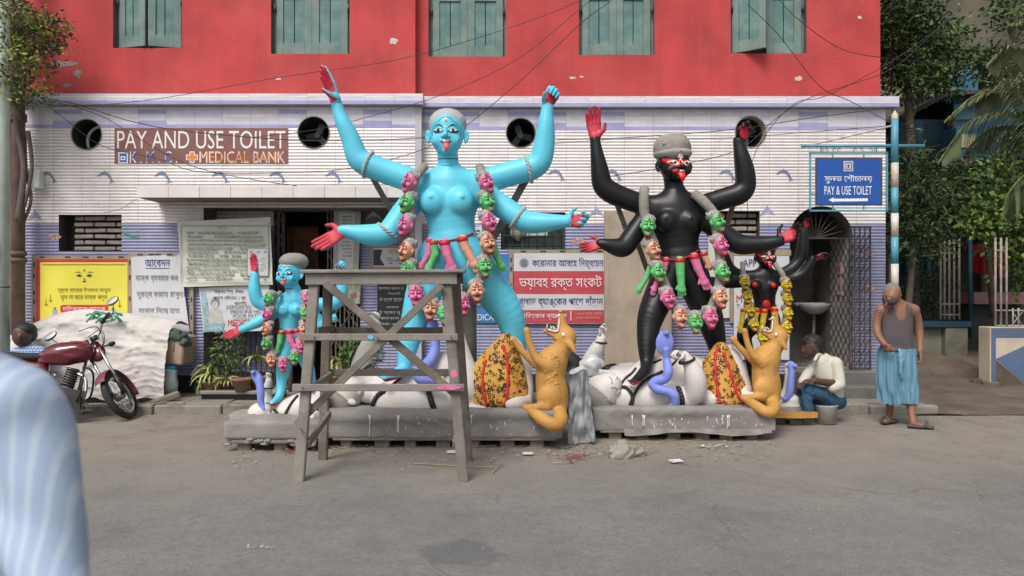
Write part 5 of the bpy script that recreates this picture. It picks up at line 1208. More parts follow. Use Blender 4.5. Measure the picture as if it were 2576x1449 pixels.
hand(T, P(1513, 851, Y0 + .2), (.05, -.05, 1), (.55, -.8, 0), .20, -1, [40, 26, 60, 75], M_wht, M_wht, thumb=(.5, .4), vox=.006)
hand(T, P(1722, 896, Y0 - .29), (-.72, -.25, .30), (-.30, -.35, -.85), .25, 1, [62, 66, 70, 74], M_wht, M_wht, thumb=(.5, .7), vox=.006)
for pts, t in (([(1562, 966), (1575, 950), (1590, 938), (1600, 925)], .016), ([(1626, 925), (1645, 912), (1664, 904)], .014), ([(1585, 1018), (1592, 1000), (1606, 975), (1625, 955), (1650, 942), (1665, 935)], .020), ([(1560, 973), (1575, 975), (1588, 990), (1592, 1005), (1588, 1018)], .022), ([(1690, 918), (1700, 908), (1705, 900)], .014)): bead_cord(T, BV, pts, t)
for c, ax, r, t in ((P(1511, 862, Y0 + .2), (.1, 0, 1), .062, .014), (P(1728, 907, Y0 - .28), (-.35, -.1, 1), .078, .018)):
    u = Vector(ax).normalized().orthogonal().normalized(); w = Vector(ax).normalized().cross(u); bead_cord(T, None, [c + (u * math.cos(a * .4488) + w * math.sin(a * .4488)) * r for a in range(15)], t, lift=0)
bead_cord(T, BV, [(1706, 976), (1712, 990), (1716, 1005), (1716, 1022), (1713, 1030)], .034, lift=.0, step=.9)
cobra(T, [(1676, 880, -.35, 8), (1677, 905, -.32, 9.5), (1682, 935, -.42, 11), (1675, 953, -.40, 12), (1650, 958, -.36, 12), (1640, 968, -.36, 11), (1655, 980, -.38, 12), (1680, 983, -.40, 12), (1697, 994, -.42, 12), (1699, 1014, -.40, 10), (1682, 1028, -.35, 8), (1668, 1034, -.33, 3)], Y0, (1672, 862, -.26, 22, 30, 6))
def cone(apex, hem, yh, bulge, n):
    "folds of cloth fanning down from the knee"
    out = []
    for k in range(n):
        t = k / (n - 1); xh = hem[0] + (hem[1] - hem[0]) * t; b = bulge[0] + (bulge[1] - bulge[0]) * t; d = -.10 * math.sin(math.pi * t); j = 4 * (k % 2)
        out.append([(apex[0] + (t - .5) * 6, apex[1], .03 + d * .3, 15), ((apex[0] * 2 + xh) / 3 + b, apex[1] + (yh - apex[1]) * .33, d * .6 - .02, 17), ((apex[0] + xh * 3) / 4 + b * .6, apex[1] + (yh - apex[1]) * .7, d - .04, 17 - j), (xh, yh + 4, d - .06 - .004 * j, 19 - j)])
    out.append([(apex[0], apex[1] + 10, .05, 16), ((apex[0] + sum(hem) / 2) / 2 + bulge[0] * .3, (apex[1] + yh) / 2, .03, 36), (sum(hem) / 2, yh, .02, 42)])
    return out
def leopard(T, Y, outline, stripes, spots, seed, vox=.009, box=None, depth=.28, dy=-.02, cx=None):
    "cloth over the bent knees: a cone of folds with ring marks"
    f = Figure(Y, box, vox, (-.5, .5))
    for c in outline: f.chain(c, 5)
    o = f.build('leopard_cloth', M_tiger, T); bv = f.f.tree(); r = random.Random(seed)
    for pts in stripes:
        q = on_body(bv, [(a.x, a.y) for a in smooth_path([(x, y, 0) for x, y in pts], 5)], .004)
        if len(q) > 2: MB().tube(q, [.016 + .005 * math.sin(i * 1.7) for i in range(len(q))], 6).build('cloth_stripe', M_stripe, o)
    g = MB()
    for _ in range(spots):
        x = r.uniform(box[0], box[2]); y = r.uniform(box[1], box[3]); rr = r.uniform(2.6, 4.4); a0 = r.uniform(0, 6.28); q = on_body(bv, [(x + rr * .8 * math.cos(a0 + k * .62), y + rr * math.sin(a0 + k * .62)) for k in range(8)], .0022)
        if len(q) == 8 and (q[0] - q[4]).length < .08: g.tube(q, .0045, 4)
    stuff(g.build('leopard_marks', M_spot, o)); return o
leopard(T, Y0, cone((1813, 878), (1782, 1872), 1004, (-24, 8), 9) + [[(1796, 1018, -.12, 9), (1830, 1020, -.18, 9), (1872, 1012, -.14, 8)]],
        [[(1806, 872), (1800, 900), (1800, 940), (1805, 980), (1812, 1015)], [(1820, 885), (1832, 920), (1845, 960), (1856, 995), (1868, 1012)]], 300, 5, box=(1755, 858, 1895, 1030))
g = MB()
# ---------- the white figure under the tall blue goddess
Y0 = 8.2
T = thing('reclining_statue', 'white reclining figure behind the timber trestle with leopard cloth over its knee', 'statue', P(1050, 1040, Y0))
f = Figure(Y0, (815, 790, 1345, 1070), .0095, (-.5, .7))
f.e(1010, 980, .12, 88, 52, 44, 16); f.e(1110, 950, .15, 62, 52, 66, 24); f.e(1070, 1005, .02, 130, 48, 32, 18)
f.chain([(970, 1008, -.06, 34), (1040, 1012, -.12, 40), (1110, 1008, -.12, 36), (1165, 1000, -.05, 30), (1178, 965, .0, 30), (1172, 920, .02, 24), (1164, 880, .02, 16), (1160, 850, .02, 11), (1159, 836, .02, 8)], 14)
f.chain([(960, 965, .15, 36), (915, 960, .3, 30), (905, 930, .34, 27), (918, 890, .3, 23), (935, 850, .25, 19), (944, 825, .22, 14), (945, 815, .22, 13)], 12)
f.chain([(960, 990, .0, 27), (925, 990, -.02, 24)], 8)
f.chain([(1200, 990, .1, 50), (1250, 900, .15, 38), (1285, 860, .16, 26), (1310, 920, .1, 26), (1322, 980, .02, 22), (1320, 1010, -.05, 18)], 12); f.chain([(1322, 1012, -.1, 16), (1300, 1016, -.25, 18), (1283, 1018, -.3, 12)], 8)
f.e(1230, 1020, .05, 110, 60, 14, 12)
body = f.build('body', [M_wht, M_clay], T); BV = f.f.tree()
hd = Figure(Y0, (805, 930, 945, 1060), .007, (-.35, .35))
hd.e(872, 992, -.02, 42, 38, 36, 2, ang=20); hd.e(888, 975, -.04, 32, 33, 26, 12, ang=20); hd.e(856, 1008, -.02, 43, 44, 37, 2, m=1, ang=20)
for (x, y, dy, rx, ry, rz) in ((893, 962, -.13, 14, 6, 5), (907, 985, -.13, 6, 7, 10)): hd.e(x, y, dy, rx, ry, rz, 4, ang=20)
hd.e(885, 1012, -.16, 12, 4, 7, 3, ang=10)
hd.build('head', [M_wht, M_clay], T)
hand(T, P(945, 815, Y0 + .22), (.05, -.05, 1), (.35, -.9, 0), .19, -1, [40, 50, 60, 75], M_wht, M_wht, thumb=(.5, .4), vox=.006)
for pts, t in (([(905, 936), (920, 926), (935, 918), (950, 916)], .016), ([(1095, 895), (1108, 882), (1125, 872), (1135, 874)], .016), ([(1140, 905), (1130, 930), (1118, 945)], .014), ([(975, 980), (990, 965), (1008, 950)], .014), ([(935, 1030), (940, 1012), (950, 995), (965, 985)], .030)): bead_cord(T, BV, pts, t)
bead_cord(T, BV, [(1078, 985), (1082, 1000), (1088, 1018), (1093, 1034), (1096, 1040)], .036, lift=.0, step=.9)
for pts in ([(980, 955), (965, 958), (950, 965)],): 
    q = on_body(BV, pts, .01)
cobra(T, [(1092, 830, .0, 10), (1096, 850, .0, 12), (1094, 880, -.02, 13), (1085, 905, -.08, 14), (1065, 925, -.18, 14), (1048, 940, -.26, 13), (1055, 955, -.30, 12), (1080, 958, -.33, 12), (1105, 960, -.34, 9)], Y0, (1088, 822, .0, 15, 18, 30))
leopard(T, Y0, cone((1273, 856), (1203, 1314), 1004, (-32, 10), 11), 
        [[(1222, 905), (1215, 940), (1216, 980), (1225, 1022)], [(1264, 868), (1275, 900), (1278, 940), (1276, 985), (1270, 1020)]], 400, 8, box=(1182, 838, 1342, 1036))
# ---------- the white figure under the small blue goddess
Y0 = 7.85
T = thing('reclining_statue', 'small white reclining figure with grey scalp under the foot of the small blue goddess', 'statue', P(700, 1060, Y0))
f = Figure(Y0, (610, 925, 830, 1085), .0075, (-.3, .45))
f.e(720, 1035, .1, 60, 42, 32, 10); f.e(765, 1025, .1, 50, 42, 38, 12); f.chain([(690, 1040, .02, 16), (668, 1046, .0, 16)], 6)
f.chain([(675, 1030, .15, 18), (668, 1000, .22, 16), (674, 975, .2, 12), (676, 962, .18, 9), (676, 956, .18, 8.5)], 5); f.chain([(790, 1050, .0, 22), (805, 1010, .05, 20), (812, 985, .05, 15)], 8)
f.build('body', [M_wht, M_clay], T); BV = f.f.tree()
hd = Figure(Y0, (612, 1005, 700, 1085), .0055, (-.22, .22))
hd.e(654, 1042, -.02, 31, 27, 29, 2); hd.e(668, 1030, -.03, 18, 21, 17, 6, ang=30); hd.e(649, 1052, -.045, 24, 24, 23, 1, m=1, ang=20); hd.e(668, 1014, -.06, 4, 6, 4, 2); hd.e(676, 1044, -.09, 4, 3, 8, 2)
hd.build('head', [M_wht, M_clay], T)
hand(T, P(676, 956, Y0 + .18), (.0, -.05, 1), (.3, -.9, 0), .12, -1, [50, 60, 70, 80], M_wht, M_wht, thumb=(.5, .4), vox=.0045)
for pts, t in (([(688, 1030), (698, 1040), (705, 1056), (712, 1058), (718, 1040), (732, 1015), (748, 996)], .015), ([(775, 1015), (790, 1020), (800, 1030)], .012)): bead_cord(T, BV, pts, t)
c = P(675, 976, Y0 + .18); bead_cord(T, None, [c + Vector((.05 * math.cos(a * .45), .05 * math.sin(a * .45), 0)) for a in range(15)], .010)
cobra(T, [(652, 955, -.05, 9), (656, 985, -.07, 10), (656, 1015, -.08, 8), (664, 1030, -.1, 5)], Y0, (645, 948, -.05, 12, 17, -25))
# ---------- the white figure under the small black goddess
Y0 = 9.15
T = thing('reclining_statue', 'white reclining figure with round grey scalp holding a blue cobra beside the seated man', 'statue', P(1960, 1050, Y0))
f = Figure(Y0, (1880, 885, 2040, 1075), .0075, (-.3, .5))
f.e(1940, 1035, .2, 50, 42, 24, 10); f.chain([(1965, 1010, .1, 15), (1982, 985, .05, 13), (1985, 960, .02, 12), (1984, 940, .0, 9), (1982, 930, .0, 8)], 6)
f.build('body', M_wht, T)
hd = Figure(Y0, (1945, 980, 2035, 1075), .0055, (-.22, .22)); hd.e(1985, 1024, -.02, 26, 26, 26, 2); hd.e(1988, 1005, -.03, 20, 22, 16, 6); hd.e(1986, 1033, -.03, 27, 27, 25, 1, m=1); hd.e(1992, 990, -.05, 4, 4, 4, 2)
hd.build('head', [M_wht, M_clay], T)
hand(T, P(1981, 932, Y0), (-.15, -.05, 1), (.5, -.8, 0), .15, 1, [50, 60, 70, 80], M_wht, M_wht, thumb=(.5, .4), vox=.005)
cobra(T, [(1993, 930, -.08, 8), (1989, 955, -.09, 9), (1988, 985, -.1, 10), (1978, 1005, -.1, 7), (1965, 1000, -.1, 3)], Y0, (1990, 920, -.08, 12, 9, 90))

# ---------- jackals
M_tooth = mat('ivory tooth paint', (.72, .69, .62), .4, .05, bump=0)
def jackal(label, Y0, ox, oy, sc):
    X = lambda x, y: (ox + (x - 1400) * sc, oy + (y - 1083) * sc)
    T = thing('jackal_statue', label, 'statue', P(*X(1395, 1083), Y0)); a = X(1265, 765); b = X(1475, 1100)
    f = Figure(Y0, (a[0], a[1], b[0], b[1]), .0085, (-.62, .42)); q = lambda l: [(*X(x, y), dy * sc, r * sc) for x, y, dy, r in l]
    f.chain(q([(1387, 912, 0, 38), (1384, 950, 0, 37), (1389, 985, 0, 41), (1392, 1015, 0, 37)]), 12); f.chain(q([(1388, 912, 0, 34), (1402, 890, 0, 26), (1418, 872, 0, 24), (1425, 850, 0, 25)]), 14)
    f.e(*X(1424, 848), 0, 23 * sc, 24 * sc, 26 * sc, 8)
    f.chain(q([(1417, 838, 0, 19), (1413, 812, 0, 12), (1411, 795, 0, 8.5), (1411, 787, 0, 6)]), 8, flat=((0, 1, 0), .8))      # upper jaw
    f.chain(q([(1412, 850, 0, 16), (1392, 842, 0, 9.5), (1378, 836, 0, 7), (1370, 831, 0, 5)]), 8, flat=((0, 0, 1), .8))     # lower jaw
    for s in (-1, 1):
        f.chain(q([(1430, 862, .075 * s, 11), (1440, 874, .10 * s, 8), (1447, 886, .12 * s, 3)]), 4)
        f.e(*X(1417, 843), .085 * s * sc, 5 * sc, 4 * sc, 5 * sc, 3)
        f.chain(q([(1376, 920, .10 * s, 18), (1350, 905, .13 * s, 11), (1335, 875, .13 * s, 8.5), (1328, 845, .13 * s, 8), (1325, 832, .13 * s, 9)] if s < 0 else [(1370, 925, .10, 18), (1335, 905, .13, 11), (1310, 880, .13, 8.5), (1296, 862, .13, 8), (1290, 855, .13, 9)]), 8)
        f.e(*X(1378, 1000), .12 * s * sc, 28 * sc, 18 * sc, 30 * sc, 8); f.chain(q([(1375, 1022, .14 * s, 15), (1352, 1024, .16 * s, 10), (1330, 1026, .16 * s, 9), (1322, 1026, .16 * s, 10)]), 6)
    f.chain(q([(1398, 1030, 0, 22), (1413, 1052, -.22, 18), (1403, 1070, -.36, 17), (1382, 1066, -.38, 16), (1355, 1048, -.32, 15), (1338, 1036, -.22, 11)]), 8)
    for i in range(60):                                                                                                       # carved fur
        t = i / 59; x, y = (1390 + 22 * math.sin(i * 2.3), 890 + 135 * t); fw = .150 * sc
        f.f.cap(P(*X(x - 9, y + 3), Y0 - fw), P(*X(x + 6, y - 3), Y0 - fw - .006), .004 * sc, .003 * sc, .006)
    for i in range(9): a0 = R(150 + 22 * i); f.f.cap(P(*X(1424 + 24 * math.cos(a0), 856 - 24 * math.sin(a0)), Y0 - .05), P(*X(1424 + 30 * math.cos(a0), 856 - 29 * math.sin(a0)), Y0 - .02), .012 * sc, .006 * sc, .01)
    o = f.build('body', M_orange, T)
    def pt(x, y, dy=0): return P(*X(x, y), Y0 + dy * sc)
    MB().tube(smooth_path([pt(1407, 790, -.02), pt(1406, 815, -.05), pt(1403, 832, -.06), pt(1390, 832, -.05), pt(1374, 827, -.03)], 5), .009 * sc, 6).build('gum_line', M_tooth, T)
    for x, y, dx, dy in ((1406, 793, -11, 6), (1375, 828, 2, -13), (1398, 830, -8, -10), (1389, 830, -4, -11)): MB().cyl(pt(x, y, -.05), pt(x + dx, y + dy, -.05), .011 * sc, 6, r2=.003).build('tooth', M_tooth, T)
    for s in (-1, 1): MB().ell(pt(1417, 842, .105 * s), (.018 * sc, .010, .022 * sc), 8).build('eye', M_eyew, T)
    MB().ell(pt(1410, 784, -.01), (.024 * sc, .024 * sc, .016 * sc), 8, jit=.2).build('nose', M_orange, T)
jackal('large ochre jackal statue rearing with open jaws beside the tall blue statue group', 7.92, 1400, 1083, 1.0)
jackal('ochre jackal statue with open jaws in front of the small black goddess', 8.42, 1938, 1050, .865)
# ------------------------------------------------ signs, posters, painted motifs
M_sbrown = mat('brown sign paint', (.23, .095, .085), .5, .12, 6, .1); M_swhite = mat('white lettering', (.82, .80, .78), .5, .03, bump=0)
M_sblue = mat('blue lettering', (.03, .12, .45), .5, .05, bump=0); M_sorange = mat('orange lettering', (.75, .26, .08), .5, .05, bump=0); M_sred = mat('red print', (.55, .035, .045), .6, .05, bump=0)
M_paper = mat('white vinyl banner', (.60, .60, .62), .6, .05, 3, .15, 12); M_cream = mat('aged cream banner', (.62, .62, .54), .7, .08, 2, .3, 9, dirt=(.48, .56, .43), dirt_amt=.6, dirt_scale=1.5)
M_ink = mat('black print', (.04, .04, .05), .6, .05, bump=0); M_navy = mat('navy print', (.03, .04, .20), .6, .05, bump=0); M_grey = mat('grey print', (.17, .18, .20), .6, .05, bump=0)
M_yelb = mat('yellow banner', (.78, .70, .08), .6, .06, 2, .15, 12); M_card = mat('brown cardboard strip', (.34, .27, .20), .9, .15, 5, .3); M_tape = mat('black tape mark', (.04, .035, .03), .7, .2)
M_faint = mat('faded print', (.30, .32, .27), .7, .2, 30, bump=0)
def sheet(name, x0, y0, x1, y1, D, m, parent, wav=.006, seed=0, corners=None, nu=24, nv=18, t=None):
    def f(u, v):
        if corners: (a, b), (c, d), (e, g_), (h, k) = corners; x = (a * (1 - u) + c * u) * (1 - v) + (h * (1 - u) + e * u) * v; y = (b * (1 - u) + d * u) * (1 - v) + (k * (1 - u) + g_ * u) * v
        else: x = x0 + (x1 - x0) * u; y = y0 + (y1 - y0) * v
        p = P(x, y, D); p.y += wav * noise.noise(Vector((u * 3 + seed, v * 5, seed))) + wav * .5 * math.sin(v * 20 + u * 4 + seed) * .4; return p
    return MB().grid(f, nu, nv).build(name, m, parent, fix=False)
def flat(name, x0, y0, x1, y1, D, m, parent, d=.002):
    a, b = P(x0, y1, D), P(x1, y0, D); return MB().add([(a.x, D - d, a.z), (b.x, D - d, a.z), (b.x, D - d, b.z), (a.x, D - d, b.z)], [(0, 1, 2, 3)]).build(name, m, parent, fix=False)
def poly(name, pts, D, m, parent, d=.002):
    q = [P(x, y, D) for x, y in pts]; tri = tessellate_polygon([[Vector((p.x, p.z, 0)) for p in q]])
    return MB().add([(p.x, D - d, p.z) for p in q], tri).build(name, m, parent, fix=False)
def ring_pts(cx, cy, rx, ry, n=20): return [(cx + rx * math.cos(6.2832 * i / n), cy + ry * math.sin(6.2832 * i / n)) for i in range(n)]
def tlines(parent, x0, x1, ys, D, m, h, seed, dens=.75, d=.008):
    "rows of small print too fine to read"
    r = random.Random(seed); g = MB()
    for y in ys:
        x = x0 + r.uniform(0, 6)
        while x < x1:
            w = r.uniform(4, 15)
            if r.random() < dens: a, b = P(x, y + h * r.uniform(.35, .6), D), P(min(x + w, x1), y - h * r.uniform(.3, .55), D); g.add([(a.x, D - d, a.z), (b.x, D - d, a.z), (b.x, D - d, b.z), (a.x, D - d, b.z)], [(0, 1, 2, 3)])
            x += w + 2.2
    return stuff(g.build('small_print', m, parent, fix=False))
def strips(parent, x0, y0, x1, y1, D, w=9, marks=True, seed=0):
    r = random.Random(seed)
    for a in ((x0, y0 - w, x1, y0), (x0, y1, x1, y1 + w), (x0 - w, y0 - w, x0, y1 + w), (x1, y0 - w, x1 + w, y1 + w)):
        p, q = P(a[0], a[3], D), P(a[2], a[1], D); MB().box(((p.x + q.x) / 2, D - .006, (p.z + q.z) / 2), (q.x - p.x, .010, q.z - p.z)).build('edge_strip', M_card, parent)
        n = 5
        for k in range(n):
            t = (k + r.uniform(.25, .75)) / n; hx = a[2] - a[0] > a[3] - a[1]; cx = a[0] + (a[2] - a[0]) * (t if hx else .5); cy = a[1] + (a[3] - a[1]) * (.5 if hx else t)
            flat('tape_mark', cx - (7 if hx else 2), cy - (2 if hx else 6), cx + (7 if hx else 2), cy + (2 if hx else 6), D, M_tape, parent, .0125)
# wall sign
T = thing('wall_sign', 'brown painted wall sign reading PAY AND USE TOILET in white block capitals', 'sign', P(506, 367, YL - .01)); D = YL - .007
flat('panel', 288, 322, 725, 412, D, M_sbrown, T, .0)
text('lettering', 'PAY AND USE TOILET', 295, 329, 718, 374, D, M_swhite, T, .075, .003)
for s, a, b, m in (('K . M . C .', 328, 445, M_sblue), ('MEDICAL BANK', 503, 716, M_sorange)):
    text('lettering_outline', s, a - 1, 381, b + 1, 410, D, M_swhite, T, .06, .003); text('lettering', s, a + 2, 383.5, b - 2, 407.5, D, m, T, .012, .006)
flat('emblem', 298, 383, 322, 411, D, M_swhite, T, .003); flat('emblem_mark', 301, 386, 319, 408, D, M_sblue, T, .005); flat('emblem_mark', 304, 393, 316, 403, D, M_swhite, T, .007); flat('emblem_mark', 307, 396, 313, 400, D, M_sblue, T, .009)
for w in (0, 2.2): m = M_swhite if not w else M_sorange; flat('red_cross', 477 + w, 381 + w, 490 - w, 410 - w, D, m, T, .003 + w * .001); flat('red_cross', 468 + w, 389 + w, 498 - w, 403 - w, D, m, T, .0034 + w * .001)
# dolphins painted on the tiles
M_dol = mat('slate blue dolphin glaze', (.20, .23, .36), .4, .2, 20, 0); M_dol2 = mat('pale dolphin glaze', (.36, .38, .54), .4, .2, 20, 0)
dol = [(-24, 3), (-15, -5), (-5, -9), (-1, -13), (3, -9), (10, -6), (16, 2), (20, 12), (28, 20), (20, 18), (14, 24), (15, 14), (9, 5), (2, -1), (-8, -2), (-16, 2)]
for x, y, Y, m, s in [(x, 441, YL, M_dol, .9) for x in (120, 265, 409, 553, 697, 838)] + [(x, 436, YR, M_dol, .9) for x in (1398, 1541, 1828, 1972)]:
    poly('dolphin_motif', [(x + a * s, y + b * s) for a, b in dol], Y, m, bld, .0065)
for x, y, Y in ((88, 540, YL), (940, 538, YB), (1500, 530, YR), (1930, 528, YR), (372, 541, YB), (432, 543, YB)):
    poly('dolphin_motif', [(x - 20, y + 18), (x - 14, y + 4), (x - 4, y - 4), (x - 1, y - 13), (x + 4, y - 4), (x + 13, y + 3), (x + 20, y + 16), (x + 10, y + 9), (x, y + 5), (x - 10, y + 10)], Y, M_dol2, bld, .0065)
M_flow = mat('orange flower glaze', (.62, .32, .22), .5, .4, 30, 0); M_leafg = mat('green leaf glaze', (.06, .28, .17), .5, .3, 20, 0)
for x, y, Y in ((138, 596, YL), (432, 596, YB), (1455, 607, YR), (980, 742, YB), (2180, 640, YR), (2185, 725, YR)):
    for k in range(7): a = k * .9; poly('flower_motif', ring_pts(x + 9 * math.cos(a) * 1.4, y + 5 * math.sin(a), 5, 2.6, 8), Y, M_flow, bld, .0065 + k * .0002)
for k in range(9): x, y = 318 + k * 12, 588 + k * 4.2 + 2 * math.sin(k * 2); poly('leaf_motif', [(x - 9, y - 1), (x, y - 5), (x + 10, y + 3), (x + 2, y + 6)], YB if x > 345 else YL, M_leafg, bld, .0065 + k * .0002)
# --- yellow poster
D = YL - .05
T = thing('poster', 'yellow banner with red border and a line-drawn face hung low beside the brick vent', 'poster', P(210, 812, D)); strips(T, 92, 652, 330, 812, D, 10, seed=1)
sheet('sheet', 92, 652, 330, 812, D - .012, M_sred, T, wav=.002); sheet('yellow_field', 101, 660, 321, 806, D - .016, M_yelb, T, wav=.002); Dt = D - .0195
flat('ornament_line', 106, 664, 316, 666.5, Dt, mat('olive print', (.35, .30, .04), .6, bump=0), T)
for s in (-1, 1):
    stk = [(212 + s * 5, 693), (212 + s * 12, 688), (212 + s * 22, 691)]; poly('eye_drawing', [(212 + s * 5, 694), (212 + s * 12, 689.5), (212 + s * 21, 692.5), (212 + s * 13, 697)], Dt, M_ink, T)
    poly('brow_drawing', [(212 + s * 4, 690), (212 + s * 14, 683), (212 + s * 27, 686), (212 + s * 14, 685)], Dt, M_ink, T)
poly('bindi_drawing', ring_pts(212, 680, 2.5, 3, 8), Dt, M_sred, T); poly('lips_drawing', [(206, 707), (212, 705), (218, 707), (212, 711)], Dt, M_sred, T); poly('nose_drawing', [(209, 702), (212, 699), (215, 702), (212, 703.5)], Dt, M_ink, T)
M_olive = mat('dark olive print', (.20, .17, .03), .6, bump=0)
text('lettering', 'দূর্গা মােয়র উৎসেব মাতুন', 145, 722, 278, 738, Dt, M_olive, T, .012); text('lettering', 'ভুল না কের মাস্ক পড়ুন', 152, 742, 270, 757, Dt, M_olive, T, .012)
poly('title_bar', [(156, 767), (268, 767), (272, 771), (272, 783), (268, 787), (156, 787), (152, 783), (152, 771)], Dt, M_sred, T); text('lettering', 'মিডক্যাল ব্যাংক', 158, 769, 266, 785, Dt, M_swhite, T, .02, .004)
for x, y in ((116, 765), (127, 755), (287, 758), (301, 768)): flat('lamp_drawing', x - .6, y - 14, x + .6, y, Dt, M_olive, T); poly('lamp_drawing', [(x - 5, y), (x + 5, y), (x + 2, y + 4), (x - 2, y + 4)], Dt, mat('rust print', (.5, .18, .05), .6, bump=0), T)
for x in (138, 284): poly('drummer_drawing', ring_pts(x, 776, 3, 3, 8), Dt, mat('brown print', (.25, .12, .07), .6, bump=0), T); poly('drummer_drawing', [(x - 6, 779), (x + 6, 779), (x + 5, 797), (x - 5, 797)], Dt, mat('pale blue print', (.30, .42, .55), .6, bump=0), T)
# --- white appeal poster
T = thing('poster', 'white appeal banner with grey handwritten style lines hung next to the yellow banner', 'poster', P(400, 860, D)); strips(T, 332, 645, 478, 860, D - .002, 9, seed=2)
sheet('sheet', 0, 0, 0, 0, D - .014, M_paper, T, corners=[(330, 646), (452, 640), (480, 862), (334, 858)], seed=4, wav=.003); Dt = D - .019
text('lettering', 'আেবদন', 364, 652, 428, 671, Dt, M_navy, T, .01); flat('underline', 366, 674, 426, 675.5, Dt, M_navy, T)
for s, a, y, b in (('মাস্ক ব্যবহার কর', 341, 692, 448), ('দূরত্ব বজায় রাখুন।', 344, 733, 464), ('সাবান িদেয় হাত', 348, 771, 452), ('পিরস্কার রাখুন।', 350, 800, 450)): text('lettering', s, a, y, b, y + 19, Dt, M_grey, T, .008)
text('lettering', 'ব্যাঙ্ক', 446, 832, 480, 846, Dt - .01, M_navy, T, .01)
# --- large cream notice hung before the recess
D = YL - .10
T = thing('notice_banner', 'large cream cloth notice of close-set printed lines hanging in front of the doorway recess', 'notice', P(560, 722, D))
sheet('sheet', 0, 0, 0, 0, D, M_cream, T, .02, 3, corners=[(446, 558), (680, 546), (686, 716), (458, 722)], nu=40, nv=30); Dt = D - .022
for a in ((455, 567, 676, 568.2), (455, 567, 456.4, 712), (464, 711, 680, 712.2), (674.6, 560, 676, 640)): flat('printed_frame', *a, Dt, M_grey, T, .0)
tlines(T, 468, 668, [585 + 9.6 * i for i in range(13)], Dt, M_faint, 5, 3, .9, .002); text('lettering', 'আেবদন', 545, 567, 570, 575, Dt, M_faint, T, .01)
T = thing('paper_notice', 'small white paper taped over the cream notice near the raised blue hand', 'notice', P(650, 695, Dt)); flat('frame_line', 622, 624, 676, 695, Dt, M_grey, T, .004); flat('sheet', 623.5, 625.5, 674.5, 693.5, Dt, M_paper, T, .006)
tlines(T, 630, 670, [650, 656, 661, 666, 671, 676, 681], Dt, M_faint, 2.2, 8, .8, .009)
for x in (632, 650, 668): poly('seal_mark', ring_pts(x, 634, 3.5, 3.5, 10), Dt, M_faint, T, .009)
# --- deposit poster
D = YL - .05
T = thing('poster', 'white charity banner with a child picture and lines ending MEDICAL above the flower pots', 'poster', P(590, 835, D))
sheet('sheet', 0, 0, 0, 0, D, M_paper, T, .006, 6, corners=[(500, 724), (678, 716), (668, 832), (512, 836)]); Dt = D - .006
for s, a, y, b, h, m in (('অসুস্থ িশশু, ঔষধ', 538, 727, 612, 13, M_ink), ('পােশ দাঁড়ান । জ', 536, 743, 618, 13, M_ink), ('বাড়িত', 590, 757, 620, 12, M_ink), ('DEPOSIT EX', 570, 768, 632, 9, M_grey), ('MEDICINE HEL', 580, 779, 658, 9, M_grey), ('POOR PATIE', 586, 790, 656, 9, M_grey), ('MEDICAL', 574, 804, 640, 16, M_sred)): text('lettering', s, a, y, b, y + h, Dt, m, T, .015)
flat('underline', 586, 801.5, 630, 802.3, Dt, M_grey, T)
M_pb = mat('pale blue picture print', (.30, .44, .50), .7, .3, 25, bump=0); M_pg = mat('grey blue picture print', (.16, .24, .30), .7, .3, 25, bump=0); M_pw = mat('pale skin picture print', (.52, .50, .46), .7, .15, 25, bump=0)
poly('picture', [(504, 728), (514, 732), (522, 760), (530, 835), (514, 835)], Dt, M_pb, T, .0); poly('picture', ring_pts(541, 762, 11, 13, 14), Dt, M_pg, T, .001); poly('picture', ring_pts(541, 767, 8, 9, 14), Dt, M_pw, T, .002)
poly('picture', [(528, 778), (554, 778), (560, 800), (556, 834), (528, 834), (524, 800)], Dt, M_pw, T, .0015); poly('picture', [(520, 815), (566, 812), (560, 832), (524, 834)], Dt, M_pb, T, .003)
# --- leaning board with bill by the gate
D = YL + .38
T = thing('notice_board', 'tall stained bill board leaning beside the collapsible gate under the blue forearm', 'notice', P(870, 765, D))
poly('board', [(840, 528), (908, 532), (902, 680), (838, 685)], D, mat('stained paper board', (.45, .42, .36), .8, .2, 5, .2, dirt=(.25, .22, .18), dirt_amt=.8), T, .0); poly('bill', [(853, 534), (893, 537), (888, 676), (850, 678)], D, M_paper, T, .003); tlines(T, 857, 886, [545 + 9 * i for i in range(14)], D, M_faint, 4, 5, .8, .006)
T = thing('poster', 'torn floral poster scrap pasted below the leaning bill board', 'poster', P(880, 765, D)); poly('sheet', [(843, 700), (908, 706), (905, 765), (848, 760)], D, mat('floral scrap', (.38, .40, .30), .8, .4, 14), T, .0); poly('petal_print', [(880, 742), (896, 735), (898, 748), (884, 752)], D, mat('plum print', (.35, .12, .22), .7, bump=0), T, .002)
D = YR - .03 + .0
T = thing('poster', 'black and white poster with red heading left of the tall blue statue', 'poster', P(980, 673, YB - .02)); D = YB - .02
flat('edge_strip', 932, 618, 1024, 678, D, M_card, T, .0); flat('sheet', 940, 624, 1020, 672, D, M_paper, T, .004); poly('picture', [(940, 628), (962, 628), (956, 650), (968, 668), (940, 668)], D, M_ink, T, .006); text('lettering', 'মাক্স', 978, 628, 1018, 644, D, mat('faded red print', (.5, .16, .10), .6, bump=0), T, .012, .006); tlines(T, 972, 1014, [650, 656, 662], D, M_grey, 3, 8, .8, .006)
T = thing('notice_board', 'black notice board with white painted lines behind the trestle cross brace', 'sign', P(985, 825, D)); flat('board', 950, 714, 1024, 826, D, M_black, T, .03); 
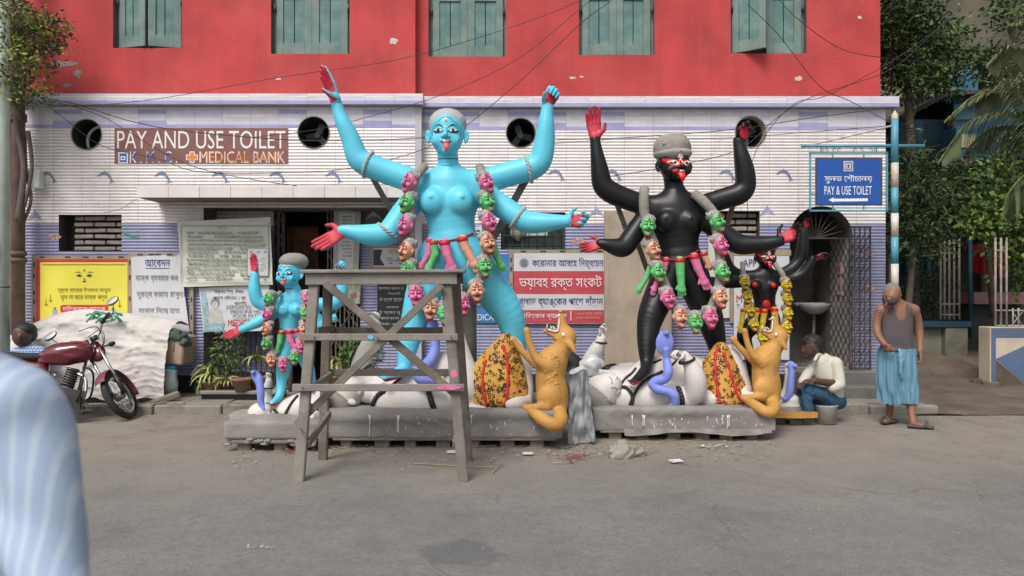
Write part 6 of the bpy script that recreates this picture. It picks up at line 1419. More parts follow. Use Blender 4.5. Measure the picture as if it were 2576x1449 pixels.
for s, a, y, b, h in (('ব্যবহার করেল ও', 953, 722, 1015, 9), ('িনয়মাবলী', 977, 735, 1008, 7), ('ঠ মূত্র মূত্র', 956, 747, 1012, 12), ('ব্যবহার', 972, 770, 1004, 7), ('ঠ স্নান মূ', 955, 780, 1010, 12), ('পায়খানা', 957, 797, 1005, 8), ('টাকা এক', 957, 810, 1005, 8)): text('lettering', s, a, y, b, y + h, D, M_pw, T, .01, .034)
D = YR - .03
T = thing('poster', 'blue poster with a portrait and white capitals behind the legs of the tall blue statue', 'poster', P(1230, 812, D)); sheet('sheet', 1168, 640, 1286, 812, D, mat('blue vinyl banner', (.05, .20, .47), .5, .08, 3), T, .006, 2); poly('picture', ring_pts(1212, 745, 26, 26, 18), D, M_pg, T, .012); poly('picture', ring_pts(1208, 728, 17, 12, 14), D, M_ink, T, .014)
text('lettering', 'MEDICAL .', 1180, 790, 1258, 806, D, M_swhite, T, .03, .012); text('lettering', 'দ্য', 1222, 776, 1232, 784, D, M_swhite, T, .02, .012)
T = thing('paper_notice', 'torn white paper scrap behind the shoulder garland of the tall blue statue', 'notice', P(1215, 645, D)); poly('sheet', [(1192, 572), (1240, 562), (1236, 622), (1222, 645), (1190, 640)], D, M_paper, T, .01); tlines(T, 1196, 1232, [580 + 9 * i for i in range(6)], D, M_ink, 5, 9, .6, .014)
# --- red and white blood bank banner
D = YR - .04
T = thing('poster', 'red and white striped banner of Bengali lines hanging below the barred window', 'poster', P(1405, 812, D)); strips(T, 1290, 637, 1526, 806, D, 9, seed=5)
for k, (a, b, m) in enumerate(((637, 682, M_paper), (682, 740, None), (740, 780, M_paper), (780, 812, None))): sheet('banner_band', 1292, a, 1525, b, D - .014, m or mat('crimson vinyl banner', (.52, .065, .085), .55, .06, 3, .15, 12), T, .005, 7, nu=30, nv=8)
Dt = D - .0195
for k in range(22): a = k * .2856; poly('virus_mark', ring_pts(1318 + 10 * math.cos(a), 661 + 10 * math.sin(a), 1.4, 1.4, 6), Dt, M_grey, T, .002 + k * .0001)
poly('virus_mark', ring_pts(1318, 661, 7.5, 7.5, 14), Dt, M_grey, T, .001)
text('lettering', 'কেরানার আবেহ িনর্বাচন', 1338, 648, 1518, 676, Dt, M_navy, T, .008); text('lettering', 'ভয়াবহ রক্ত সংকট', 1306, 691, 1514, 731, Dt, M_swhite, T, .022); text('lettering', 'ব্লাড ব্যাঙ্েকর পােশ দাঁড়ান', 1306, 745, 1517, 773, Dt, M_navy, T, .008)
text('lettering', 'মিডেকল ব্যাঙ্ক', 1312, 785, 1426, 805, Dt, M_swhite, T, .018); flat('divider', 1435, 782, 1437, 806, Dt, M_swhite, T); M_tan = mat('tan print', (.58, .35, .25), .6, bump=0)
text('lettering', '১৯৮০ সাল েথেক', 1446, 785, 1516, 793, Dt, M_tan, T, .01); text('lettering', 'রক্ত আেন্দালেন', 1450, 797, 1510, 805, Dt, M_tan, T, .01)
T = thing('poster', 'white poster with navy capitals behind the shoulder of the small black statue', 'poster', P(1880, 800, D)); sheet('sheet', 1846, 644, 1985, 905, D, M_paper, T, .005, 1); text('lettering', 'APP', 1868, 652, 1903, 670, D, M_navy, T, .03, .012); text('lettering', 'M', 1852, 742, 1866, 760, D, M_sred, T, .04, .012); text('lettering', 'T. R', 1852, 765, 1878, 776, D, M_grey, T, .02, .012)
T = thing('wall_panel', 'narrow cream board with rusty edge strip between the cement slab and the white poster', 'wall panel', P(1815, 800, D)); flat('panel', 1782, 560, 1835, 800, D, M_cream, T, .0); flat('edge_strip', 1836, 640, 1845, 812, D, M_card, T, .0); flat('edge_strip', 1838, 628, 1990, 643, D, M_card, T, .002)

# ------------------------------------------------ hanging street sign on its pole
D = 10.2; s = D / F
M_pblue = mat('sky blue pole enamel', (.085, .30, .42), .45, .15, 5, .1, dirt=(.25, .25, .24), dirt_amt=.35, dirt_scale=6); M_pwh = mat('off white pole enamel', (.58, .55, .50), .5, .1, 5, .1, dirt=(.36, .22, .13), dirt_amt=.7, dirt_scale=7); M_sgn = mat('royal blue sign enamel', (.012, .085, .36), .35, .08, 3, 0)
T = thing('sign_pole', 'blue and white banded iron pole with bracket arm at the corner of the building', 'pole', (P(2251, 0, D).x, D, .1))
X = P(2251, 0, D).x; Z = lambda y: P(0, y, D).z
for a, b, m, r in ((300, 410, M_pblue, 8.6), (410, 472, M_pwh, 8.9), (472, 537, M_pblue, 8.6), (537, 597, M_pwh, 8.9), (597, 664, M_pblue, 8.8), (664, 740, M_pwh, 9), (740, 820, M_pblue, 9), (820, 900, M_pwh, 9.2), (900, 1010, M_pblue, 9.2)):
    MB().cyl((X, D, Z(b)), (X, D, Z(a)), r * s, 20).build('painted_band', m, T)
MB().lathe((X, D, Z(300)), [(.045, 0), (.05, .01), (.035, .02), (.045, .045), (.04, .065), (.018, .08), (.022, .09), (.012, .1), (.001, .118)], 18).build('finial', M_pwh, T)
MB().cyl(P(2018, 367, D), P(2325, 367, D), 4 * s, 12).build('bracket_arm', M_pblue, T); MB().cyl(P(2042, 364, D), P(2246, 316, D), 2.6 * s, 8).build('brace_rod', M_pwh, T); MB().cyl(P(2016, 367, D), P(2024, 367, D), 5 * s, 12).build('arm_cap', M_pblue, T)
def scroll(x, y, r, fl, m=None): return MB().tube([P(x + fl * (r * .1 + r * t) * math.cos(2.2 + t * 5.2), y + (r * .1 + r * t) * math.sin(2.2 + t * 5.2), D) for t in [i / 22 for i in range(23)]], .9 * s, 5).build('iron_scroll', M_pblue if m is None else m, T)
for x in (2066, 2078, 2100, 2112, 2152, 2166, 2190, 2204): scroll(x, 376, 5.5, 1 if x % 4 else -1, M_iron)
for y in (402, 414, 440, 452, 478, 490, 512, 524): scroll(2240, y, 5.5, 1 if y % 4 else -1, M_iron)
T2 = thing('hanging_sign', 'blue hanging sign with PAY & USE TOILET and a white arrow', 'sign', P(2134, 532, D)); D2 = D
g = MB()
for a, b in (((2036, 385), (2233, 385)), ((2036, 530), (2233, 530)), ((2038, 385), (2038, 530)), ((2231, 385), (2231, 530))): MB().bar(P(*a, D), P(*b, D), 4 * s, .02, (0, 1, 0)).build('frame_bar', M_pblue, T2)
for a, b in (((2095, 386), (2095, 398)), ((2173, 386), (2173, 398)), ((2095, 518), (2095, 529)), ((2173, 518), (2173, 529)), ((2039, 425), (2052, 425)), ((2039, 488), (2052, 488)), ((2218, 425), (2230, 425)), ((2218, 488), (2230, 488)), ((2066, 368), (2066, 385)), ((2205, 368), (2205, 385))): MB().bar(P(*a, D), P(*b, D), 3 * s, .015, (0, 1, 0)).build('frame_stub', M_pblue, T2)
a, b = P(2052, 517, D), P(2218, 397, D); MB().box(((a.x + b.x) / 2, D, (a.z + b.z) / 2), (b.x - a.x, .05, b.z - a.z), bev=.006).build('sign_case', M_iron, T2)
Dt = D - .027; flat('sign_face', 2055, 400, 2215, 514, Dt, M_sgn, T2, .0)
text('lettering', 'সুলভ েশৗচালয়', 2074, 438, 2194, 462, Dt, M_swhite, T2, .018); text('lettering', 'PAY & USE TOILET', 2074, 468, 2193, 490, Dt, M_swhite, T2, .06)
poly('arrow', [(2084, 503), (2098, 496), (2096, 500), (2183, 499), (2183, 506), (2096, 507), (2098, 510)], Dt, M_swhite, T2)
flat('emblem', 2122, 405, 2146, 431, Dt, M_pwh, T2); flat('emblem_mark', 2125, 408, 2143, 428, Dt, M_sgn, T2, .003)
for k in range(4): flat('emblem_mark', 2126.5 + k * 4, 409.5, 2128.5 + k * 4, 426.5, Dt, M_pwh, T2, .0035)
flat('emblem_mark', 2129, 412, 2139, 424, Dt, M_pwh, T2, .004); flat('emblem_mark', 2131.5, 414, 2136.5, 422, Dt, M_sgn, T2, .005)
# ------------------------------------------------ timber trestle
T = thing('timber_trestle', 'tall grey timber trestle with crossed braces in front of the blue statues', 'trestle', (-1.06, 6.8, 0))
M_wd = [mat('weathered plank %s' % n, c, .85, .18, 4, .5, 60, dirt=(.32, .295, .265), dirt_amt=.55, dirt_scale=d) for n, c, d in (('grey', (.175, .152, .130), 5), ('brown', (.150, .122, .098), 4), ('pale', (.225, .200, .175), 6))]
yf, yb = 6.40, 7.20; tf, tb = 6.62, 6.98
LEG = {}
for k, (ft, top, w, m) in enumerate((((752, 1215, yf), (792, 700, tf), .085, 2), ((1166, 1208, yf), (1122, 700, tf), .085, 0), ((812, 1157, yb), (826, 700, tb), .08, 1), ((1178, 1150, yb), (1146, 700, tb), .08, 1))):
    a, b = P(*ft), P(*top); a.z = 0.0; LEG[k] = (a, b); MB().bar(a, b, w, .06, (0, 1, 0), bev=.008).build('leg', M_wd[m], T)
def rail(x0, y0, x1, y1, D, w, m, d=0, nm='rail', t=.035):
    a, b = P(x0, y0, D), P(x1, y1, D); MB().bar(a, b, t, w, (0, 1, 0), bev=.005).build(nm, M_wd[m], T) if False else MB().bar(a, b, w, t, (0, 1, 0), bev=.005).build(nm, M_wd[m], T)
for y, D, x0, x1, m in ((848, 6.51, 752, 1152, 2), (975, 6.44, 736, 1168, 2)): rail(x0, y, x1, y + 0, D, .058, m)
for y, D, x0, x1, m in ((832, 7.09, 800, 1140, 1), (937, 7.14, 808, 1160, 0)): rail(x0, y, x1, y, D, .062, m)
rail(818, 712, 1155, 1000, 6.56, .065, 1, nm='brace', t=.03); rail(1112, 716, 745, 1068, 6.53, .062, 0, nm='brace', t=.03)
for i, (za, zb) in enumerate(((.30, .44), (1.22, 1.22), (.75, .80))):
    for s in (0, 1):
        a0, b0 = LEG[s]; a1, b1 = LEG[s + 2]; q = lambda a, b, z: a.lerp(b, (z - a.z) / (b.z - a.z)); p0, p1 = q(a0, b0, za), q(a1, b1, zb); off = Vector((.05 if s == 0 else -.05, 0, 0)); MB().bar(p0 + off, p1 + off, .06, .03, (1, 0, 0), bev=.005).build('side_rail', M_wd[(i + s) % 3], T)
a, b = P(769, 702, tf - .05), P(1150, 700, tf - .05); MB().bar(a, b, .098, .03, (0, 1, 0), bev=.004).build('apron', M_wd[2], T); MB().bar(P(800, 702, tb + .05), P(1165, 700, tb + .05), .10, .03, (0, 1, 0), bev=.004).build('apron', M_wd[1], T)
zt = P(0, 683, tf).z
for k in range(3): y0 = tf - .10 + k * .17; a = P(752 + 4 * k, 0, y0); b = P(1170 - 3 * k, 0, y0); MB().box(((a.x + b.x) / 2, y0 + .08, zt + .004 * k), (b.x - a.x, .16, .028), Matrix.Rotation(.004 * (k - 1), 3, 'Y'), bev=.006).build('top_plank', M_wd[(2, 0, 1)[k]], T)
for x, y, D, w, h, m in ((932, 848, 6.485, .05, .05, M_cyan), (1130, 975, 6.415, .25, .045, M_pink), (1142, 940, 6.40, .06, .08, M_pink), (1118, 975, 6.413, .02, .02, M_tongue)):
    c = P(x, y, D); g = MB(); n = 14; r = random.Random(x); g.add([(c.x + w / 2 * r.uniform(.7, 1.1) * math.cos(6.28 * i / n), c.y, c.z + h / 2 * r.uniform(.7, 1.0) * math.sin(6.28 * i / n)) for i in range(n)], [tuple(range(n))]); g.build('paint_smear', m, T, fix=False)
for x, y in ((757, 1080), (790, 848), (1135, 848), (760, 975), (1160, 975), (950, 850), (1120, 730)): MB().cyl(P(x, y, 6.35), P(x, y, 6.50), .006, 6).build('nail', M_iron, T)

# ------------------------------------------------ motorcycle
M_maroon = mat('maroon motorcycle enamel', (.12, .006, .016), .2, .12, 3, 0, dirt=(.16, .09, .08), dirt_amt=.35, dirt_scale=7, spec=.6, coat=.7); M_mgrey = mat('dusty maroon plastic', (.19, .055, .075), .45, .15, 5, .05)
M_rub = mat('black rubber', (.022, .021, .021), .8, .2, 20, .3); M_chr = mat('scratched chrome', (.60, .60, .60), .22, .1, 5, 0, metal=1); M_eng = mat('grey cast aluminium', (.20, .20, .20), .45, .2, 12, .2, metal=.7); M_bpl = mat('black plastic', (.02, .02, .022), .45, .2, 6, .1); M_mir = mat('mirror glass', (.75, .78, .78), .05, .02, bump=0, metal=1)
T = thing('motorcycle', 'maroon motorcycle on its stand with front wheel turned away before the white tarpaulin heap', 'motorcycle'); T.location = P(299, 1052, 9.36); T.location.z = -.02
# local frame: x forward, y to its left, z up, origin under the front axle
fwd = Vector((.95, .31, 0)).normalized(); lean = R(-14)
lft = Vector((-fwd.y, fwd.x, 0)); Mx = Matrix((fwd, lft, Vector((0, 0, 1)))).transposed(); T.rotation_euler = (Mx @ Matrix.Rotation(R(-10), 3, 'X')).to_euler()
def wheel(cx, steer, nm, r=.30, w=.075):
    rot = Matrix.Rotation(R(steer), 3, 'Z'); c = Vector((cx, 0, r + .01)); ax = rot @ Vector((0, 1, 0))
    wl = MB().lathe(c - ax * w / 2, [(r - .055, 0), (r - .02, .0), (r - .004, w * .2), (r, w * .5), (r - .004, w * .8), (r - .02, w), (r - .055, w)], 40, ax).build(nm, M_rub, T, local=True)
    MB().lathe(c - ax * .025, [(r - .075, 0), (r - .05, -.008), (r - .05, .058), (r - .075, .05), (r - .075, 0)], 36, ax).build('rim', M_chr, wl, local=True)
    MB().cyl(c - ax * .05, c + ax * .05, .05, 16).build('hub', M_eng, wl, local=True)
    for k in range(14):
        a = 6.2832 * k / 14; u = rot @ Vector((math.cos(a), 0, math.sin(a))); v = rot @ Vector((math.cos(a + .35), 0, math.sin(a + .35))); MB().cyl(c + v * .04 + ax * .03 * (-1) ** k, c + u * (r - .065), .003, 4).build('spoke', M_chr, wl, local=True)
    return wl, c, rot, ax
wl, wc, wr_, wax = wheel(0, 0, 'front_wheel'); wheel(-1.28, 0, 'rear_wheel')
AXF = Vector((-.33, 0, .62)).normalized(); SM = Matrix.Translation(wc) @ Matrix.Rotation(R(70), 4, AXF) @ Matrix.Translation(-wc); wl.matrix_basis = SM
STEER = {'fork_leg', 'fork_slider', 'front_mudguard', 'handlebar', 'grip', 'lever', 'switch_pod', 'mirror_stem', 'mirror', 'indicator', 'indicator_stem', 'dial', 'dial_face', 'headlamp'}
def L(nm, mb, m, par=None, fix=True):
    o = mb.build(nm, m, par or T, local=True, fix=fix)
    if nm in STEER and par is None: o.matrix_basis = SM
    return o
ft = Vector((-.335, 0, .92)); st = wr_
for s in (-1, 1): L('fork_leg', MB().cyl(wc + wax * .075 * s, Vector((-.30, 0, .86)) + wax * .075 * s, .019, 12), M_chr); L('fork_slider', MB().cyl(wc + wax * .075 * s, wc.lerp(Vector((-.30, 0, .86)), .42) + wax * .075 * s, .028, 12), M_bpl)
# front mudguard
g = MB(); g.grid(lambda u, v: tuple(wc + wr_ @ Vector((math.cos(R(20 + 150 * u)) * (.335 + .012 * (1 - (2 * v - 1) ** 2)), (v - .5) * .135, math.sin(R(20 + 150 * u)) * (.335 + .018 * (1 - (2 * v - 1) ** 2))))), 20, 8); o = L('front_mudguard', g, M_mgrey); o.modifiers.new('s', 'SOLIDIFY').thickness = .004
f = Field((-.95, -.24, .60), (-.22, .24, 1.06), .011)      # tank
f.ell((-.56, 0, .84), (.27, .155, .135), k=0); f.ell((-.44, 0, .86), (.17, .165, .12), k=.05); f.box((-.70, 0, .78), (.17, .085, .07), rd=.03, k=.06)
for s in (-1, 1): f.ell((-.50, .20 * s, .82), (.16, .05, .05), k=.04, sub=True)
f.build('fuel_tank', M_maroon, T, local=True)
L('fuel_cap', MB().cyl((-.50, 0, .965), (-.50, 0, .985), .04, 16), M_chr)
f = Field((-1.62, -.2, .68), (-.72, .2, .95), .012); f.chain([(-.80, 0, .80), (-1.05, 0, .80), (-1.45, 0, .86)], [.09, .10, .09], flat=((0, 0, 1), .55), k=.02); f.build('seat', M_rub, T, local=True)
f = Field((-1.75, -.2, .5), (-.75, .2, .9), .012); f.chain([(-.85, 0, .66), (-1.2, 0, .72), (-1.66, 0, .80)], [.10, .09, .05], k=.03); f.build('side_panel', M_maroon, T, local=True)
for s in (-1, 1): f = Field((-1.1, .12 * s - .1, .45), (-.7, .12 * s + .1, .75), .011); f.chain([(-.82, .12 * s, .58), (-.98, .12 * s, .64)], [.085, .06], flat=((0, 1, 0), .45), k=.02); f.build('side_cover', M_maroon, T, local=True)
# engine
L('crankcase', MB().box((-.66, 0, .36), (.34, .22, .20), bev=.05), M_eng)
for s in (-1, 1): L('engine_cover', MB().lathe((-.66 + .03 * s, .105 * s, .36), [(.125, 0), (.12, .025), (.09, .04), (.0, .042)], 24, (0, s, 0)), M_eng)
cyl = L('cylinder', MB().cyl((-.56, 0, .44), (-.50, 0, .66), .07, 18), M_bpl)
for k in range(7): L('cooling_fin', MB().cyl((-.555 + .008 * k, 0, .47 + .028 * k), (-.552 + .008 * k, 0, .478 + .028 * k), .095, 18), M_eng, cyl)
L('exhaust_pipe', MB().tube(smooth_path([(-.46, -.03, .60), (-.36, -.06, .52), (-.36, -.10, .32), (-.46, -.13, .22), (-.75, -.15, .21), (-1.0, -.16, .25), (-1.55, -.18, .36)], 6), [.02] * 24 + [.03, .038] + [.045] * 11, 12), M_chr)
L('frame', MB().tube(smooth_path([(-.33, 0, .88), (-.38, 0, .70), (-.44, 0, .40), (-.50, 0, .22), (-.85, 0, .22), (-.95, 0, .45), (-1.28, 0, .31)], 5), .017, 8), M_bpl); L('frame', MB().tube([(-.33, 0, .88), (-.9, 0, .72), (-1.6, 0, .76)], .017, 8), M_bpl)
L('leg_guard', MB().tube(smooth_path([(-.40, 0, .66), (-.36, .16, .66), (-.34, .30, .58), (-.36, .31, .36), (-.42, .20, .26), (-.46, .04, .25)], 6), .013, 8), M_bpl); L('leg_guard', MB().tube(smooth_path([(-.40, 0, .66), (-.36, -.16, .66), (-.34, -.30, .58), (-.36, -.31, .36), (-.42, -.20, .26), (-.46, -.04, .25)], 6), .013, 8), M_bpl)
L('leg_shield', MB().bar((-.38, -.20, .22), (-.62, -.20, .22), .02, .22, (0, 0, 1)), M_bpl); L('bash_plate', MB().box((-.50, -.17, .30), (.30, .012, .22), Matrix.Rotation(R(12), 3, 'Y'), bev=.004), mat('dull brown plate', (.05, .035, .03), .6, .2))
L('kick_start', MB().tube([(-.78, -.14, .30), (-.76, -.2, .34), (-.64, -.21, .56), (-.64, -.27, .57)], .010, 8), M_chr); L('footrest', MB().cyl((-.80, -.30, .28), (-.80, .30, .28), .016, 8), M_rub)
L('shock_absorber', MB().cyl((-1.22, .13, .36), (-1.14, .13, .72), .028, 10), M_bpl); L('shock_absorber', MB().cyl((-1.22, -.13, .36), (-1.14, -.13, .72), .028, 10), M_bpl); L('rear_mudguard', MB().grid(lambda u, v: (-1.28 + math.cos(R(70 + 110 * u)) * .34, (v - .5) * .14, .31 + math.sin(R(70 + 110 * u)) * .34), 14, 4), M_bpl, fix=False)
# steering head parts
H = Vector((-.33, 0, .93)); Sx = lambda x, y, z: H + st @ Vector((x, y, z))
L('handlebar', MB().tube(smooth_path([Sx(-.16, .40, .12), Sx(-.10, .28, .13), Sx(-.0, .12, .06), Sx(.0, 0, .03), Sx(.0, -.12, .06), Sx(-.10, -.28, .13), Sx(-.16, -.40, .12)], 5), .012, 8), M_chr)
for s in (-1, 1):
    L('grip', MB().cyl(Sx(-.19, .43 * s, .12), Sx(-.13, .31 * s, .13), .019, 12), M_rub); L('lever', MB().tube([Sx(-.08, .27 * s, .13), Sx(-.06, .33 * s, .13), Sx(-.13, .46 * s, .12)], .006, 6), M_chr); L('switch_pod', MB().box(Sx(-.11, .28 * s, .135), (.05, .06, .05), bev=.012), M_bpl)
    m0 = Sx(-.11, .30 * s, .14); m1 = Sx(-.02, .36 * s, .22); m2 = Sx(-.05, .43 * s, .34)
    L('mirror_stem', MB().tube(smooth_path([m0, m1, m2], 6), .006, 6), M_bpl)
    hd = L('mirror', MB().ell(m2 + Vector((0, 0, .04)), (.018, .085, .052), 16, st), M_bpl); L('mirror_glass', MB().ell(m2 + st @ Vector((-.012, 0, 0)) + Vector((0, 0, .04)), (.012, .077, .045), 16, st), M_mir, hd)
    L('indicator', MB().ell(Sx(.10, .20 * s, -.06), (.04, .045, .028), 10, st), M_bpl); L('indicator_stem', MB().cyl(Sx(.05, .06 * s, -.06), Sx(.09, .17 * s, -.06), .010, 8), M_bpl); L('dial', MB().cyl(Sx(.02, .062 * s, .04), Sx(-.01, .062 * s, .085), .048, 18), M_bpl); L('dial_face', MB().cyl(Sx(-.011, .062 * s, .086), Sx(-.012, .062 * s, .088), .042, 18), M_mir)
f = Field((-.40, -.2, .62), (-.02, .2, .98), .010); c = Sx(.10, 0, -.08); f.ell(c, (.07, .10, .11), k=.0); f.chain([c + Vector((-.02, 0, .09)), c + Vector((-.06, 0, .15))], [.07, .05], flat=((1, 0, 0), .6)); f.build('headlamp_cowl', M_maroon, T, local=True).matrix_basis = SM
L('headlamp', MB().ell(c + st @ Vector((.045, 0, 0)), (.045, .082, .085), 18, st), M_mir)
for s in (-1, 1): L('brake_cable', MB().tube(smooth_path([Sx(-.08, .28 * s, .13), Sx(.08, .14 * s, .20), Sx(.14, .03 * s, .02), Sx(.0, -.03 * s, -.2)], 6), .005, 5), M_rub)
L('side_stand', MB().cyl((-.78, .1, .24), (-.74, .30, .01), .010, 6), M_bpl)

# ------------------------------------------------ tarpaulin-covered heap and things beside it
M_tarp = mat('off-white woven tarpaulin', (.60, .56, .53), .8, .08, 3, .4, 14, dirt=(.40, .36, .33), dirt_amt=.5, dirt_scale=2)
T = thing('covered_stall', 'heap covered with an off-white sheet in front of the yellow banner behind the motorcycle', 'tarpaulin', P(230, 1000, 10.3))
prof = [(-60, 905), (0, 880), (60, 850), (110, 824), (160, 806), (215, 797), (262, 802), (300, 806), (340, 810), (390, 818), (430, 824), (452, 828)]
def tarp(u, v):
    x = -60 + 512 * u; i = 0
    while i < len(prof) - 2 and prof[i + 1][0] < x: i += 1
    (xa, ya), (xb, yb_) = prof[i], prof[i + 1]; t = (x - xa) / (xb - xa); top = ya + (yb_ - ya) * t
    if v < .3:
        w = v / .3; Y = 10.86 - .62 * w; y = top + 0; p = P(x, top - 6 * (1 - w) ** 2, 10.55); q = Vector((p.x, Y, p.z + .10 * math.sin(w * 3.1)))
    else:
        w = (v - .3) / .7; p = P(x, top, 10.55); zb = .13 + .05 * math.sin(x * .05); z = p.z + (zb - p.z) * w; Y = 10.24 - .16 * w - .10 * math.sin(w * 3) * .5; q = Vector((p.x, Y, z))
    n = noise.noise(Vector((u * 8, v * 7, 1))) * .014 + noise.noise(Vector((u * 26 + v * 6, v * 18, 5))) * .010
    fold = .007 * math.sin(u * 60 + 3 * math.sin(v * 5)) * max(0, v - .45) * 2 + .02 * math.sin(v * 34 + 2.5 * math.sin(u * 5) - u * 9) * math.exp(-((v - .42) / .14) ** 2) * (1 if u > .45 else .35)
    rg = (1 - abs(noise.noise(Vector((u * 6 + v * 3, v * 15 + u * 2, 4)))) * 2.2); fold += .022 * max(rg, 0) ** 5 + .010 * max(1 - abs(noise.noise(Vector((u * 17, v * 30, 8)))) * 2.5, 0) ** 4
    q.y -= n + fold; q.z += .5 * n * (v < .4) + .006 * noise.noise(Vector((u * 14, v * 20, 9))); return q
o = MB().grid(tarp, 130, 70).build('sheet', M_tarp, T, fix=False)
MB().grid(lambda u, v: P(452 - 22 * v + 3 * math.sin(v * 9), 826 + 60 * v * (1 - .2 * u), 10.25 + .5 * u), 8, 12).build('sheet_corner', M_tarp, T, fix=False)
g = MB()
M_gr = mat('green plastic rope', (.05, .36, .22), .5, .2, 20)
T = thing('rope_bundle', 'tangle of green plastic rope lying on top of the white covered heap', 'rope', P(260, 805, 10.3)); r = random.Random(4)
for k in range(16):
    x = r.uniform(225, 300); y = r.uniform(788, 808); a = r.uniform(-.9, .5); l = r.uniform(14, 34); D = r.uniform(10.0, 10.3)
    MB().tube(smooth_path([P(x - l * math.cos(a) / 2, y - l * math.sin(a) / 2 + 4, D), P(x, y - r.uniform(2, 7), D - .03), P(x + l * math.cos(a) / 2, y + l * math.sin(a) / 2 + 5, D)], 4), .011, 6).build('strand', M_gr, T)
T = thing('cardboard_box', 'sagging brown cardboard box sticking out beside the covered heap under the white banner', 'box', P(445, 930, 10.45)); c = P(443, 890, 10.45)
MB().box((c.x, 10.47, (P(0, 835, 10.45).z + P(0, 920, 10.45).z) / 2), (.34, .40, P(0, 848, 10.45).z - P(0, 920, 10.45).z), Matrix.Rotation(R(6), 3, 'Y'), bev=.02).build('carton', mat('brown carton', (.36, .27, .20), .9, .12, 3, .2), T)
T = thing('cloth_bundle', 'dark green cloth bundle stuffed on the carton at the end of the covered heap', 'cloth', P(455, 850, 10.4)); f = Field(tuple(P(415, 880, 10.4) - Vector((0, .25, 0))), tuple(P(490, 820, 10.4) + Vector((0, .25, 0))), .012)
for x, y, rr in ((440, 840, 16), (455, 848, 17), (468, 862, 12), (430, 848, 12)): f.ell(P(x, y, 10.35), (rr * .0056, .12, rr * .0042), k=.04)
f.ripple(.022, 42, 1.); f.build('cloth', mat('dark green grey cloth', (.07, .085, .08), .95, .3, 7), T)
T = thing('plastic_drum', 'pale plastic sack with blue top standing under the carton beside the covered heap', 'sack', P(428, 990, 10.3)); c = P(427, 0, 10.3)
g = MB(); zz = [P(0, y, 10.3).z for y in (990, 965, 945, 930, 925)]; g.tube([(c.x + .01 * math.sin(i * 2), 10.32, z) for i, z in enumerate(zz)], [.085, .09, .085, .09, .07], 14); g.build('sack', mat('pale blue white plastic', (.42, .50, .50), .5, .25, 9, .4, 20), T); MB().ell((c.x, 10.32, zz[-1]), (.09, .09, .035), 12).build('lid', mat('blue plastic', (.03, .25, .45), .5, .1), T)
T = thing('timber_scrap', 'rough broken timber lying on the pavement below the covered heap', 'timber', P(415, 1000, 10.0)); MB().bar(P(378, 1018, 9.95), P(452, 990, 10.15), .10, .09, (0, 0, 1), bev=.02).build('timber', M_wood, T)
for i, (a, b, lab) in enumerate((((150, 1040), (340, 1022), 'long thin stick lying in the gutter below the covered heap'), ((300, 1030), (420, 1012), 'short pale stick lying against the kerb beside the broken timber'))):
    T = thing('stick', lab, 'stick', P(*a, 9.7)); MB().cyl(P(*a, 9.65), P(*b, 9.9), .014, 6).build('stick', M_straw, T)

# ------------------------------------------------ plant shelf, pots and plants
M_terra = mat('earthen flower pot', (.26, .155, .105), .9, .2, 8, .3, dirt=(.16, .13, .10), dirt_amt=.6, dirt_scale=6); M_soild = mat('dark potting soil', (.05, .04, .03), .95)
T = thing('stone_shelf', 'low dark stone shelf carrying the flower pots before the doorway', 'shelf', P(600, 1010, 10.2)); x0, x1 = P(497, 0, 10.2).x, P(700, 0, 10.2).x
MB().box(((x0 + x1) / 2, 10.42, .225), (x1 - x0, .5, .05), bev=.012).build('top_slab', M_conc, T); MB().box(((x0 + x1) / 2, 10.45, .15), (x1 - x0 - .06, .42, .12), bev=.01).build('riser', M_black, T)
M_leafd = mat('mid green leaf', (.075, .135, .035), .55, .25, 9, .1); M_leafv = mat('variegated cream green leaf', (.34, .37, .13), .55, .3, 16, .1); M_leafp = mat('pale yellow green leaf', (.36, .36, .15), .55, .25, 9, .1); M_stem = mat('green brown stem', (.10, .09, .04), .8)
def blade(g, base, d, L_, w, droop, r, m=0, seg=5):
    "long arching leaf"
    p = Vector(base); d = Vector(d).normalized(); sd_ = d.cross(Vector((0, 0, 1))); sd_ = sd_.normalized() if sd_.length > .1 else Vector((1, 0, 0)); vs = []; tw = r.uniform(-.5, .5)
    for i in range(seg + 1):
        t = i / seg; ww = w * math.sin(math.pi * (.12 + .88 * t) ** .8) * .5 + .001; s2 = (sd_ * math.cos(tw) + Vector((0, 0, 1)) * math.sin(tw))
        vs += [p - s2 * ww, p + Vector((0, 0, -ww * .4)), p + s2 * ww]; d = (d + Vector((0, 0, -droop / seg * (1 + t)))).normalized(); p = p + d * L_ / seg
    fs = [(i * 3 + k, i * 3 + k + 1, i * 3 + k + 4, i * 3 + k + 3) for i in range(seg) for k in (0, 1)]; g.add(vs, fs, m, True)
def pot(label, x, y, D, r, h, plant=None):
    T = thing('flower_pot', label, 'flower pot', P(x, y, D)); c = P(x, y, D); MB().lathe(c, [(.001, 0), (r * .68, 0), (r * .95, h * .86), (r * 1.06, h * .86), (r * 1.08, h), (r * .95, h), (r * .9, h * .9), (.001, h * .88)], 20).build('pot', M_terra, T); MB().lathe(c + Vector((0, 0, h * .885)), [(.001, .006), (r * .9, 0)], 16).build('soil', M_soild, T, fix=False); return T, c + Vector((0, 0, h * .88))
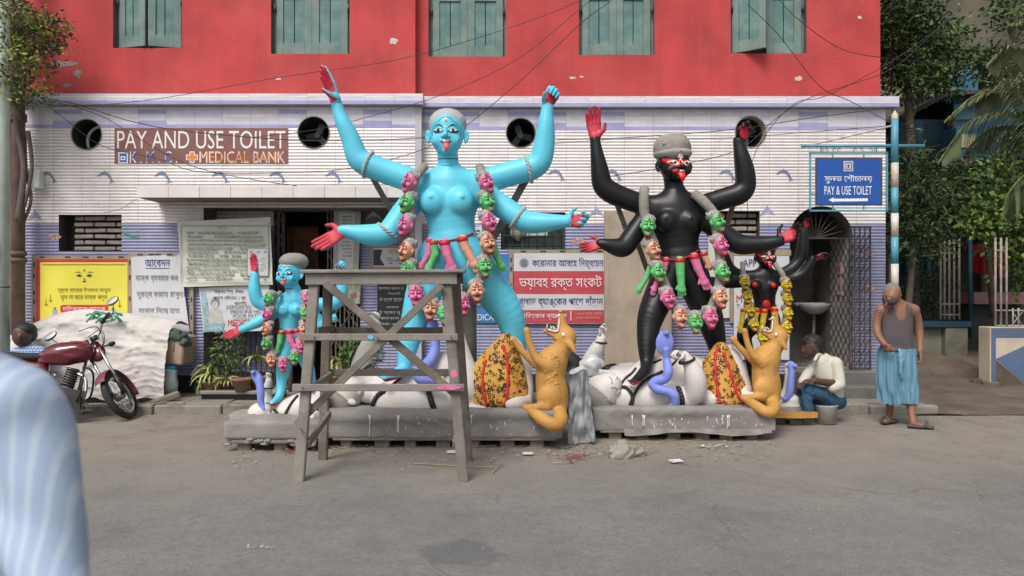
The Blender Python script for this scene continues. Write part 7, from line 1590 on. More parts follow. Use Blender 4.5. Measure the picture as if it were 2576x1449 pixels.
def plant_blades(label, name, c, n, L_, w, mats, spread, rise, droop, seed, group=None):
    T = thing(name, label, 'plant', c); r = random.Random(seed)
    for k in range(n):
        a = r.uniform(0, 6.283); el = r.uniform(.15, 1.0) * rise; base = c + Vector((r.uniform(-.03, .03), r.uniform(-.03, .03), r.uniform(0, .6) * L_ * (spread > 1.2))); g = MB()
        blade(g, base, (math.cos(a), math.sin(a) * .8, el), L_ * r.uniform(.6, 1.05), w * r.uniform(.7, 1.2), droop * r.uniform(.6, 1.3), r); g.build('leaf', mats[r.randrange(len(mats))], T, fix=False)
    MB().cyl(c, c + Vector((0, 0, L_ * .5)), .008, 6).build('stem', M_stem, T)
def plant_bush(label, name, c, rx, rz, n, ls, mats, seed, cat='plant'):
    T = thing(name, label, cat, c); r = random.Random(seed); gs = [MB() for _ in mats]
    for k in range(n):
        d = Vector((r.gauss(0, 1), r.gauss(0, 1), r.gauss(0, 1))).normalized() * r.uniform(.3, 1) ** .5; p = c + Vector((d.x * rx, d.y * rx, rz + d.z * rz)); a = Vector((d.x + r.uniform(-.6, .6), d.y + r.uniform(-.6, .6), r.uniform(-.3, .9)))
        blade(gs[r.randrange(len(mats))], p, a, ls * r.uniform(.6, 1.3), ls * .32, r.uniform(.2, 1.2), r, 0, 2)
    for g, m in zip(gs, mats):
        if g.v: stuff(g.build('leaves', m, T, fix=False))
    for k in range(7):
        e = c + Vector((r.uniform(-rx, rx) * .7, r.uniform(-rx, rx) * .5, rz * r.uniform(.9, 1.7))); MB().tube(smooth_path([c, c.lerp(e, .5) + Vector((r.uniform(-.03, .03), 0, .03)), e], 3), .006, 5).build('stem', M_stem, T)
_, c = pot('wide earthen pot of the drooping striped plant, first on the stone shelf', 527, 982, 10.35, .15, .13); plant_blades('drooping cream-striped spider plant in the first wide pot on the shelf', 'spider_plant', c, 70, .34, .040, [M_leafv, M_leafp, M_leafv, M_leafd], 1.5, 1.6, 1.9, 1)
_, c = pot('earthen pot standing behind, half hidden by the small striped plant', 576, 978, 10.42, .13, .17); plant_bush('tall feathery green shrub growing up to the low gate behind the pots', 'shrub', c, .22, .33, 420, .085, [M_leafd, M_leafd, mat('olive leaf', (.13, .16, .05), .6, .25, 9)], 2)
_, c = pot('small earthen pot with clean rim at the front of the shelf', 608, 982, 10.20, .125, .155); plant_blades('small bright striped plant arching over the front earthen pot', 'striped_plant', c - Vector((.22, -.05, 0)), 34, .22, .030, [M_leafv, M_leafp], 1, 1.3, 1.7, 3)
_, c = pot('dark earthen pot at the end of the shelf beside the blue cobra', 650, 978, 10.40, .13, .16); plant_blades('palm-like striped plant on a thin stem near the blue cobra', 'dracaena', c + Vector((-.02, 0, .28)), 26, .28, .028, [M_leafv, M_leafd, M_leafp], 1, .9, 1.7, 4)
_, c = pot('earthen pot behind the trestle with trailing pale plant', 842, 975, 10.5, .14, .16); plant_blades('trailing pale yellow plant seen between the trestle rails', 'trailing_plant', c + Vector((0, 0, .1)), 60, .26, .035, [M_leafp, M_leafv], 1.6, 1.5, 2.1, 5)
_, c = pot('earthen pot holding the dark bush behind the trestle', 905, 975, 10.5, .15, .16); plant_bush('dense green bush seen between the trestle rails beside the pale plant', 'shrub', c, .30, .30, 520, .10, [M_leafd, mat('bright green leaf', (.10, .22, .05), .55, .25, 9)], 6)

# ------------------------------------------------ plastic sheets, rag, debris
M_pl = mat('translucent grey plastic sheet', (.24, .25, .265), .55, .2, 4, .5, 12, spec=.4); M_plb = mat('black polythene sheet', (.018, .018, .020), .3, .2, 4, .6, 12, spec=.6); M_rag = mat('grey beige rag', (.29, .27, .235), .95, .12, 6, .3, 50)
def draped(name, label, cat, Y, pts, m, seed, depth=.12, ripple=.03, sc=24, vox=.013, pad=30, part='sheet'):
    xs = [p[0] for p in pts]; ys = [p[1] for p in pts]; T = thing(name, label, cat, P(sum(xs) / len(xs), max(ys), Y)); f = Figure(Y, (min(xs) - pad, min(ys) - pad, max(xs) + pad, max(ys) + pad), vox, (-.4, .4))
    for x, y, dy, r, fl in pts: f.e(x, y, dy, r, r * fl, r, 14)
    f.f.ripple(ripple, sc, seed); f.build(part, m, T); return T
draped('polythene_sheet', 'crumpled black polythene piled between the ochre jackal and the white raised arm', 'plastic sheet', 9.0, [(1425, 905, 0, 26, .8), (1440, 930, 0, 28, .8), (1425, 950, 0, 30, .8), (1432, 990, 0, 30, .6), (1440, 1030, 0, 26, .6), (1530, 930, .1, 20, .6), (1395, 930, 0, 20, .8)], M_plb, 1., ripple=.035, sc=20)
T = thing('plastic_sheet', 'grey translucent plastic sheet hanging to the ground between the two long plinths', 'plastic sheet', P(1450, 1115, 7.9))
def drape(u, v):
    x = 1424 + 56 * u + (14 * (v - .3) if u > .5 else -4 * v) * (1 if v > .3 else 0) + 10 * v; y = 935 + 182 * v + 6 * math.sin(u * 6); p = P(x, y, 8.0 - .12 * v + .018 * math.sin(u * 15 + v * 5) + .05 * noise.noise(Vector((u * 5, v * 6, 2)))); p.z = max(p.z, .015 + .02 * u); return p
MB().grid(drape, 40, 50).build('sheet', M_pl, T, fix=False)
draped('plastic_wrap', 'torn clear plastic wrapped round the shoulder of the raised white arm', 'plastic sheet', 8.55, [(1478, 925, 0, 24, .9), (1500, 910, 0, 18, .9), (1452, 950, -.05, 24, .9), (1448, 972, -.1, 18, .9)], mat('clear plastic film', (.50, .51, .52), .25, .15, 6, .5, 14), 3., ripple=.025, sc=30)
T = draped('rag', 'crumpled grey rag lying on the road before the black statue plinth', 'rag', 7.36, [(1548, 1136, 0, 17, 1), (1565, 1122, .05, 15, 1), (1575, 1138, 0, 22, 1), (1600, 1137, .05, 15, 1), (1555, 1146, -.05, 14, 1), (1617, 1140, .05, 9, 1)], M_rag, 2., ripple=.018, sc=48, vox=.008, pad=18)
T = thing('mound_sheet', 'grey cement bag slumped behind the head of the white reclining figure', 'sack', P(1590, 950, 9.0)); f = Figure(8.95, (1520, 890, 1660, 985), .013, (-.3, .3)); f.e(1590, 940, 0, 60, 45, 28, 10); f.f.ripple(.015, 22, 1); f.build('sack', M_claylt, T)
r = random.Random(21); g = MB(); 
def bit(g, x, y, sz, z=.024, m=0):
    Y = 3128.4 / (y - 724.5); X = (x - 1288) * Y / F; n = r.randrange(3, 6); a0 = r.uniform(0, 6.28); k = r.uniform(.3, .9)
    pts = [(X + sz * math.cos(a0 + 6.283 * i / n) * r.uniform(.5, 1), Y + sz * k * math.sin(a0 + 6.283 * i / n), z + r.uniform(0, .4) * sz) for i in range(n)]; g.add(pts, [tuple(range(n))], m)
for k in range(900):
    y = 1115 + abs(r.gauss(0, 28)); x = r.uniform(560, 1960); bit(g, x, y, r.uniform(.006, .024), m=r.randrange(4))
for k in range(420): bit(g, r.uniform(230, 2576), 1150 + 290 * r.random() ** 1.6, r.uniform(.004, .011), m=r.choice((0, 1, 2, 2)))
for k in range(260): bit(g, r.uniform(2080, 2560), r.uniform(1038, 1075), r.uniform(.006, .02), m=r.randrange(4))
for k in range(300): bit(g, r.uniform(340, 700), r.uniform(1045, 1075), r.uniform(.005, .016), m=r.randrange(4))
stuff(g.build('litter_and_grit', [mat('pale chip', (.42, .39, .34), .9), mat('brown chip', (.12, .085, .06), .9), mat('grey grit', (.27, .25, .23), .9), M_straw], None, fix=False))
g = MB()
for k in range(90):
    x, y = r.choice(((1640, 1122), (1720, 1118), (930, 1140), (1200, 1128), (830, 1135), (1330, 1125))); x += r.gauss(0, 45); y += r.gauss(0, 6); Y = 3128.4 / (max(y, 1095) - 724.5); X = (x - 1288) * Y / F; a = r.uniform(-.6, .6); l = r.uniform(.03, .14); g.tube([(X, Y, .022), (X + l * math.cos(a), Y + l * math.sin(a), .014 + r.uniform(0, .02))], .0025, 4)
stuff(g.build('scattered_straw', M_straw, None))
for lab, pts in (('long dry stalk lying on the road before the trestle leg', [(1040, 1171), (1085, 1173), (1155, 1177), (1240, 1180)]), ('forked dry twig lying on the road right of the trestle', [(1238, 1195), (1250, 1183), (1265, 1172)]), ('pale twig lying on the road in front of the rag', [(1390, 1170), (1420, 1168), (1450, 1163)])):
    T = thing('twig', lab, 'twig', (0, 0, 0)); q = []
    for x, y in pts: Y = 3128.4 / (y - 724.5); q.append(Vector(((x - 1288) * Y / F, Y, .018)))
    T.location = q[0]; OFF[T.name] = q[0].copy(); MB().tube(smooth_path(q, 4), .005, 6).build('stem', M_straw, T)
M_redp2 = mat('dried red petal heap', (.28, .05, .045), .9, .4, 30)
for lab, x0, y0, n in (('scattered heap of dull red petals on the road left of the rag', 1450, 1155, 60), ('small heap of bright red petals under the short mud plinth', 722, 1140, 24)):
    T = thing('petals', lab, 'petals', (0, 0, 0)); g = MB()
    for k in range(n): bit(g, x0 + r.gauss(0, 20 if n > 30 else 8), y0 + r.gauss(0, 4), r.uniform(.012, .03), .026)
    stuff(g.build('petals', M_redp2, T, fix=False))
for lab, x, y, w, m in (('small green and white paper packet by the long blue-group plinth', 1328, 1146, .05, M_paper), ('flat white paper scrap on the road before the black-group plinth', 1700, 1165, .06, M_paper), ('white powder patch under the front edge of the black-group plinth', 1790, 1128, .0, M_drip), ('small folded newspaper scrap beside the trestle foot', 1140, 1142, .06, M_cream), ('faint white paint scuff on the open road beyond the striped shirt', 660, 1384, .0, M_drip)):
    Y = 3128.4 / (y - 724.5); X = (x - 1288) * Y / F; T = thing('paper_scrap' if w else 'paint_spill', lab, 'paper' if w else 'paint spill', (X, Y, 0))
    if w: MB().box((X, Y, .022), (w * 2, w * 1.2, .006), Matrix.Rotation(R(x % 60), 3, 'Z') @ Matrix.Rotation(.12, 3, 'X'), bev=.001).build('scrap', m, T)
    else:
        g = MB()
        for k in range(22 if y > 1300 else 30): bit(g, x + r.gauss(0, 22), y + r.gauss(0, 3), r.uniform(.004, .012) if y > 1300 else r.uniform(.01, .03), .024)
        stuff(g.build('spill', m, T, fix=False))

# ------------------------------------------------ wires
M_wire = mat('black cable', (.02, .02, .022), .6, .1, bump=0)
def wire(label, pts, t=.006, sub=8):
    w = [P(*p) for p in pts]; T = thing('cable', label, 'cable', w[0], 'cables strung along the building'); MB().tube(smooth_path(w, sub), t, 6).build('cable', M_wire, T)
YC = 10.7
wire('cable sagging from the tree over PAY AND USE TOILET sign to the wall', [(100, 245, YC), (190, 262, YC), (330, 305, YC), (470, 330, YC), (730, 352, YC), (950, 352, YC), (1160, 340, 10.9)])
wire('cable crossing the sign and running along the tiles', [(105, 250, YC), (250, 290, YC), (430, 395, YC), (560, 438, YC), (760, 470, YC)], .005)
wire('cable crossing the first round opening down to the dolphin row', [(110, 255, YC), (170, 305, YC), (260, 368, YC), (400, 400, YC), (500, 432, YC), (700, 435, YC), (900, 420, YC), (1110, 355, YC), (1290, 220, YC), (1460, 60, YC), (1540, 0, YC), (1640, -80, YC)], .005)
wire('cable rising across the red wall between second and third window', [(100, 262, YC), (230, 265, YC), (420, 245, YC), (700, 195, YC), (1000, 150, YC), (1250, 80, YC), (1440, 10, YC), (1560, -60, YC)], .004)
wire('cable rising steeply over the red wall past the head of the tall blue statue', [(640, 345, YC), (800, 325, YC), (960, 285, YC), (1120, 235, YC), (1300, 150, YC), (1450, 30, YC), (1560, -60, YC)], .004)
wire('cable running behind the black statue up to the pole cluster', [(1400, 352, YC), (1600, 345, YC), (1850, 325, YC), (2050, 295, YC), (2250, 270, 10.3)], .005)
wire('cable from the tiles beside the black turban rising to the corner', [(1500, 448, YC), (1650, 425, YC), (1850, 380, YC), (1950, 300, YC), (2040, 245, YC), (2230, 180, 10.6), (2330, 100, 10.6), (2420, 10, 10.6)], .005)
wire('cable looping over the black shoulder hand to the junction at the cornice', [(1880, 530, YC), (1885, 430, YC), (1925, 340, YC), (2000, 260, YC), (2080, 240, YC), (2250, 150, 10.6), (2400, 40, 10.6)], .005)
wire('cable crossing the fifth window down to the sign pole', [(1880, 10, YC), (1960, 90, YC), (2060, 215, YC), (2140, 255, YC), (2246, 312, 10.3)], .005)
wire('cable sweeping under the red corner from the fifth window', [(1960, 0, YC), (2010, 50, YC), (2110, 120, YC), (2220, 145, YC), (2400, 160, 11.5)], .005)
wire('thin cable running past the round opening behind the raised black hand', [(1350, 365, YC), (1560, 350, YC), (1800, 348, YC), (2000, 335, YC), (2250, 315, 10.3), (2400, 300, 13)], .004)
wire('thin wire over the brick vent to the canopy edge', [(260, 535, 10.8), (305, 525, 10.8), (345, 500, 10.5)], .003)
# ------------------------------------------------ people
M_sk = mat('brown skin', (.25, .115, .075), .55, .10, 6, .05); M_skd = mat('dark brown skin', (.085, .042, .032), .5, .12, 6, .05); M_hair = mat('black hair', (.012, .011, .011), .6, .3, 40, .4, 90); M_hairs = mat('cropped grey hair', (.20, .17, .15), .8, .2, 60, .2)
M_tank = mat('grey vest cotton', (.10, .080, .085), .9, .08, 4, .15); M_lungi = mat('sky blue lungi cotton', (.13, .28, .38), .85, .12, 5, .15); M_sand = mat('brown rubber sandal', (.07, .05, .045), .6, .1)
M_shirt = mat('pale beige shirt cotton', (.56, .53, .46), .85, .06, 4, .15); M_denim = mat('blue denim', (.035, .10, .18), .85, .25, 7, .2); M_mask = mat('dark cloth mask', (.065, .045, .045), .85, .1)
def check_mat(name, cols, sx, sz, wob=0):
    m = mat(name, cols[0], .85, .06, 3, .1); n = m.node_tree.nodes; l = m.node_tree.links; b = n['Principled BSDF']; src = b.inputs['Base Color'].links[0].from_socket; g = n.new('ShaderNodeNewGeometry')
    for ax, s, c in (('X', sx, cols[1]), ('Z', sz, cols[2])):
        if not s: continue
        w = n.new('ShaderNodeTexWave'); w.bands_direction = ax; w.inputs['Scale'].default_value = s; w.inputs['Distortion'].default_value = wob; w.inputs['Detail'].default_value = 1; l.new(g.outputs['Position'], w.inputs['Vector'])
        r = n.new('ShaderNodeMapRange'); r.inputs[1].default_value = .62; r.inputs[2].default_value = .85; r.inputs[4].default_value = .75; l.new(w.outputs['Fac'], r.inputs[0]); mx = n.new('ShaderNodeMix'); mx.data_type = 'RGBA'; l.new(r.outputs[0], mx.inputs[0]); l.new(src, mx.inputs[6]); mx.inputs[7].default_value = (*c, 1); src = mx.outputs[2]
    l.new(src, b.inputs['Base Color']); return m
# walking man
Y0 = 9.05
T = thing('person', 'man in grey vest and pale blue lungi walking past with his head bowed', 'person', P(2262, 1065, Y0))
f = Figure(Y0, (2185, 695, 2340, 1095), .0082, (-.5, .5))
f.chain([(2263, 768, .02, 12), (2256, 756, -.01, 11), (2250, 748, -.03, 12)], 4)
f.e(2243, 735, -.05, 20, 24, 24, 4, ang=8, pitch=18); f.e(2240, 750, -.09, 15, 17, 18, 8, pitch=15); f.e(2236, 752, -.165, 4, 7, 6, 2); f.e(2264, 742, -.03, 3.5, 6, 8, 2); f.e(2234, 768, -.11, 8, 8, 6, 5)
f.chain([(2217, 778, .0, 13), (2258, 772, .02, 18), (2298, 778, .0, 13)], 10); f.chain([(2257, 800, .0, 35), (2256, 845, .0, 35), (2256, 890, .0, 35)], 14, flat=((0, 1, 0), .62))
f.chain([(2214, 782, .0, 12.5), (2206, 805, .02, 10.5), (2205, 830, .0, 9.5), (2212, 850, -.10, 8.5), (2226, 866, -.18, 6.5)], 5)
f.chain([(2300, 782, .0, 12.5), (2309, 805, .02, 10.5), (2313, 832, .03, 9.5), (2315, 860, .0, 8.5), (2314, 884, -.04, 6.5)], 5)
f.chain([(2242, 940, .04, 16), (2240, 1000, .10, 11), (2238, 1040, .16, 8), (2236, 1056, .16, 9)], 5); f.chain([(2236, 1058, .14, 8), (2228, 1061, .02, 7)], 3)
f.chain([(2280, 940, -.02, 16), (2288, 1005, -.05, 11), (2295, 1050, -.12, 8), (2298, 1066, -.16, 8)], 5); f.chain([(2298, 1068, -.18, 8), (2316, 1072, -.26, 7)], 3)
HZ = P(0, 737, Y0).z
body = f.build('body', [M_sk, M_hairs], T, lambda c, n, m: np.where((c[:, 2] > HZ + .02 + .6 * (-(c[:, 1] - (Y0 - .05)) ) * .6) & (c[:, 2] > HZ - .04) & (c[:, 0] < P(2275, 0, Y0).x), 1, 0)); bv = f.f.tree()
g = Figure(Y0, (2215, 735, 2275, 775), .006, (-.4, .2)); g.e(2237, 755, -.105, 17.5, 20, 14, 3, pitch=15); g.build('face_mask', M_mask, T)
for x in (2229, 2243):
    h = on_body(bv, [(x, 746)]); 
    if h: MB().ell(h[0], (.010, .004, .003), 8).build('eye', M_mask, T)
hand(T, P(2226, 866, Y0 - .18), (.5, -.2, -.8), (.6, .3, -.2), .15, 1, 35, M_sk, M_sk, palm_on=False, vox=.006); hand(T, P(2315, 886, Y0 - .04), (-.05, -.1, -1), (-1, .2, 0), .17, 1, 25, M_sk, M_sk, palm_on=False, vox=.006)
f = Figure(Y0, (2195, 745, 2320, 905), .0065, (-.4, .4))        # vest
f.chain([(2257, 796, .0, 38), (2257, 812, .0, 38.5), (2256, 850, .0, 38.5), (2255, 884, .0, 39.5)], 6, flat=((0, 1, 0), .66)); f.e(2258, 782, .01, 36, 27, 22, 8); f.e(2255, 880, -.02, 42, 27, 9, 6)
f.e(2256, 770, -.0, 17.5, 60, 38, 1, sub=True); f.e(2211, 780, .0, 16, 60, 32, 1, sub=True); f.e(2304, 780, .0, 16, 60, 32, 1, sub=True)
for i in range(8): f.f.cap(P(2225 + 6 * i, 838 + 5 * i, Y0 - .158), P(2262 + 5 * i, 826 + 7 * i, Y0 - .165), .004, .004, .012)
f.build('vest', M_tank, T)
def lung(u, v):
    a = 2 * math.pi * u; fr = max(0, -math.sin(a)); w = .194 - .018 * v + .012 * math.sin(v * 3); z = P(0, 876, Y0).z + (P(0, 1008 + 14 * (math.cos(a) > 0) * abs(math.cos(a)) + 6 * math.sin(a * 2), Y0).z - P(0, 876, Y0).z) * v
    fold = (.018 * math.sin(a * 11 + 2 * math.sin(v * 4)) + .010 * math.sin(a * 23 + 5)) * (.35 + .65 * v) + .02 * math.exp(-((u - .78) / .03) ** 2) * (1.2 - v)
    c = P(2255, 0, Y0); return (c.x + (w + fold) * math.cos(a) * 1.06 + .01 * v, Y0 + (w * .72 + fold) * math.sin(a) + (.04 * math.cos(a)) * v * -1, z)
MB().grid(lung, 150, 30).build('lungi', M_lungi, T, fix=False)
MB().grid(lambda u, v: Vector(lung(.62 + .22 * u, .80 + .22 * v)) + Vector((0, -.02 + .01 * math.sin(u * 20), 0)), 30, 8).build('lungi_hem_fold', M_lungi, T, fix=False)
f = Figure(Y0, (2240, 870, 2300, 960), .007, (-.4, .1)); f.chain([(2262, 884, -.16, 7), (2266, 905, -.18, 8), (2264, 930, -.19, 6), (2268, 948, -.19, 4)], 3); f.f.ripple(.006, 60, 1); f.build('lungi_knot', M_lungi, T)
for a, b, dy in (((2250, 1061), (2218, 1061), .04), ((2290, 1072), (2328, 1077), -.22)):
    p, q = P(*a, Y0 + dy + (.08 if dy > 0 else 0)), P(*b, Y0 + dy - (.05 if dy > 0 else .08)); p.z = q.z = .035; d = (q - p).normalized(); q = p + d * .24; MB().bar(p - d * .03, q, .095, .035, (0, 0, 1), bev=.014).build('sandal', M_sand, T); m = p.lerp(q, .68); sd_ = d.cross(Vector((0, 0, 1))); MB().tube(smooth_path([m - sd_ * .05, m + Vector((0, 0, .055)), m + sd_ * .05], 5), .018, 8).build('sandal_strap', M_sand, T)
# seated man
Y0 = 9.2
T = thing('person', 'man in pale shirt and jeans sitting hunched over his work on a grey bucket', 'person', P(2070, 1060, Y0))
f = Figure(Y0, (1975, 835, 2145, 1085), .0078, (-.45, .45))
f.chain([(2068, 895, .0, 11), (2056, 885, -.02, 11)], 4, m=0); f.e(2042, 868, -.03, 23, 23, 22, 4, ang=-20); f.e(2034, 884, -.04, 14, 16, 15, 8, ang=-20); f.e(2020, 883, -.05, 4, 4, 6, 3); f.e(2030, 896, -.05, 8, 8, 5, 4); f.e(2050, 878, -.125, 4, 3, 7, 2)
f.chain([(2104, 965, -.14, 10), (2075, 962, -.20, 9), (2048, 958, -.24, 7.5)], 4); f.chain([(2018, 970, -.02, 9), (2008, 975, -.1, 7)], 3)
f.chain([(2031, 1040, -.1, 9), (2024, 1050, -.16, 7)], 3); f.e(2020, 1052, -.2, 14, 9, 6, 3); f.e(1998, 1046, -.1, 14, 9, 6, 3)
f.chain([(2068, 900, .0, 9), (2086, 950, .02, 14), (2090, 1000, .02, 15)], 4); f.chain([(2075, 915, .0, 8), (2104, 930, -.08, 8), (2106, 965, -.14, 8)], 3); f.chain([(2070, 915, .0, 8), (2040, 935, .05, 8), (2018, 968, .0, 7)], 3); f.chain([(2090, 1000, .0, 12), (2033, 985, -.15, 9), (2031, 1042, -.1, 8)], 3); f.chain([(2090, 1005, .05, 12), (2012, 992, .0, 9), (2006, 1044, -.07, 7)], 3)
f.build('body', M_skd, T)
f = Figure(Y0, (2000, 835, 2085, 905), .006, (-.3, .3)); f.e(2044, 864, -.02, 27, 25, 23, 3, ang=-10); f.e(2062, 878, .0, 12, 20, 14, 4); f.e(2024, 892, -.06, 19, 34, 19, 3, sub=True, ang=-25); f.f.ripple(.006, 80, 1); f.build('hair', M_hair, T)
f = Figure(Y0, (2000, 875, 2140, 1035), .008, (-.4, .4))
f.chain([(2068, 912, .0, 26), (2086, 950, .0, 33), (2090, 1000, .02, 32)], 12, flat=((0, 1, 0), .85)); f.e(2100, 915, -.04, 17, 20, 18, 8); f.chain([(2104, 915, -.1, 14), (2110, 945, -.13, 14), (2112, 966, -.15, 14)], 6); f.chain([(2095, 975, -.17, 12.5), (2106, 970, -.16, 14)], 4)
f.chain([(2050, 915, .05, 14), (2030, 945, .05, 13), (2018, 962, .0, 11)], 6); f.chain([(2056, 894, -.08, 5), (2066, 888, -.02, 6), (2074, 893, .05, 5)], 3); f.chain([(2056, 894, -.09, 4), (2050, 906, -.12, 4)], 2)
for i in range(7): f.f.cap(P(2055 + 4 * i, 935 + 9 * i, Y0 - .15), P(2085 + 3 * i, 925 + 11 * i, Y0 - .17), .004, .004, .012)
f.build('shirt', M_shirt, T)
f = Figure(Y0, (1985, 955, 2130, 1065), .008, (-.45, .45)); f.chain([(2100, 1005, .0, 22), (2065, 990, -.10, 18), (2033, 980, -.16, 16)], 6); f.chain([(2033, 980, -.16, 15), (2030, 1010, -.14, 12.5), (2033, 1040, -.12, 12)], 5); f.chain([(2090, 1010, .12, 20), (2050, 1000, .08, 17), (2012, 990, .0, 15), (2008, 1020, -.02, 12), (2008, 1040, -.04, 11)], 6); f.chain([(2072, 1012, .0, 20), (2110, 1010, .05, 20)], 8); f.f.ripple(.006, 45, 2); f.build('jeans', M_denim, T)
hand(T, P(2048, 958, Y0 - .24), (-.9, -.1, .05), (.0, .2, -1), .16, 1, 20, M_skd, M_skd, palm_on=False, vox=.006); hand(T, P(2010, 974, Y0 - .1), (.75, -.4, -.2), (.0, .1, -1), .15, -1, 35, M_skd, M_skd, palm_on=False, vox=.006)
T = thing('bucket', 'grey cement-stained bucket used as a seat by the man in the pale shirt', 'bucket', P(2077, 1070, Y0)); c = P(2077, 0, Y0 - .04); MB().lathe((c.x, c.y, 0.01), [(.001, 0), (.115, 0), (.13, .19), (.136, .20), (.136, .215), (.12, .215), (.115, .18), (.001, .17)], 24).build('pail', mat('cement stained plastic', (.30, .30, .28), .7, .2, 9, .3, dirt=(.45, .44, .42), dirt_amt=.7, dirt_scale=6), T)
# man behind the motorcycle
Y0 = 9.92
T = thing('person', 'man in blue checked shirt sitting behind the motorcycle mirror, only his brow showing', 'person', P(70, 1010, Y0))
f = Figure(Y0, (0, 800, 150, 1030), .0085, (-.4, .3))
f.e(58, 838, -.02, 24, 26, 26, 4); f.e(54, 852, -.06, 18, 18, 20, 8); f.chain([(66, 865, .0, 12), (70, 885, .0, 14)], 4); f.e(50, 848, -.15, 4, 5, 7, 3); f.chain([(60, 985, -.15, 14), (58, 1015, -.1, 9)], 4); f.e(48, 1018, -.2, 14, 10, 6, 4)
f.chain([(70, 880, .0, 12), (74, 950, .0, 18)], 4); f.chain([(74, 950, .0, 15), (60, 962, -.2, 11), (60, 995, -.17, 9)], 4); f.build('body', M_skd, T); g = Figure(Y0, (15, 795, 110, 870), .0075, (-.3, .3)); g.e(62, 829, .0, 28, 27, 19, 3, ang=6); g.e(76, 842, .04, 15, 20, 20, 5); g.e(48, 850, -.1, 21, 24, 20, 2, sub=True); g.build('hair', M_hair, T)
f = Figure(Y0, (10, 855, 150, 985), .009, (-.4, .3)); f.chain([(38, 892, .0, 15), (75, 884, .02, 20), (112, 892, .0, 16)], 10); f.chain([(74, 905, .0, 36), (74, 950, .0, 34)], 12, flat=((0, 1, 0), .7)); f.chain([(112, 895, .0, 14), (118, 930, -.08, 12), (95, 950, -.2, 10)], 5); f.chain([(36, 895, .0, 14), (28, 930, -.05, 12), (45, 955, -.2, 10)], 5)
f.build('shirt', check_mat('blue checked cotton', [(.38, .50, .66), (.05, .10, .28), (.05, .10, .28)], 9, 9), T)
f = Figure(Y0, (0, 930, 150, 1020), .009, (-.45, .3)); f.chain([(74, 965, .0, 30), (60, 960, -.25, 16), (60, 1000, -.2, 12)], 6); f.chain([(80, 965, .0, 28), (95, 962, -.25, 16), (95, 1005, -.2, 12)], 6); f.build('trousers', M_denim, T)
T = thing('stool', 'low wooden stool under the man in the blue checked shirt', 'stool', P(72, 1030, 9.9)); c = P(74, 0, 9.93); c.z = 0; MB().box(c + Vector((0, 0, .30)), (.3, .26, .03), bev=.006).build('seat', M_wood, T)
for sx in (-1, 1):
    for sy in (-1, 1): MB().bar(c + Vector((.12 * sx, .1 * sy, 0)), c + Vector((.11 * sx, .09 * sy, .285)), .035, .035, (0, 1, 0)).build('leg', M_wood, T)
# passer-by close to the camera, head outside the frame
Y0 = 1.5
T = thing('person', 'blurred passer-by in pale blue striped shirt seen from behind, shoulder and arm only', 'person', P(-120, 2800, Y0))
f = Figure(Y0, (-480, 300, 260, 2830), .013, (-.32, .32))
f.e(-120, 640, -.02, 95, 115, 125, 20); f.chain([(-120, 740, .0, 68), (-120, 840, .0, 72)], 20)
for s in (-1, 1): f.chain([(-120 + 90 * s, 1750, .0, 105), (-120 + 95 * s, 2250, -.02, 72), (-120 + 100 * s, 2680, .0, 50)], 20); f.chain([(-120 + 100 * s, 2745, .05, 45), (-120 + 100 * s, 2760, -.12, 40)], 10)
f.chain([(195, 1500, -.05, 46), (190, 1680, -.12, 36)], 10); f.build('body', M_sk, T); hand(T, P(190, 1690, Y0 - .12), (0, -.1, -1), (-1, 0, 0), .18, 1, 20, M_sk, M_sk, palm_on=False, vox=.008)
f = Figure(Y0, (-480, 800, 290, 1850), .0105, (-.32, .32))
f.chain([(-300, 1040, .0, 108), (-120, 1000, .02, 118), (30, 1042, .0, 110)], 40); f.chain([(-120, 1060, .0, 200), (-115, 1300, .0, 190), (-112, 1700, .0, 212)], 60, flat=((0, 1, 0), .68))
f.chain([(48, 1046, .0, 102), (100, 1170, .0, 94), (118, 1320, -.03, 88), (130, 1480, -.06, 86), (138, 1560, -.08, 86)], 40); f.chain([(-318, 1008, .0, 104), (-362, 1140, .0, 92), (-378, 1300, -.03, 86), (-385, 1520, -.08, 80)], 40)
f.f.ripple(.011, 21, 2)
f.build('shirt', check_mat('pale blue striped cotton', [(.36, .45, .60), (.50, .57, .68), (.30, .60, .70)], 11, 0, 1.5), T)
f = Figure(Y0, (-480, 1650, 260, 2760), .014, (-.32, .32)); 
for s in (-1, 1): f.chain([(-120 + 70 * s, 1740, .0, 150), (-120 + 95 * s, 2250, -.02, 95), (-120 + 100 * s, 2690, .0, 78)], 30)
f.build('trousers', mat('dark grey trousers', (.05, .05, .055), .85, .1), T)
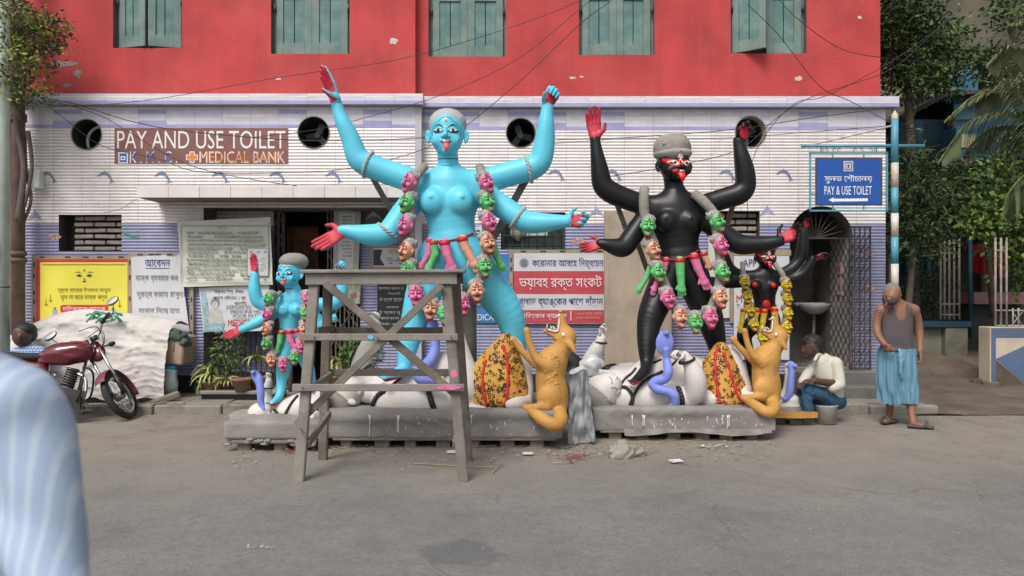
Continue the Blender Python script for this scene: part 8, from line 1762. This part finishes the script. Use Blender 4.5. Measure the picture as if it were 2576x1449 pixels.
# ------------------------------------------------ vegetation, left pipes, the yard beyond
M_lf = [mat('sunlit leaf green', (.18, .28, .06), .6, .25, 8, .1), mat('mid leaf green', (.075, .135, .036), .6, .25, 8, .1), mat('dark leaf green', (.022, .045, .017), .6, .25, 8, .1), mat('olive brown leaf', (.045, .047, .02), .65, .3, 8, .1)]  # sun and shade on the foliage are put into these leaf colours
M_bark = mat('grey brown bark', (.13, .105, .085), .95, .25, 6, .6, 30)
def foliage(T, blobs, n, ls, wts, seed, name='crown', asp=.45, mats=None):
    "leaf-sized faces gathered in sprays through the given ellipsoids"
    r = random.Random(seed); mats = mats or M_lf; gs = [([], []) for _ in mats]; tot = sum(b[3] * b[4] * b[5] for b in blobs)
    for b in blobs:
        c = Vector(b[:3]); k = max(4, int(n / 14 * b[3] * b[4] * b[5] / tot))
        for _ in range(k):
            d = Vector((r.gauss(0, 1), r.gauss(0, 1), r.gauss(0, 1))).normalized() * r.random() ** .4; p = c + Vector((d.x * b[3], d.y * b[4], d.z * b[5])); mi = r.choices(range(len(mats)), wts)[0]; V, Fc = gs[mi]; out = (Vector((d.x, d.y, d.z * .6 + .2)) + Vector((r.uniform(-.5, .5), r.uniform(-.5, .5), r.uniform(-.4, .3)))).normalized()
            for _ in range(14):
                q = p + out * r.uniform(0, 2.6) * ls + Vector((r.gauss(0, 1), r.gauss(0, 1), r.gauss(0, .8))) * ls * .9; a = (out + Vector((r.gauss(0, .7), r.gauss(0, .7), r.gauss(0, .7) - .25))).normalized(); w = a.cross(Vector((r.gauss(0, 1), r.gauss(0, 1), r.gauss(0, 1)))).normalized(); L_ = ls * r.uniform(.6, 1.25); i = len(V)
                V += [q, q + a * L_ * .45 + w * L_ * asp * .5, q + a * L_, q + a * L_ * .45 - w * L_ * asp * .5]; Fc += [(i, i + 1, i + 2), (i, i + 2, i + 3)]
    for (V, Fc), m in zip(gs, mats):
        if V: g = MB(); g.v = [tuple(v) for v in V]; g.f = Fc; g.mi = [0] * len(Fc); g.sm = [False] * len(Fc); stuff(g.build(name, m, T, fix=False))
def branch(T, pts, r0, r1, nm='limb', m=None): q = smooth_path(pts, 5); MB().tube(q, [r0 + (r1 - r0) * i / (len(q) - 1) * (1 + .1 * math.sin(i * 3)) for i in range(len(q))], 9).build(nm, m or M_bark, T)
def bl(x, y, D, rx, ry, rz): p = P(x, y, D); s = D / F; return (p.x, p.y, p.z, rx * s, ry * s, rz * s)
# left edge
T = thing('drain_pipe', 'rusty brown drain pipe with collars at the corner of the tiled wall', 'pipe', P(45, 1000, 10.75)); M_rust = mat('rusty iron pipe', (.13, .085, .065), .85, .25, 6, .4, dirt=(.22, .17, .14), dirt_amt=.5, dirt_scale=5); X = P(46, 0, 10.75).x
MB().cyl((X, 10.75, .1), (X, 10.75, 7.8), .082, 18).build('pipe', M_rust, T)
for y in (655, 638, 300, 292): z = P(0, y, 10.75).z; MB().cyl((X, 10.75, z - .03), (X, 10.75, z + .03), .105, 18).build('collar', M_rust, T)
MB().tube(smooth_path([P(62, 330, 10.7), P(66, 430, 10.68), P(78, 500, 10.66), P(60, 560, 10.7)], 6), .022, 8).build('side_pipe', M_rust, T)
T = thing('utility_pole', 'pale green round pole at the edge beside the rusty drain pipe', 'pole', P(10, 1000, 9.9)); X = P(10, 0, 9.9).x; MB().cyl((X, 9.9, 0), (X, 9.9, 7.5), .068, 18).build('shaft', mat('pale green pole paint', (.38, .44, .38), .6, .12, 4, .2, dirt=(.30, .27, .22), dirt_amt=.5), T); MB().cyl((X, 9.9, P(0, 720, 9.9).z), (X, 9.9, P(0, 724, 9.9).z), .07, 18).build('band', M_iron, T)
T = thing('meter_box', 'small white junction box on the tiled wall beside the drain pipe', 'junction box', P(92, 480, 10.95)); a, b = P(84, 468, 10.93), P(120, 434, 10.93); MB().box(((a.x + b.x) / 2 - .06, 10.93, (a.z + b.z) / 2), (.16, .12, .26), bev=.01).build('box', M_pipew, T)
T = thing('side_wall', 'grimy brown wall of the neighbouring house beyond the drain pipe', 'building', (-9.5, 11.9, 0)); MB().box((-9.4, 12.0, 4), (5.1, .3, 8)).build('wall', mat('grimy brown render', (.16, .125, .10), .95, .3, 1.5, .4, 30, dirt=(.06, .06, .045), dirt_amt=.7, dirt_scale=1), T)
T = thing('vine', 'leafy green creeper growing over the red wall and down the drain pipe', 'creeper', P(60, 300, 10.4))
M_vn = [mat('yellow green leaf', (.26, .36, .05), .55, .25, 8, .1), mat('sunlit fresh leaf', (.12, .20, .035), .55, .25, 8, .1), M_lf[2], mat('purple brown leaf', (.10, .07, .04), .65, .3, 8, .1)]  # first two greens brightened so sunlight on the creeper sits in the colour
foliage(T, [bl(5, 40, 9.6, 50, 30, 60), bl(5, 150, 9.6, 40, 30, 60), bl(5, 225, 9.65, 30, 25, 30), bl(20, 50, 10.3, 60, 60, 45), bl(90, 80, 10.4, 60, 50, 48), bl(140, 75, 10.5, 24, 30, 30), bl(30, 150, 10.3, 55, 60, 50), bl(100, 130, 10.4, 40, 50, 25), bl(15, 215, 10.3, 40, 50, 30), bl(60, 235, 10.4, 42, 45, 22), bl(95, 250, 10.4, 14, 20, 14)], 6200, .062, (3, 3, 2, 3), 1, 'leaves', .45, M_vn)
branch(T, [P(45, 560, 10.6), P(60, 420, 10.6), P(40, 300, 10.6), P(60, 200, 10.6), P(90, 110, 10.6)], .045, .02, 'stem'); branch(T, [P(50, 300, 10.6), P(20, 200, 10.5), P(10, 60, 10.4)], .035, .015, 'stem'); branch(T, [P(70, 330, 10.6), P(80, 420, 10.62), P(62, 520, 10.62)], .03, .02, 'stem')
# far wall and ground cover
T = thing('far_building', 'tall mould-blackened concrete building behind the trees beyond the red corner', 'building', (17, 21, 0)); M_old = mat('mould-stained concrete', (.13, .115, .085), .95, .35, .7, .4, 12, dirt=(.025, .022, .018), dirt_amt=.95, dirt_scale=.55)
MB().box((18, 21.5, 8), (28, 1, 16)).build('wall', M_old, T); z = P(0, 120, 21).z; MB().box((18, 20.9, z), (28, .5, .35)).build('ledge', M_old, T); MB().box((18, 20.95, z - .8), (28, .12, 1.1)).build('pale_course', mat('pale stained render', (.24, .20, .15), .95, .25, 1.2, .3, 20, dirt=(.10, .085, .06), dirt_amt=.7, dirt_scale=1.2), T)
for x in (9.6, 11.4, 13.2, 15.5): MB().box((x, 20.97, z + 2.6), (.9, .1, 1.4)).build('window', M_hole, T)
T = thing('dark_shed', 'dark sheltered stall with back wall coloured near black as shade under the trees beyond the corner', 'shed', (10.5, 17.5, 0)); MB().box((13, 17.9, 2.2), (15, .2, 4.6)).build('back_wall', M_hole, T); MB().box((13, 16.6, 3.35), (15, 2.6, .10)).build('roof_sheet', M_rust, T); MB().box((P(2450, 0, 15.2).x, 15.2, P(0, 492, 15.2).z), (2.6, .12, .08)).build('awning_plank', M_wood, T)  # near-black back wall puts the shade under the hut into colour
for x in (7.4, 9.4, 11.6): MB().box((x, 15.4, 1.65), (.1, .1, 3.3)).build('post', M_wood, T)
# blue kiosk raised on the shed
Yk = 14.8; T = thing('blue_kiosk', 'blue painted sheet-metal hut half hidden by palm fronds above the dark shed', 'hut', P(2420, 410, Yk)); M_kb = mat('weathered blue sheet metal', (.018, .075, .12), .6, .25, 2.5, .2, 20, dirt=(.03, .045, .05), dirt_amt=.7, dirt_scale=3); M_kb2 = mat('brighter blue sheet metal', (.032, .15, .225), .55, .2, 3, .1)
def blk(nm, x0, y0, x1, y1, D, d, m, bev=0.): a, b = P(x0, y1, D), P(x1, y0, D); MB().box(((a.x + b.x) / 2, D + d / 2, (a.z + b.z) / 2), (b.x - a.x, d, b.z - a.z), bev=bev).build(nm, m, T)
blk('wall', 2262, 300, 2400, 400, Yk + .3, 1.5, M_kb); blk('wall', 2398, 245, 2600, 400, Yk, 2, M_kb); blk('panel', 2300, 300, 2322, 392, Yk + .24, .05, M_kb2); blk('panel', 2400, 262, 2455, 300, Yk - .05, .04, M_kb2); blk('front_box', 2404, 318, 2462, 412, Yk - .45, .45, M_kb2, .02); blk('lower_band', 2404, 398, 2462, 415, Yk - .47, .02, mat('grey tin band', (.16, .14, .13), .6, .3, 9)); blk('cream_plate', 2417, 338, 2453, 371, Yk - .475, .02, mat('cream plate', (.50, .47, .30), .7, .1)); blk('red_label', 2406, 402, 2422, 413, Yk - .49, .015, mat('faded red label', (.45, .20, .18), .7))
for (a, b) in (((2255, 302), (2375, 240)), ((2370, 240), (2600, 232))): p, q = P(*a, Yk - .1), P(*b, Yk - .1); MB().box(((p.x + q.x) / 2, Yk + .9, (p.z + q.z) / 2), ((q - p).length, 2.4, .07), Matrix.Rotation(-math.atan2(q.z - p.z, q.x - p.x), 3, 'Y')).build('roof_sheet', M_iron, T)
blk('upper_panel', 2410, 175, 2460, 232, Yk + 1, .3, M_kb2)
# fence cage, plinths, painted wall
M_bar = mat('cream painted iron bar', (.38, .33, .29), .7, .25, 9, .2, dirt=(.14, .08, .06), dirt_amt=.6, dirt_scale=8); Yf = 13.4
def bars(T, xs, y0, y1, D, r=.018): 
    for x in xs: MB().cyl(P(x, y1, D), P(x, y0, D), r, 8).build('bar', M_bar, T)
T = thing('iron_fence', 'rusted cream iron bar cage with spearheads on the concrete pillar behind the walking man', 'fence', P(2390, 810, Yf)); bars(T, (2366, 2376, 2388, 2400, 2413), 600, 804, Yf)
for y in (612, 637, 765, 792): MB().cyl(P(2364, y, Yf), P(2415, y, Yf), .012, 6).build('rail', M_bar, T)
MB().tube([P(2366, 600, Yf), P(2377, 588, Yf), P(2389, 600, Yf)], .014, 6).build('gable_bar', M_bar, T)
for x in range(2284, 2364, 11): MB().tube([P(x, 646, Yf), P(x, 626, Yf), P(x + 10, 646, Yf)], .010, 5).build('zigzag_bar', M_bar, T)
MB().cyl(P(2278, 648, Yf), P(2366, 640, Yf), .012, 6).build('rail', M_bar, T)
T = thing('concrete_pillar', 'mossy concrete pillar and low wall with blue cap under the iron bar cage', 'pillar', P(2397, 888, Yf)); a = P(2370, 888, Yf); b = P(2426, 812, Yf); M_moss = mat('mossy concrete', (.20, .19, .15), .95, .3, 3, .4, dirt=(.07, .09, .04), dirt_amt=.8, dirt_scale=2.5)
MB().box(((a.x + b.x) / 2, Yf + .1, (a.z + b.z) / 2 - .1), (b.x - a.x, .45, b.z - a.z + .2), bev=.02).build('pillar', M_moss, T); a = P(2240, 870, Yf); b = P(2368, 822, Yf); MB().box(((a.x + b.x) / 2, Yf + .12, (a.z + b.z) / 2 - .12), (b.x - a.x, .25, b.z - a.z + .24)).build('low_wall', M_moss, T); a = P(2240, 823, Yf); b = P(2432, 808, Yf); MB().box(((a.x + b.x) / 2, Yf + .1, (a.z + b.z) / 2), (b.x - a.x, .5, b.z - a.z), bev=.01).build('cap', M_kb, T)
Yp = 11.8; M_wb = mat('faded blue wall paint', (.085, .13, .23), .85, .15, 3, .3, dirt=(.14, .12, .10), dirt_amt=.6, dirt_scale=2); M_wc = mat('cream wall paint', (.50, .44, .34), .85, .12, 3, .3, dirt=(.28, .22, .17), dirt_amt=.6, dirt_scale=2)
T = thing('painted_wall', 'low cream wall with blue frame and blue triangle at the edge of the earth path', 'wall', P(2540, 990, Yp)); a = P(2491, 1010, Yp); b = P(2491, 823, Yp); MB().box((a.x + 1.6, Yp + .15, (a.z + b.z) / 2), (3.2, .3, b.z - a.z), bev=.01).build('wall', M_wc, T)
flat('blue_band', 2493, 825, 2800, 850, Yp, M_wb, T, .003); flat('blue_band', 2493, 850, 2505, 1000, Yp, M_wb, T, .003); poly('blue_triangle', [(2505, 903), (2620, 850), (2700, 900), (2700, 1020), (2640, 1020)], Yp, M_wb, T, .0035); poly('brown_skirting', [(2505, 905), (2505, 1010), (2640, 1020)], Yp, M_soil, T, .005)
T = thing('iron_fence', 'cream iron railing with diagonal lattice standing on the blue-banded wall', 'fence', P(2520, 823, Yp)); bars(T, (2504, 2518, 2532), 598, 822, Yp + .12, .017); bars(T, (2548, 2562, 2590, 2620), 775, 822, Yp + .12, .012)
for y in (630, 781, 819): MB().cyl(P(2502, y, Yp + .12), P(2534 if y < 700 else 2640, y, Yp + .12), .010, 6).build('rail', M_bar, T)
for x in (2545, 2575, 2605): MB().cyl(P(x, 819, Yp + .13), P(x + 28, 783, Yp + .13), .008, 6).build('lattice_bar', M_bar, T); MB().cyl(P(x, 783, Yp + .15), P(x + 28, 819, Yp + .15), .008, 6).build('lattice_bar', M_bar, T)
T = thing('red_cloth', 'bright red cloth hanging from a line behind the iron railing', 'cloth', P(2490, 700, 14)); MB().grid(lambda u, v: P(2447 + 86 * u, 615 + (70 + 14 * u) * v, 14 + .12 * math.sin(u * 14) * v), 30, 10).build('cloth', mat('crimson cloth', (.30, .006, .018), .85, .15, 3), T, fix=False)
T = thing('blue_post', 'slim blue iron post between the pillar and the red cloth', 'post', P(2441, 842, 13.6)); MB().cyl(P(2441, 850, 13.6), P(2441, 600, 13.6), .03, 10).build('post', M_kb, T)
T = thing('teal_sheet', 'teal plastic sheet strung behind the zigzag fence rail', 'plastic sheet', P(2300, 690, 14)); MB().grid(lambda u, v: P(2262 + 80 * u, 650 + 4 * u + (34 + 8 * math.sin(u * 12)) * v, 14 + .1 * math.sin(u * 19)), 40, 8).build('sheet', mat('teal polythene', (.02, .11, .13), .5, .2, 5), T, fix=False)
T = thing('concrete_block', 'pale broken block on the ground behind the red cloth', 'block', P(2470, 790, 15)); blk('ledge', 2450, 735, 2580, 765, 15, .5, mat('dull pink ledge', (.22, .12, .11), .9, .2)); blk('base', 2440, 765, 2600, 850, 15.2, .5, M_hole)
T = thing('earth_bank', 'crumbling earth and brick edge below the concrete pillar', 'bank', P(2440, 950, 12.8)); f = Field((5.9, 11.6, -.1), (9.2, 14.4, .8), .03); f.chain([(6.9, 13.9, .15), (7.3, 12.9, .12), (7.6, 12.1, .06)], [.34, .27, .18], k=.05, flat=((0, 0, 1), .9)); f.ell((7.6, 13.6, .1), (1.3, .8, .36), k=.2); f.ripple(.03, 14, 1); f.build('soil', M_soil, T)
r = random.Random(5)
for k in range(8): x = 6.75 + .8 * k / 8 + r.uniform(-.1, .1); y = 13.5 - 1.7 * k / 8; MB().box((x - .20, y - .2, .07 + r.uniform(-.05, .1)), (.22, .11, .07), Matrix.Rotation(r.uniform(-.5, .5), 3, 'Z'), bev=.01).build('brick', mat('earthy red brick', (.12, .09, .07), .95, .3, 9, .4), T)
# trees and shrubs
def tree(label, nm, base, trunk, blobs, n, ls, w, seed, asp=.45, mats=None):
    T = thing(nm, label, 'tree' if 'tree' in nm else 'shrub', base)
    for t in trunk: branch(T, *t)
    foliage(T, blobs, n, ls, w, seed, 'crown', asp, mats); return T
tree('dense dark green tree rising against the corner of the red wall', 'leafy_tree', P(2290, 800, 14), [([P(2300, 830, 14), P(2295, 500, 14), P(2285, 250, 14), P(2270, 80, 14)], .11, .05, 'trunk'), ([P(2290, 300, 14), P(2340, 190, 13.8), P(2400, 100, 13.6)], .05, .02)], [bl(2262, 40, 14, 45, 60, 60), bl(2270, 130, 14, 45, 60, 55), bl(2310, 60, 14, 35, 50, 40), bl(2340, 140, 14, 45, 60, 42), bl(2300, 195, 13.8, 55, 60, 35), bl(2390, 200, 13.8, 50, 50, 22), bl(2375, 85, 13.6, 35, 40, 24)], 9000, .10, (1, 4, 5, 1), 11)
tree('dark drooping-leaved tree filling the gap behind the sign pole', 'drooping_tree', P(2290, 800, 12.9), [([P(2282, 800, 12.9), P(2300, 600, 12.9), P(2310, 430, 12.9)], .06, .03, 'trunk')], [bl(2290, 450, 12.8, 40, 50, 50), bl(2330, 480, 12.8, 30, 40, 50), bl(2285, 560, 12.8, 38, 50, 55), bl(2330, 590, 12.8, 30, 45, 45), bl(2270, 390, 12.8, 22, 30, 30)], 4200, .13, (0, 3, 6, 1), 12, .22)
tree('bright green broad-leaved shrub spreading over the iron railing', 'leafy_shrub', P(2560, 820, 12.6), [([P(2600, 860, 12.6), P(2580, 650, 12.6), P(2520, 540, 12.5)], .05, .02, 'stem'), ([P(2590, 700, 12.6), P(2600, 560, 12.6)], .04, .02, 'stem')], [bl(2500, 545, 12.4, 60, 50, 26), bl(2560, 520, 12.4, 50, 50, 40), bl(2450, 575, 12.4, 45, 40, 14), bl(2560, 600, 12.3, 40, 50, 40), bl(2600, 660, 12.4, 40, 40, 45), bl(2520, 480, 12.8, 50, 50, 25)], 5200, .10, (5, 4, 2, 0), 13, .6)
tree('olive small-leaved bush growing under the blue hut', 'leafy_shrub', P(2480, 480, 13.8), [([P(2500, 800, 13.8), P(2480, 560, 13.8), P(2490, 450, 13.8)], .06, .03, 'stem')], [bl(2440, 440, 13.6, 45, 40, 22), bl(2500, 445, 13.6, 50, 40, 30), bl(2560, 400, 13.6, 40, 40, 50), bl(2410, 470, 13.6, 30, 30, 14)], 2600, .10, (2, 4, 2, 3), 14)
tree('deep green tree behind the blue hut against the stained building', 'leafy_tree', P(2480, 300, 17.5), [([P(2480, 800, 17.6), P(2470, 300, 17.5), P(2480, 120, 17.5)], .12, .05, 'trunk')], [bl(2440, 170, 17, 60, 60, 30), bl(2500, 190, 17, 50, 50, 40), bl(2340, 230, 16.5, 45, 50, 25), bl(2575, 20, 16, 45, 50, 30)], 3600, .13, (1, 5, 4, 1), 15)
tree('dark weeds and ferns crowding the foot of the cage fence', 'weed_shrub', P(2300, 830, 13.8), [([P(2300, 830, 13.8), P(2300, 760, 13.8)], .02, .01, 'stem')], [bl(2290, 600, 13.6, 40, 40, 30), bl(2345, 740, 13.9, 25, 30, 60), bl(2290, 770, 14.2, 40, 30, 40)], 1600, .11, (0, 2, 6, 3), 16, .3)
# palm
T = thing('palm_tree', 'palm with long arching grey green fronds in front of the blue hut', 'palm', P(2640, 820, 12.0)); r = random.Random(8); M_pf = [mat('grey green palm leaf', (.17, .20, .09), .5, .2, 6, .1), mat('dull green palm leaf', (.10, .13, .055), .5, .2, 6, .1)]
branch(T, [P(2650, 900, 12), P(2645, 600, 12), P(2640, 380, 12)], .14, .11, 'trunk')
for i, pts in enumerate(([(2640, 390), (2560, 240), (2470, 240), (2385, 300)], [(2640, 395), (2560, 300), (2450, 310), (2370, 400)], [(2640, 390), (2600, 230), (2540, 140), (2490, 160)], [(2640, 400), (2590, 340), (2500, 330), (2430, 380)], [(2640, 390), (2680, 250), (2740, 200), (2810, 230)], [(2640, 390), (2610, 420), (2560, 470), (2530, 540)], [(2640, 380), (2630, 200), (2590, 90), (2540, 60)])):
    D = 12 - .25 * (i % 3); q = smooth_path([P(x, y, D - .15 * k) for k, (x, y) in enumerate(pts)], 9); fr = MB().tube(q, [.018 * (1 - .8 * k / len(q)) for k in range(len(q))], 6).build('frond', M_pf[0], T); g = MB()
    for k in range(2, len(q)):
        d = (q[k] - q[k - 1]).normalized(); u = d.cross(Vector((0, 1, 0))).normalized(); Lf = .52 * math.sin(math.pi * (.15 + .8 * k / len(q)))
        for s in (-1, 1):
            for j in (0, .33, .66): blade(g, q[k - 1].lerp(q[k], j), d * .9 + Vector((0, .25 * s, 0)) + u * s * .75 + Vector((0, 0, .1)), Lf * r.uniform(.85, 1.1), .030, 1.3, r, 0, 3)
    stuff(g.build('leaflets', M_pf[i % 2], fr, fix=False))
# pavement weeds
T = thing('weed', 'tuft of small green weeds at the foot of the stone steps', 'weed', P(2168, 1030, 10)); g = MB(); r = random.Random(2)
for k in range(40): blade(g, P(2160 + r.uniform(-14, 14), 1022 + r.uniform(-3, 3), 9.95), (r.uniform(-1, 1), -.4, r.uniform(.4, 1.2)), .10, .02, 1.2, r, 0, 3)
stuff(g.build('leaves', M_leafd, T, fix=False))
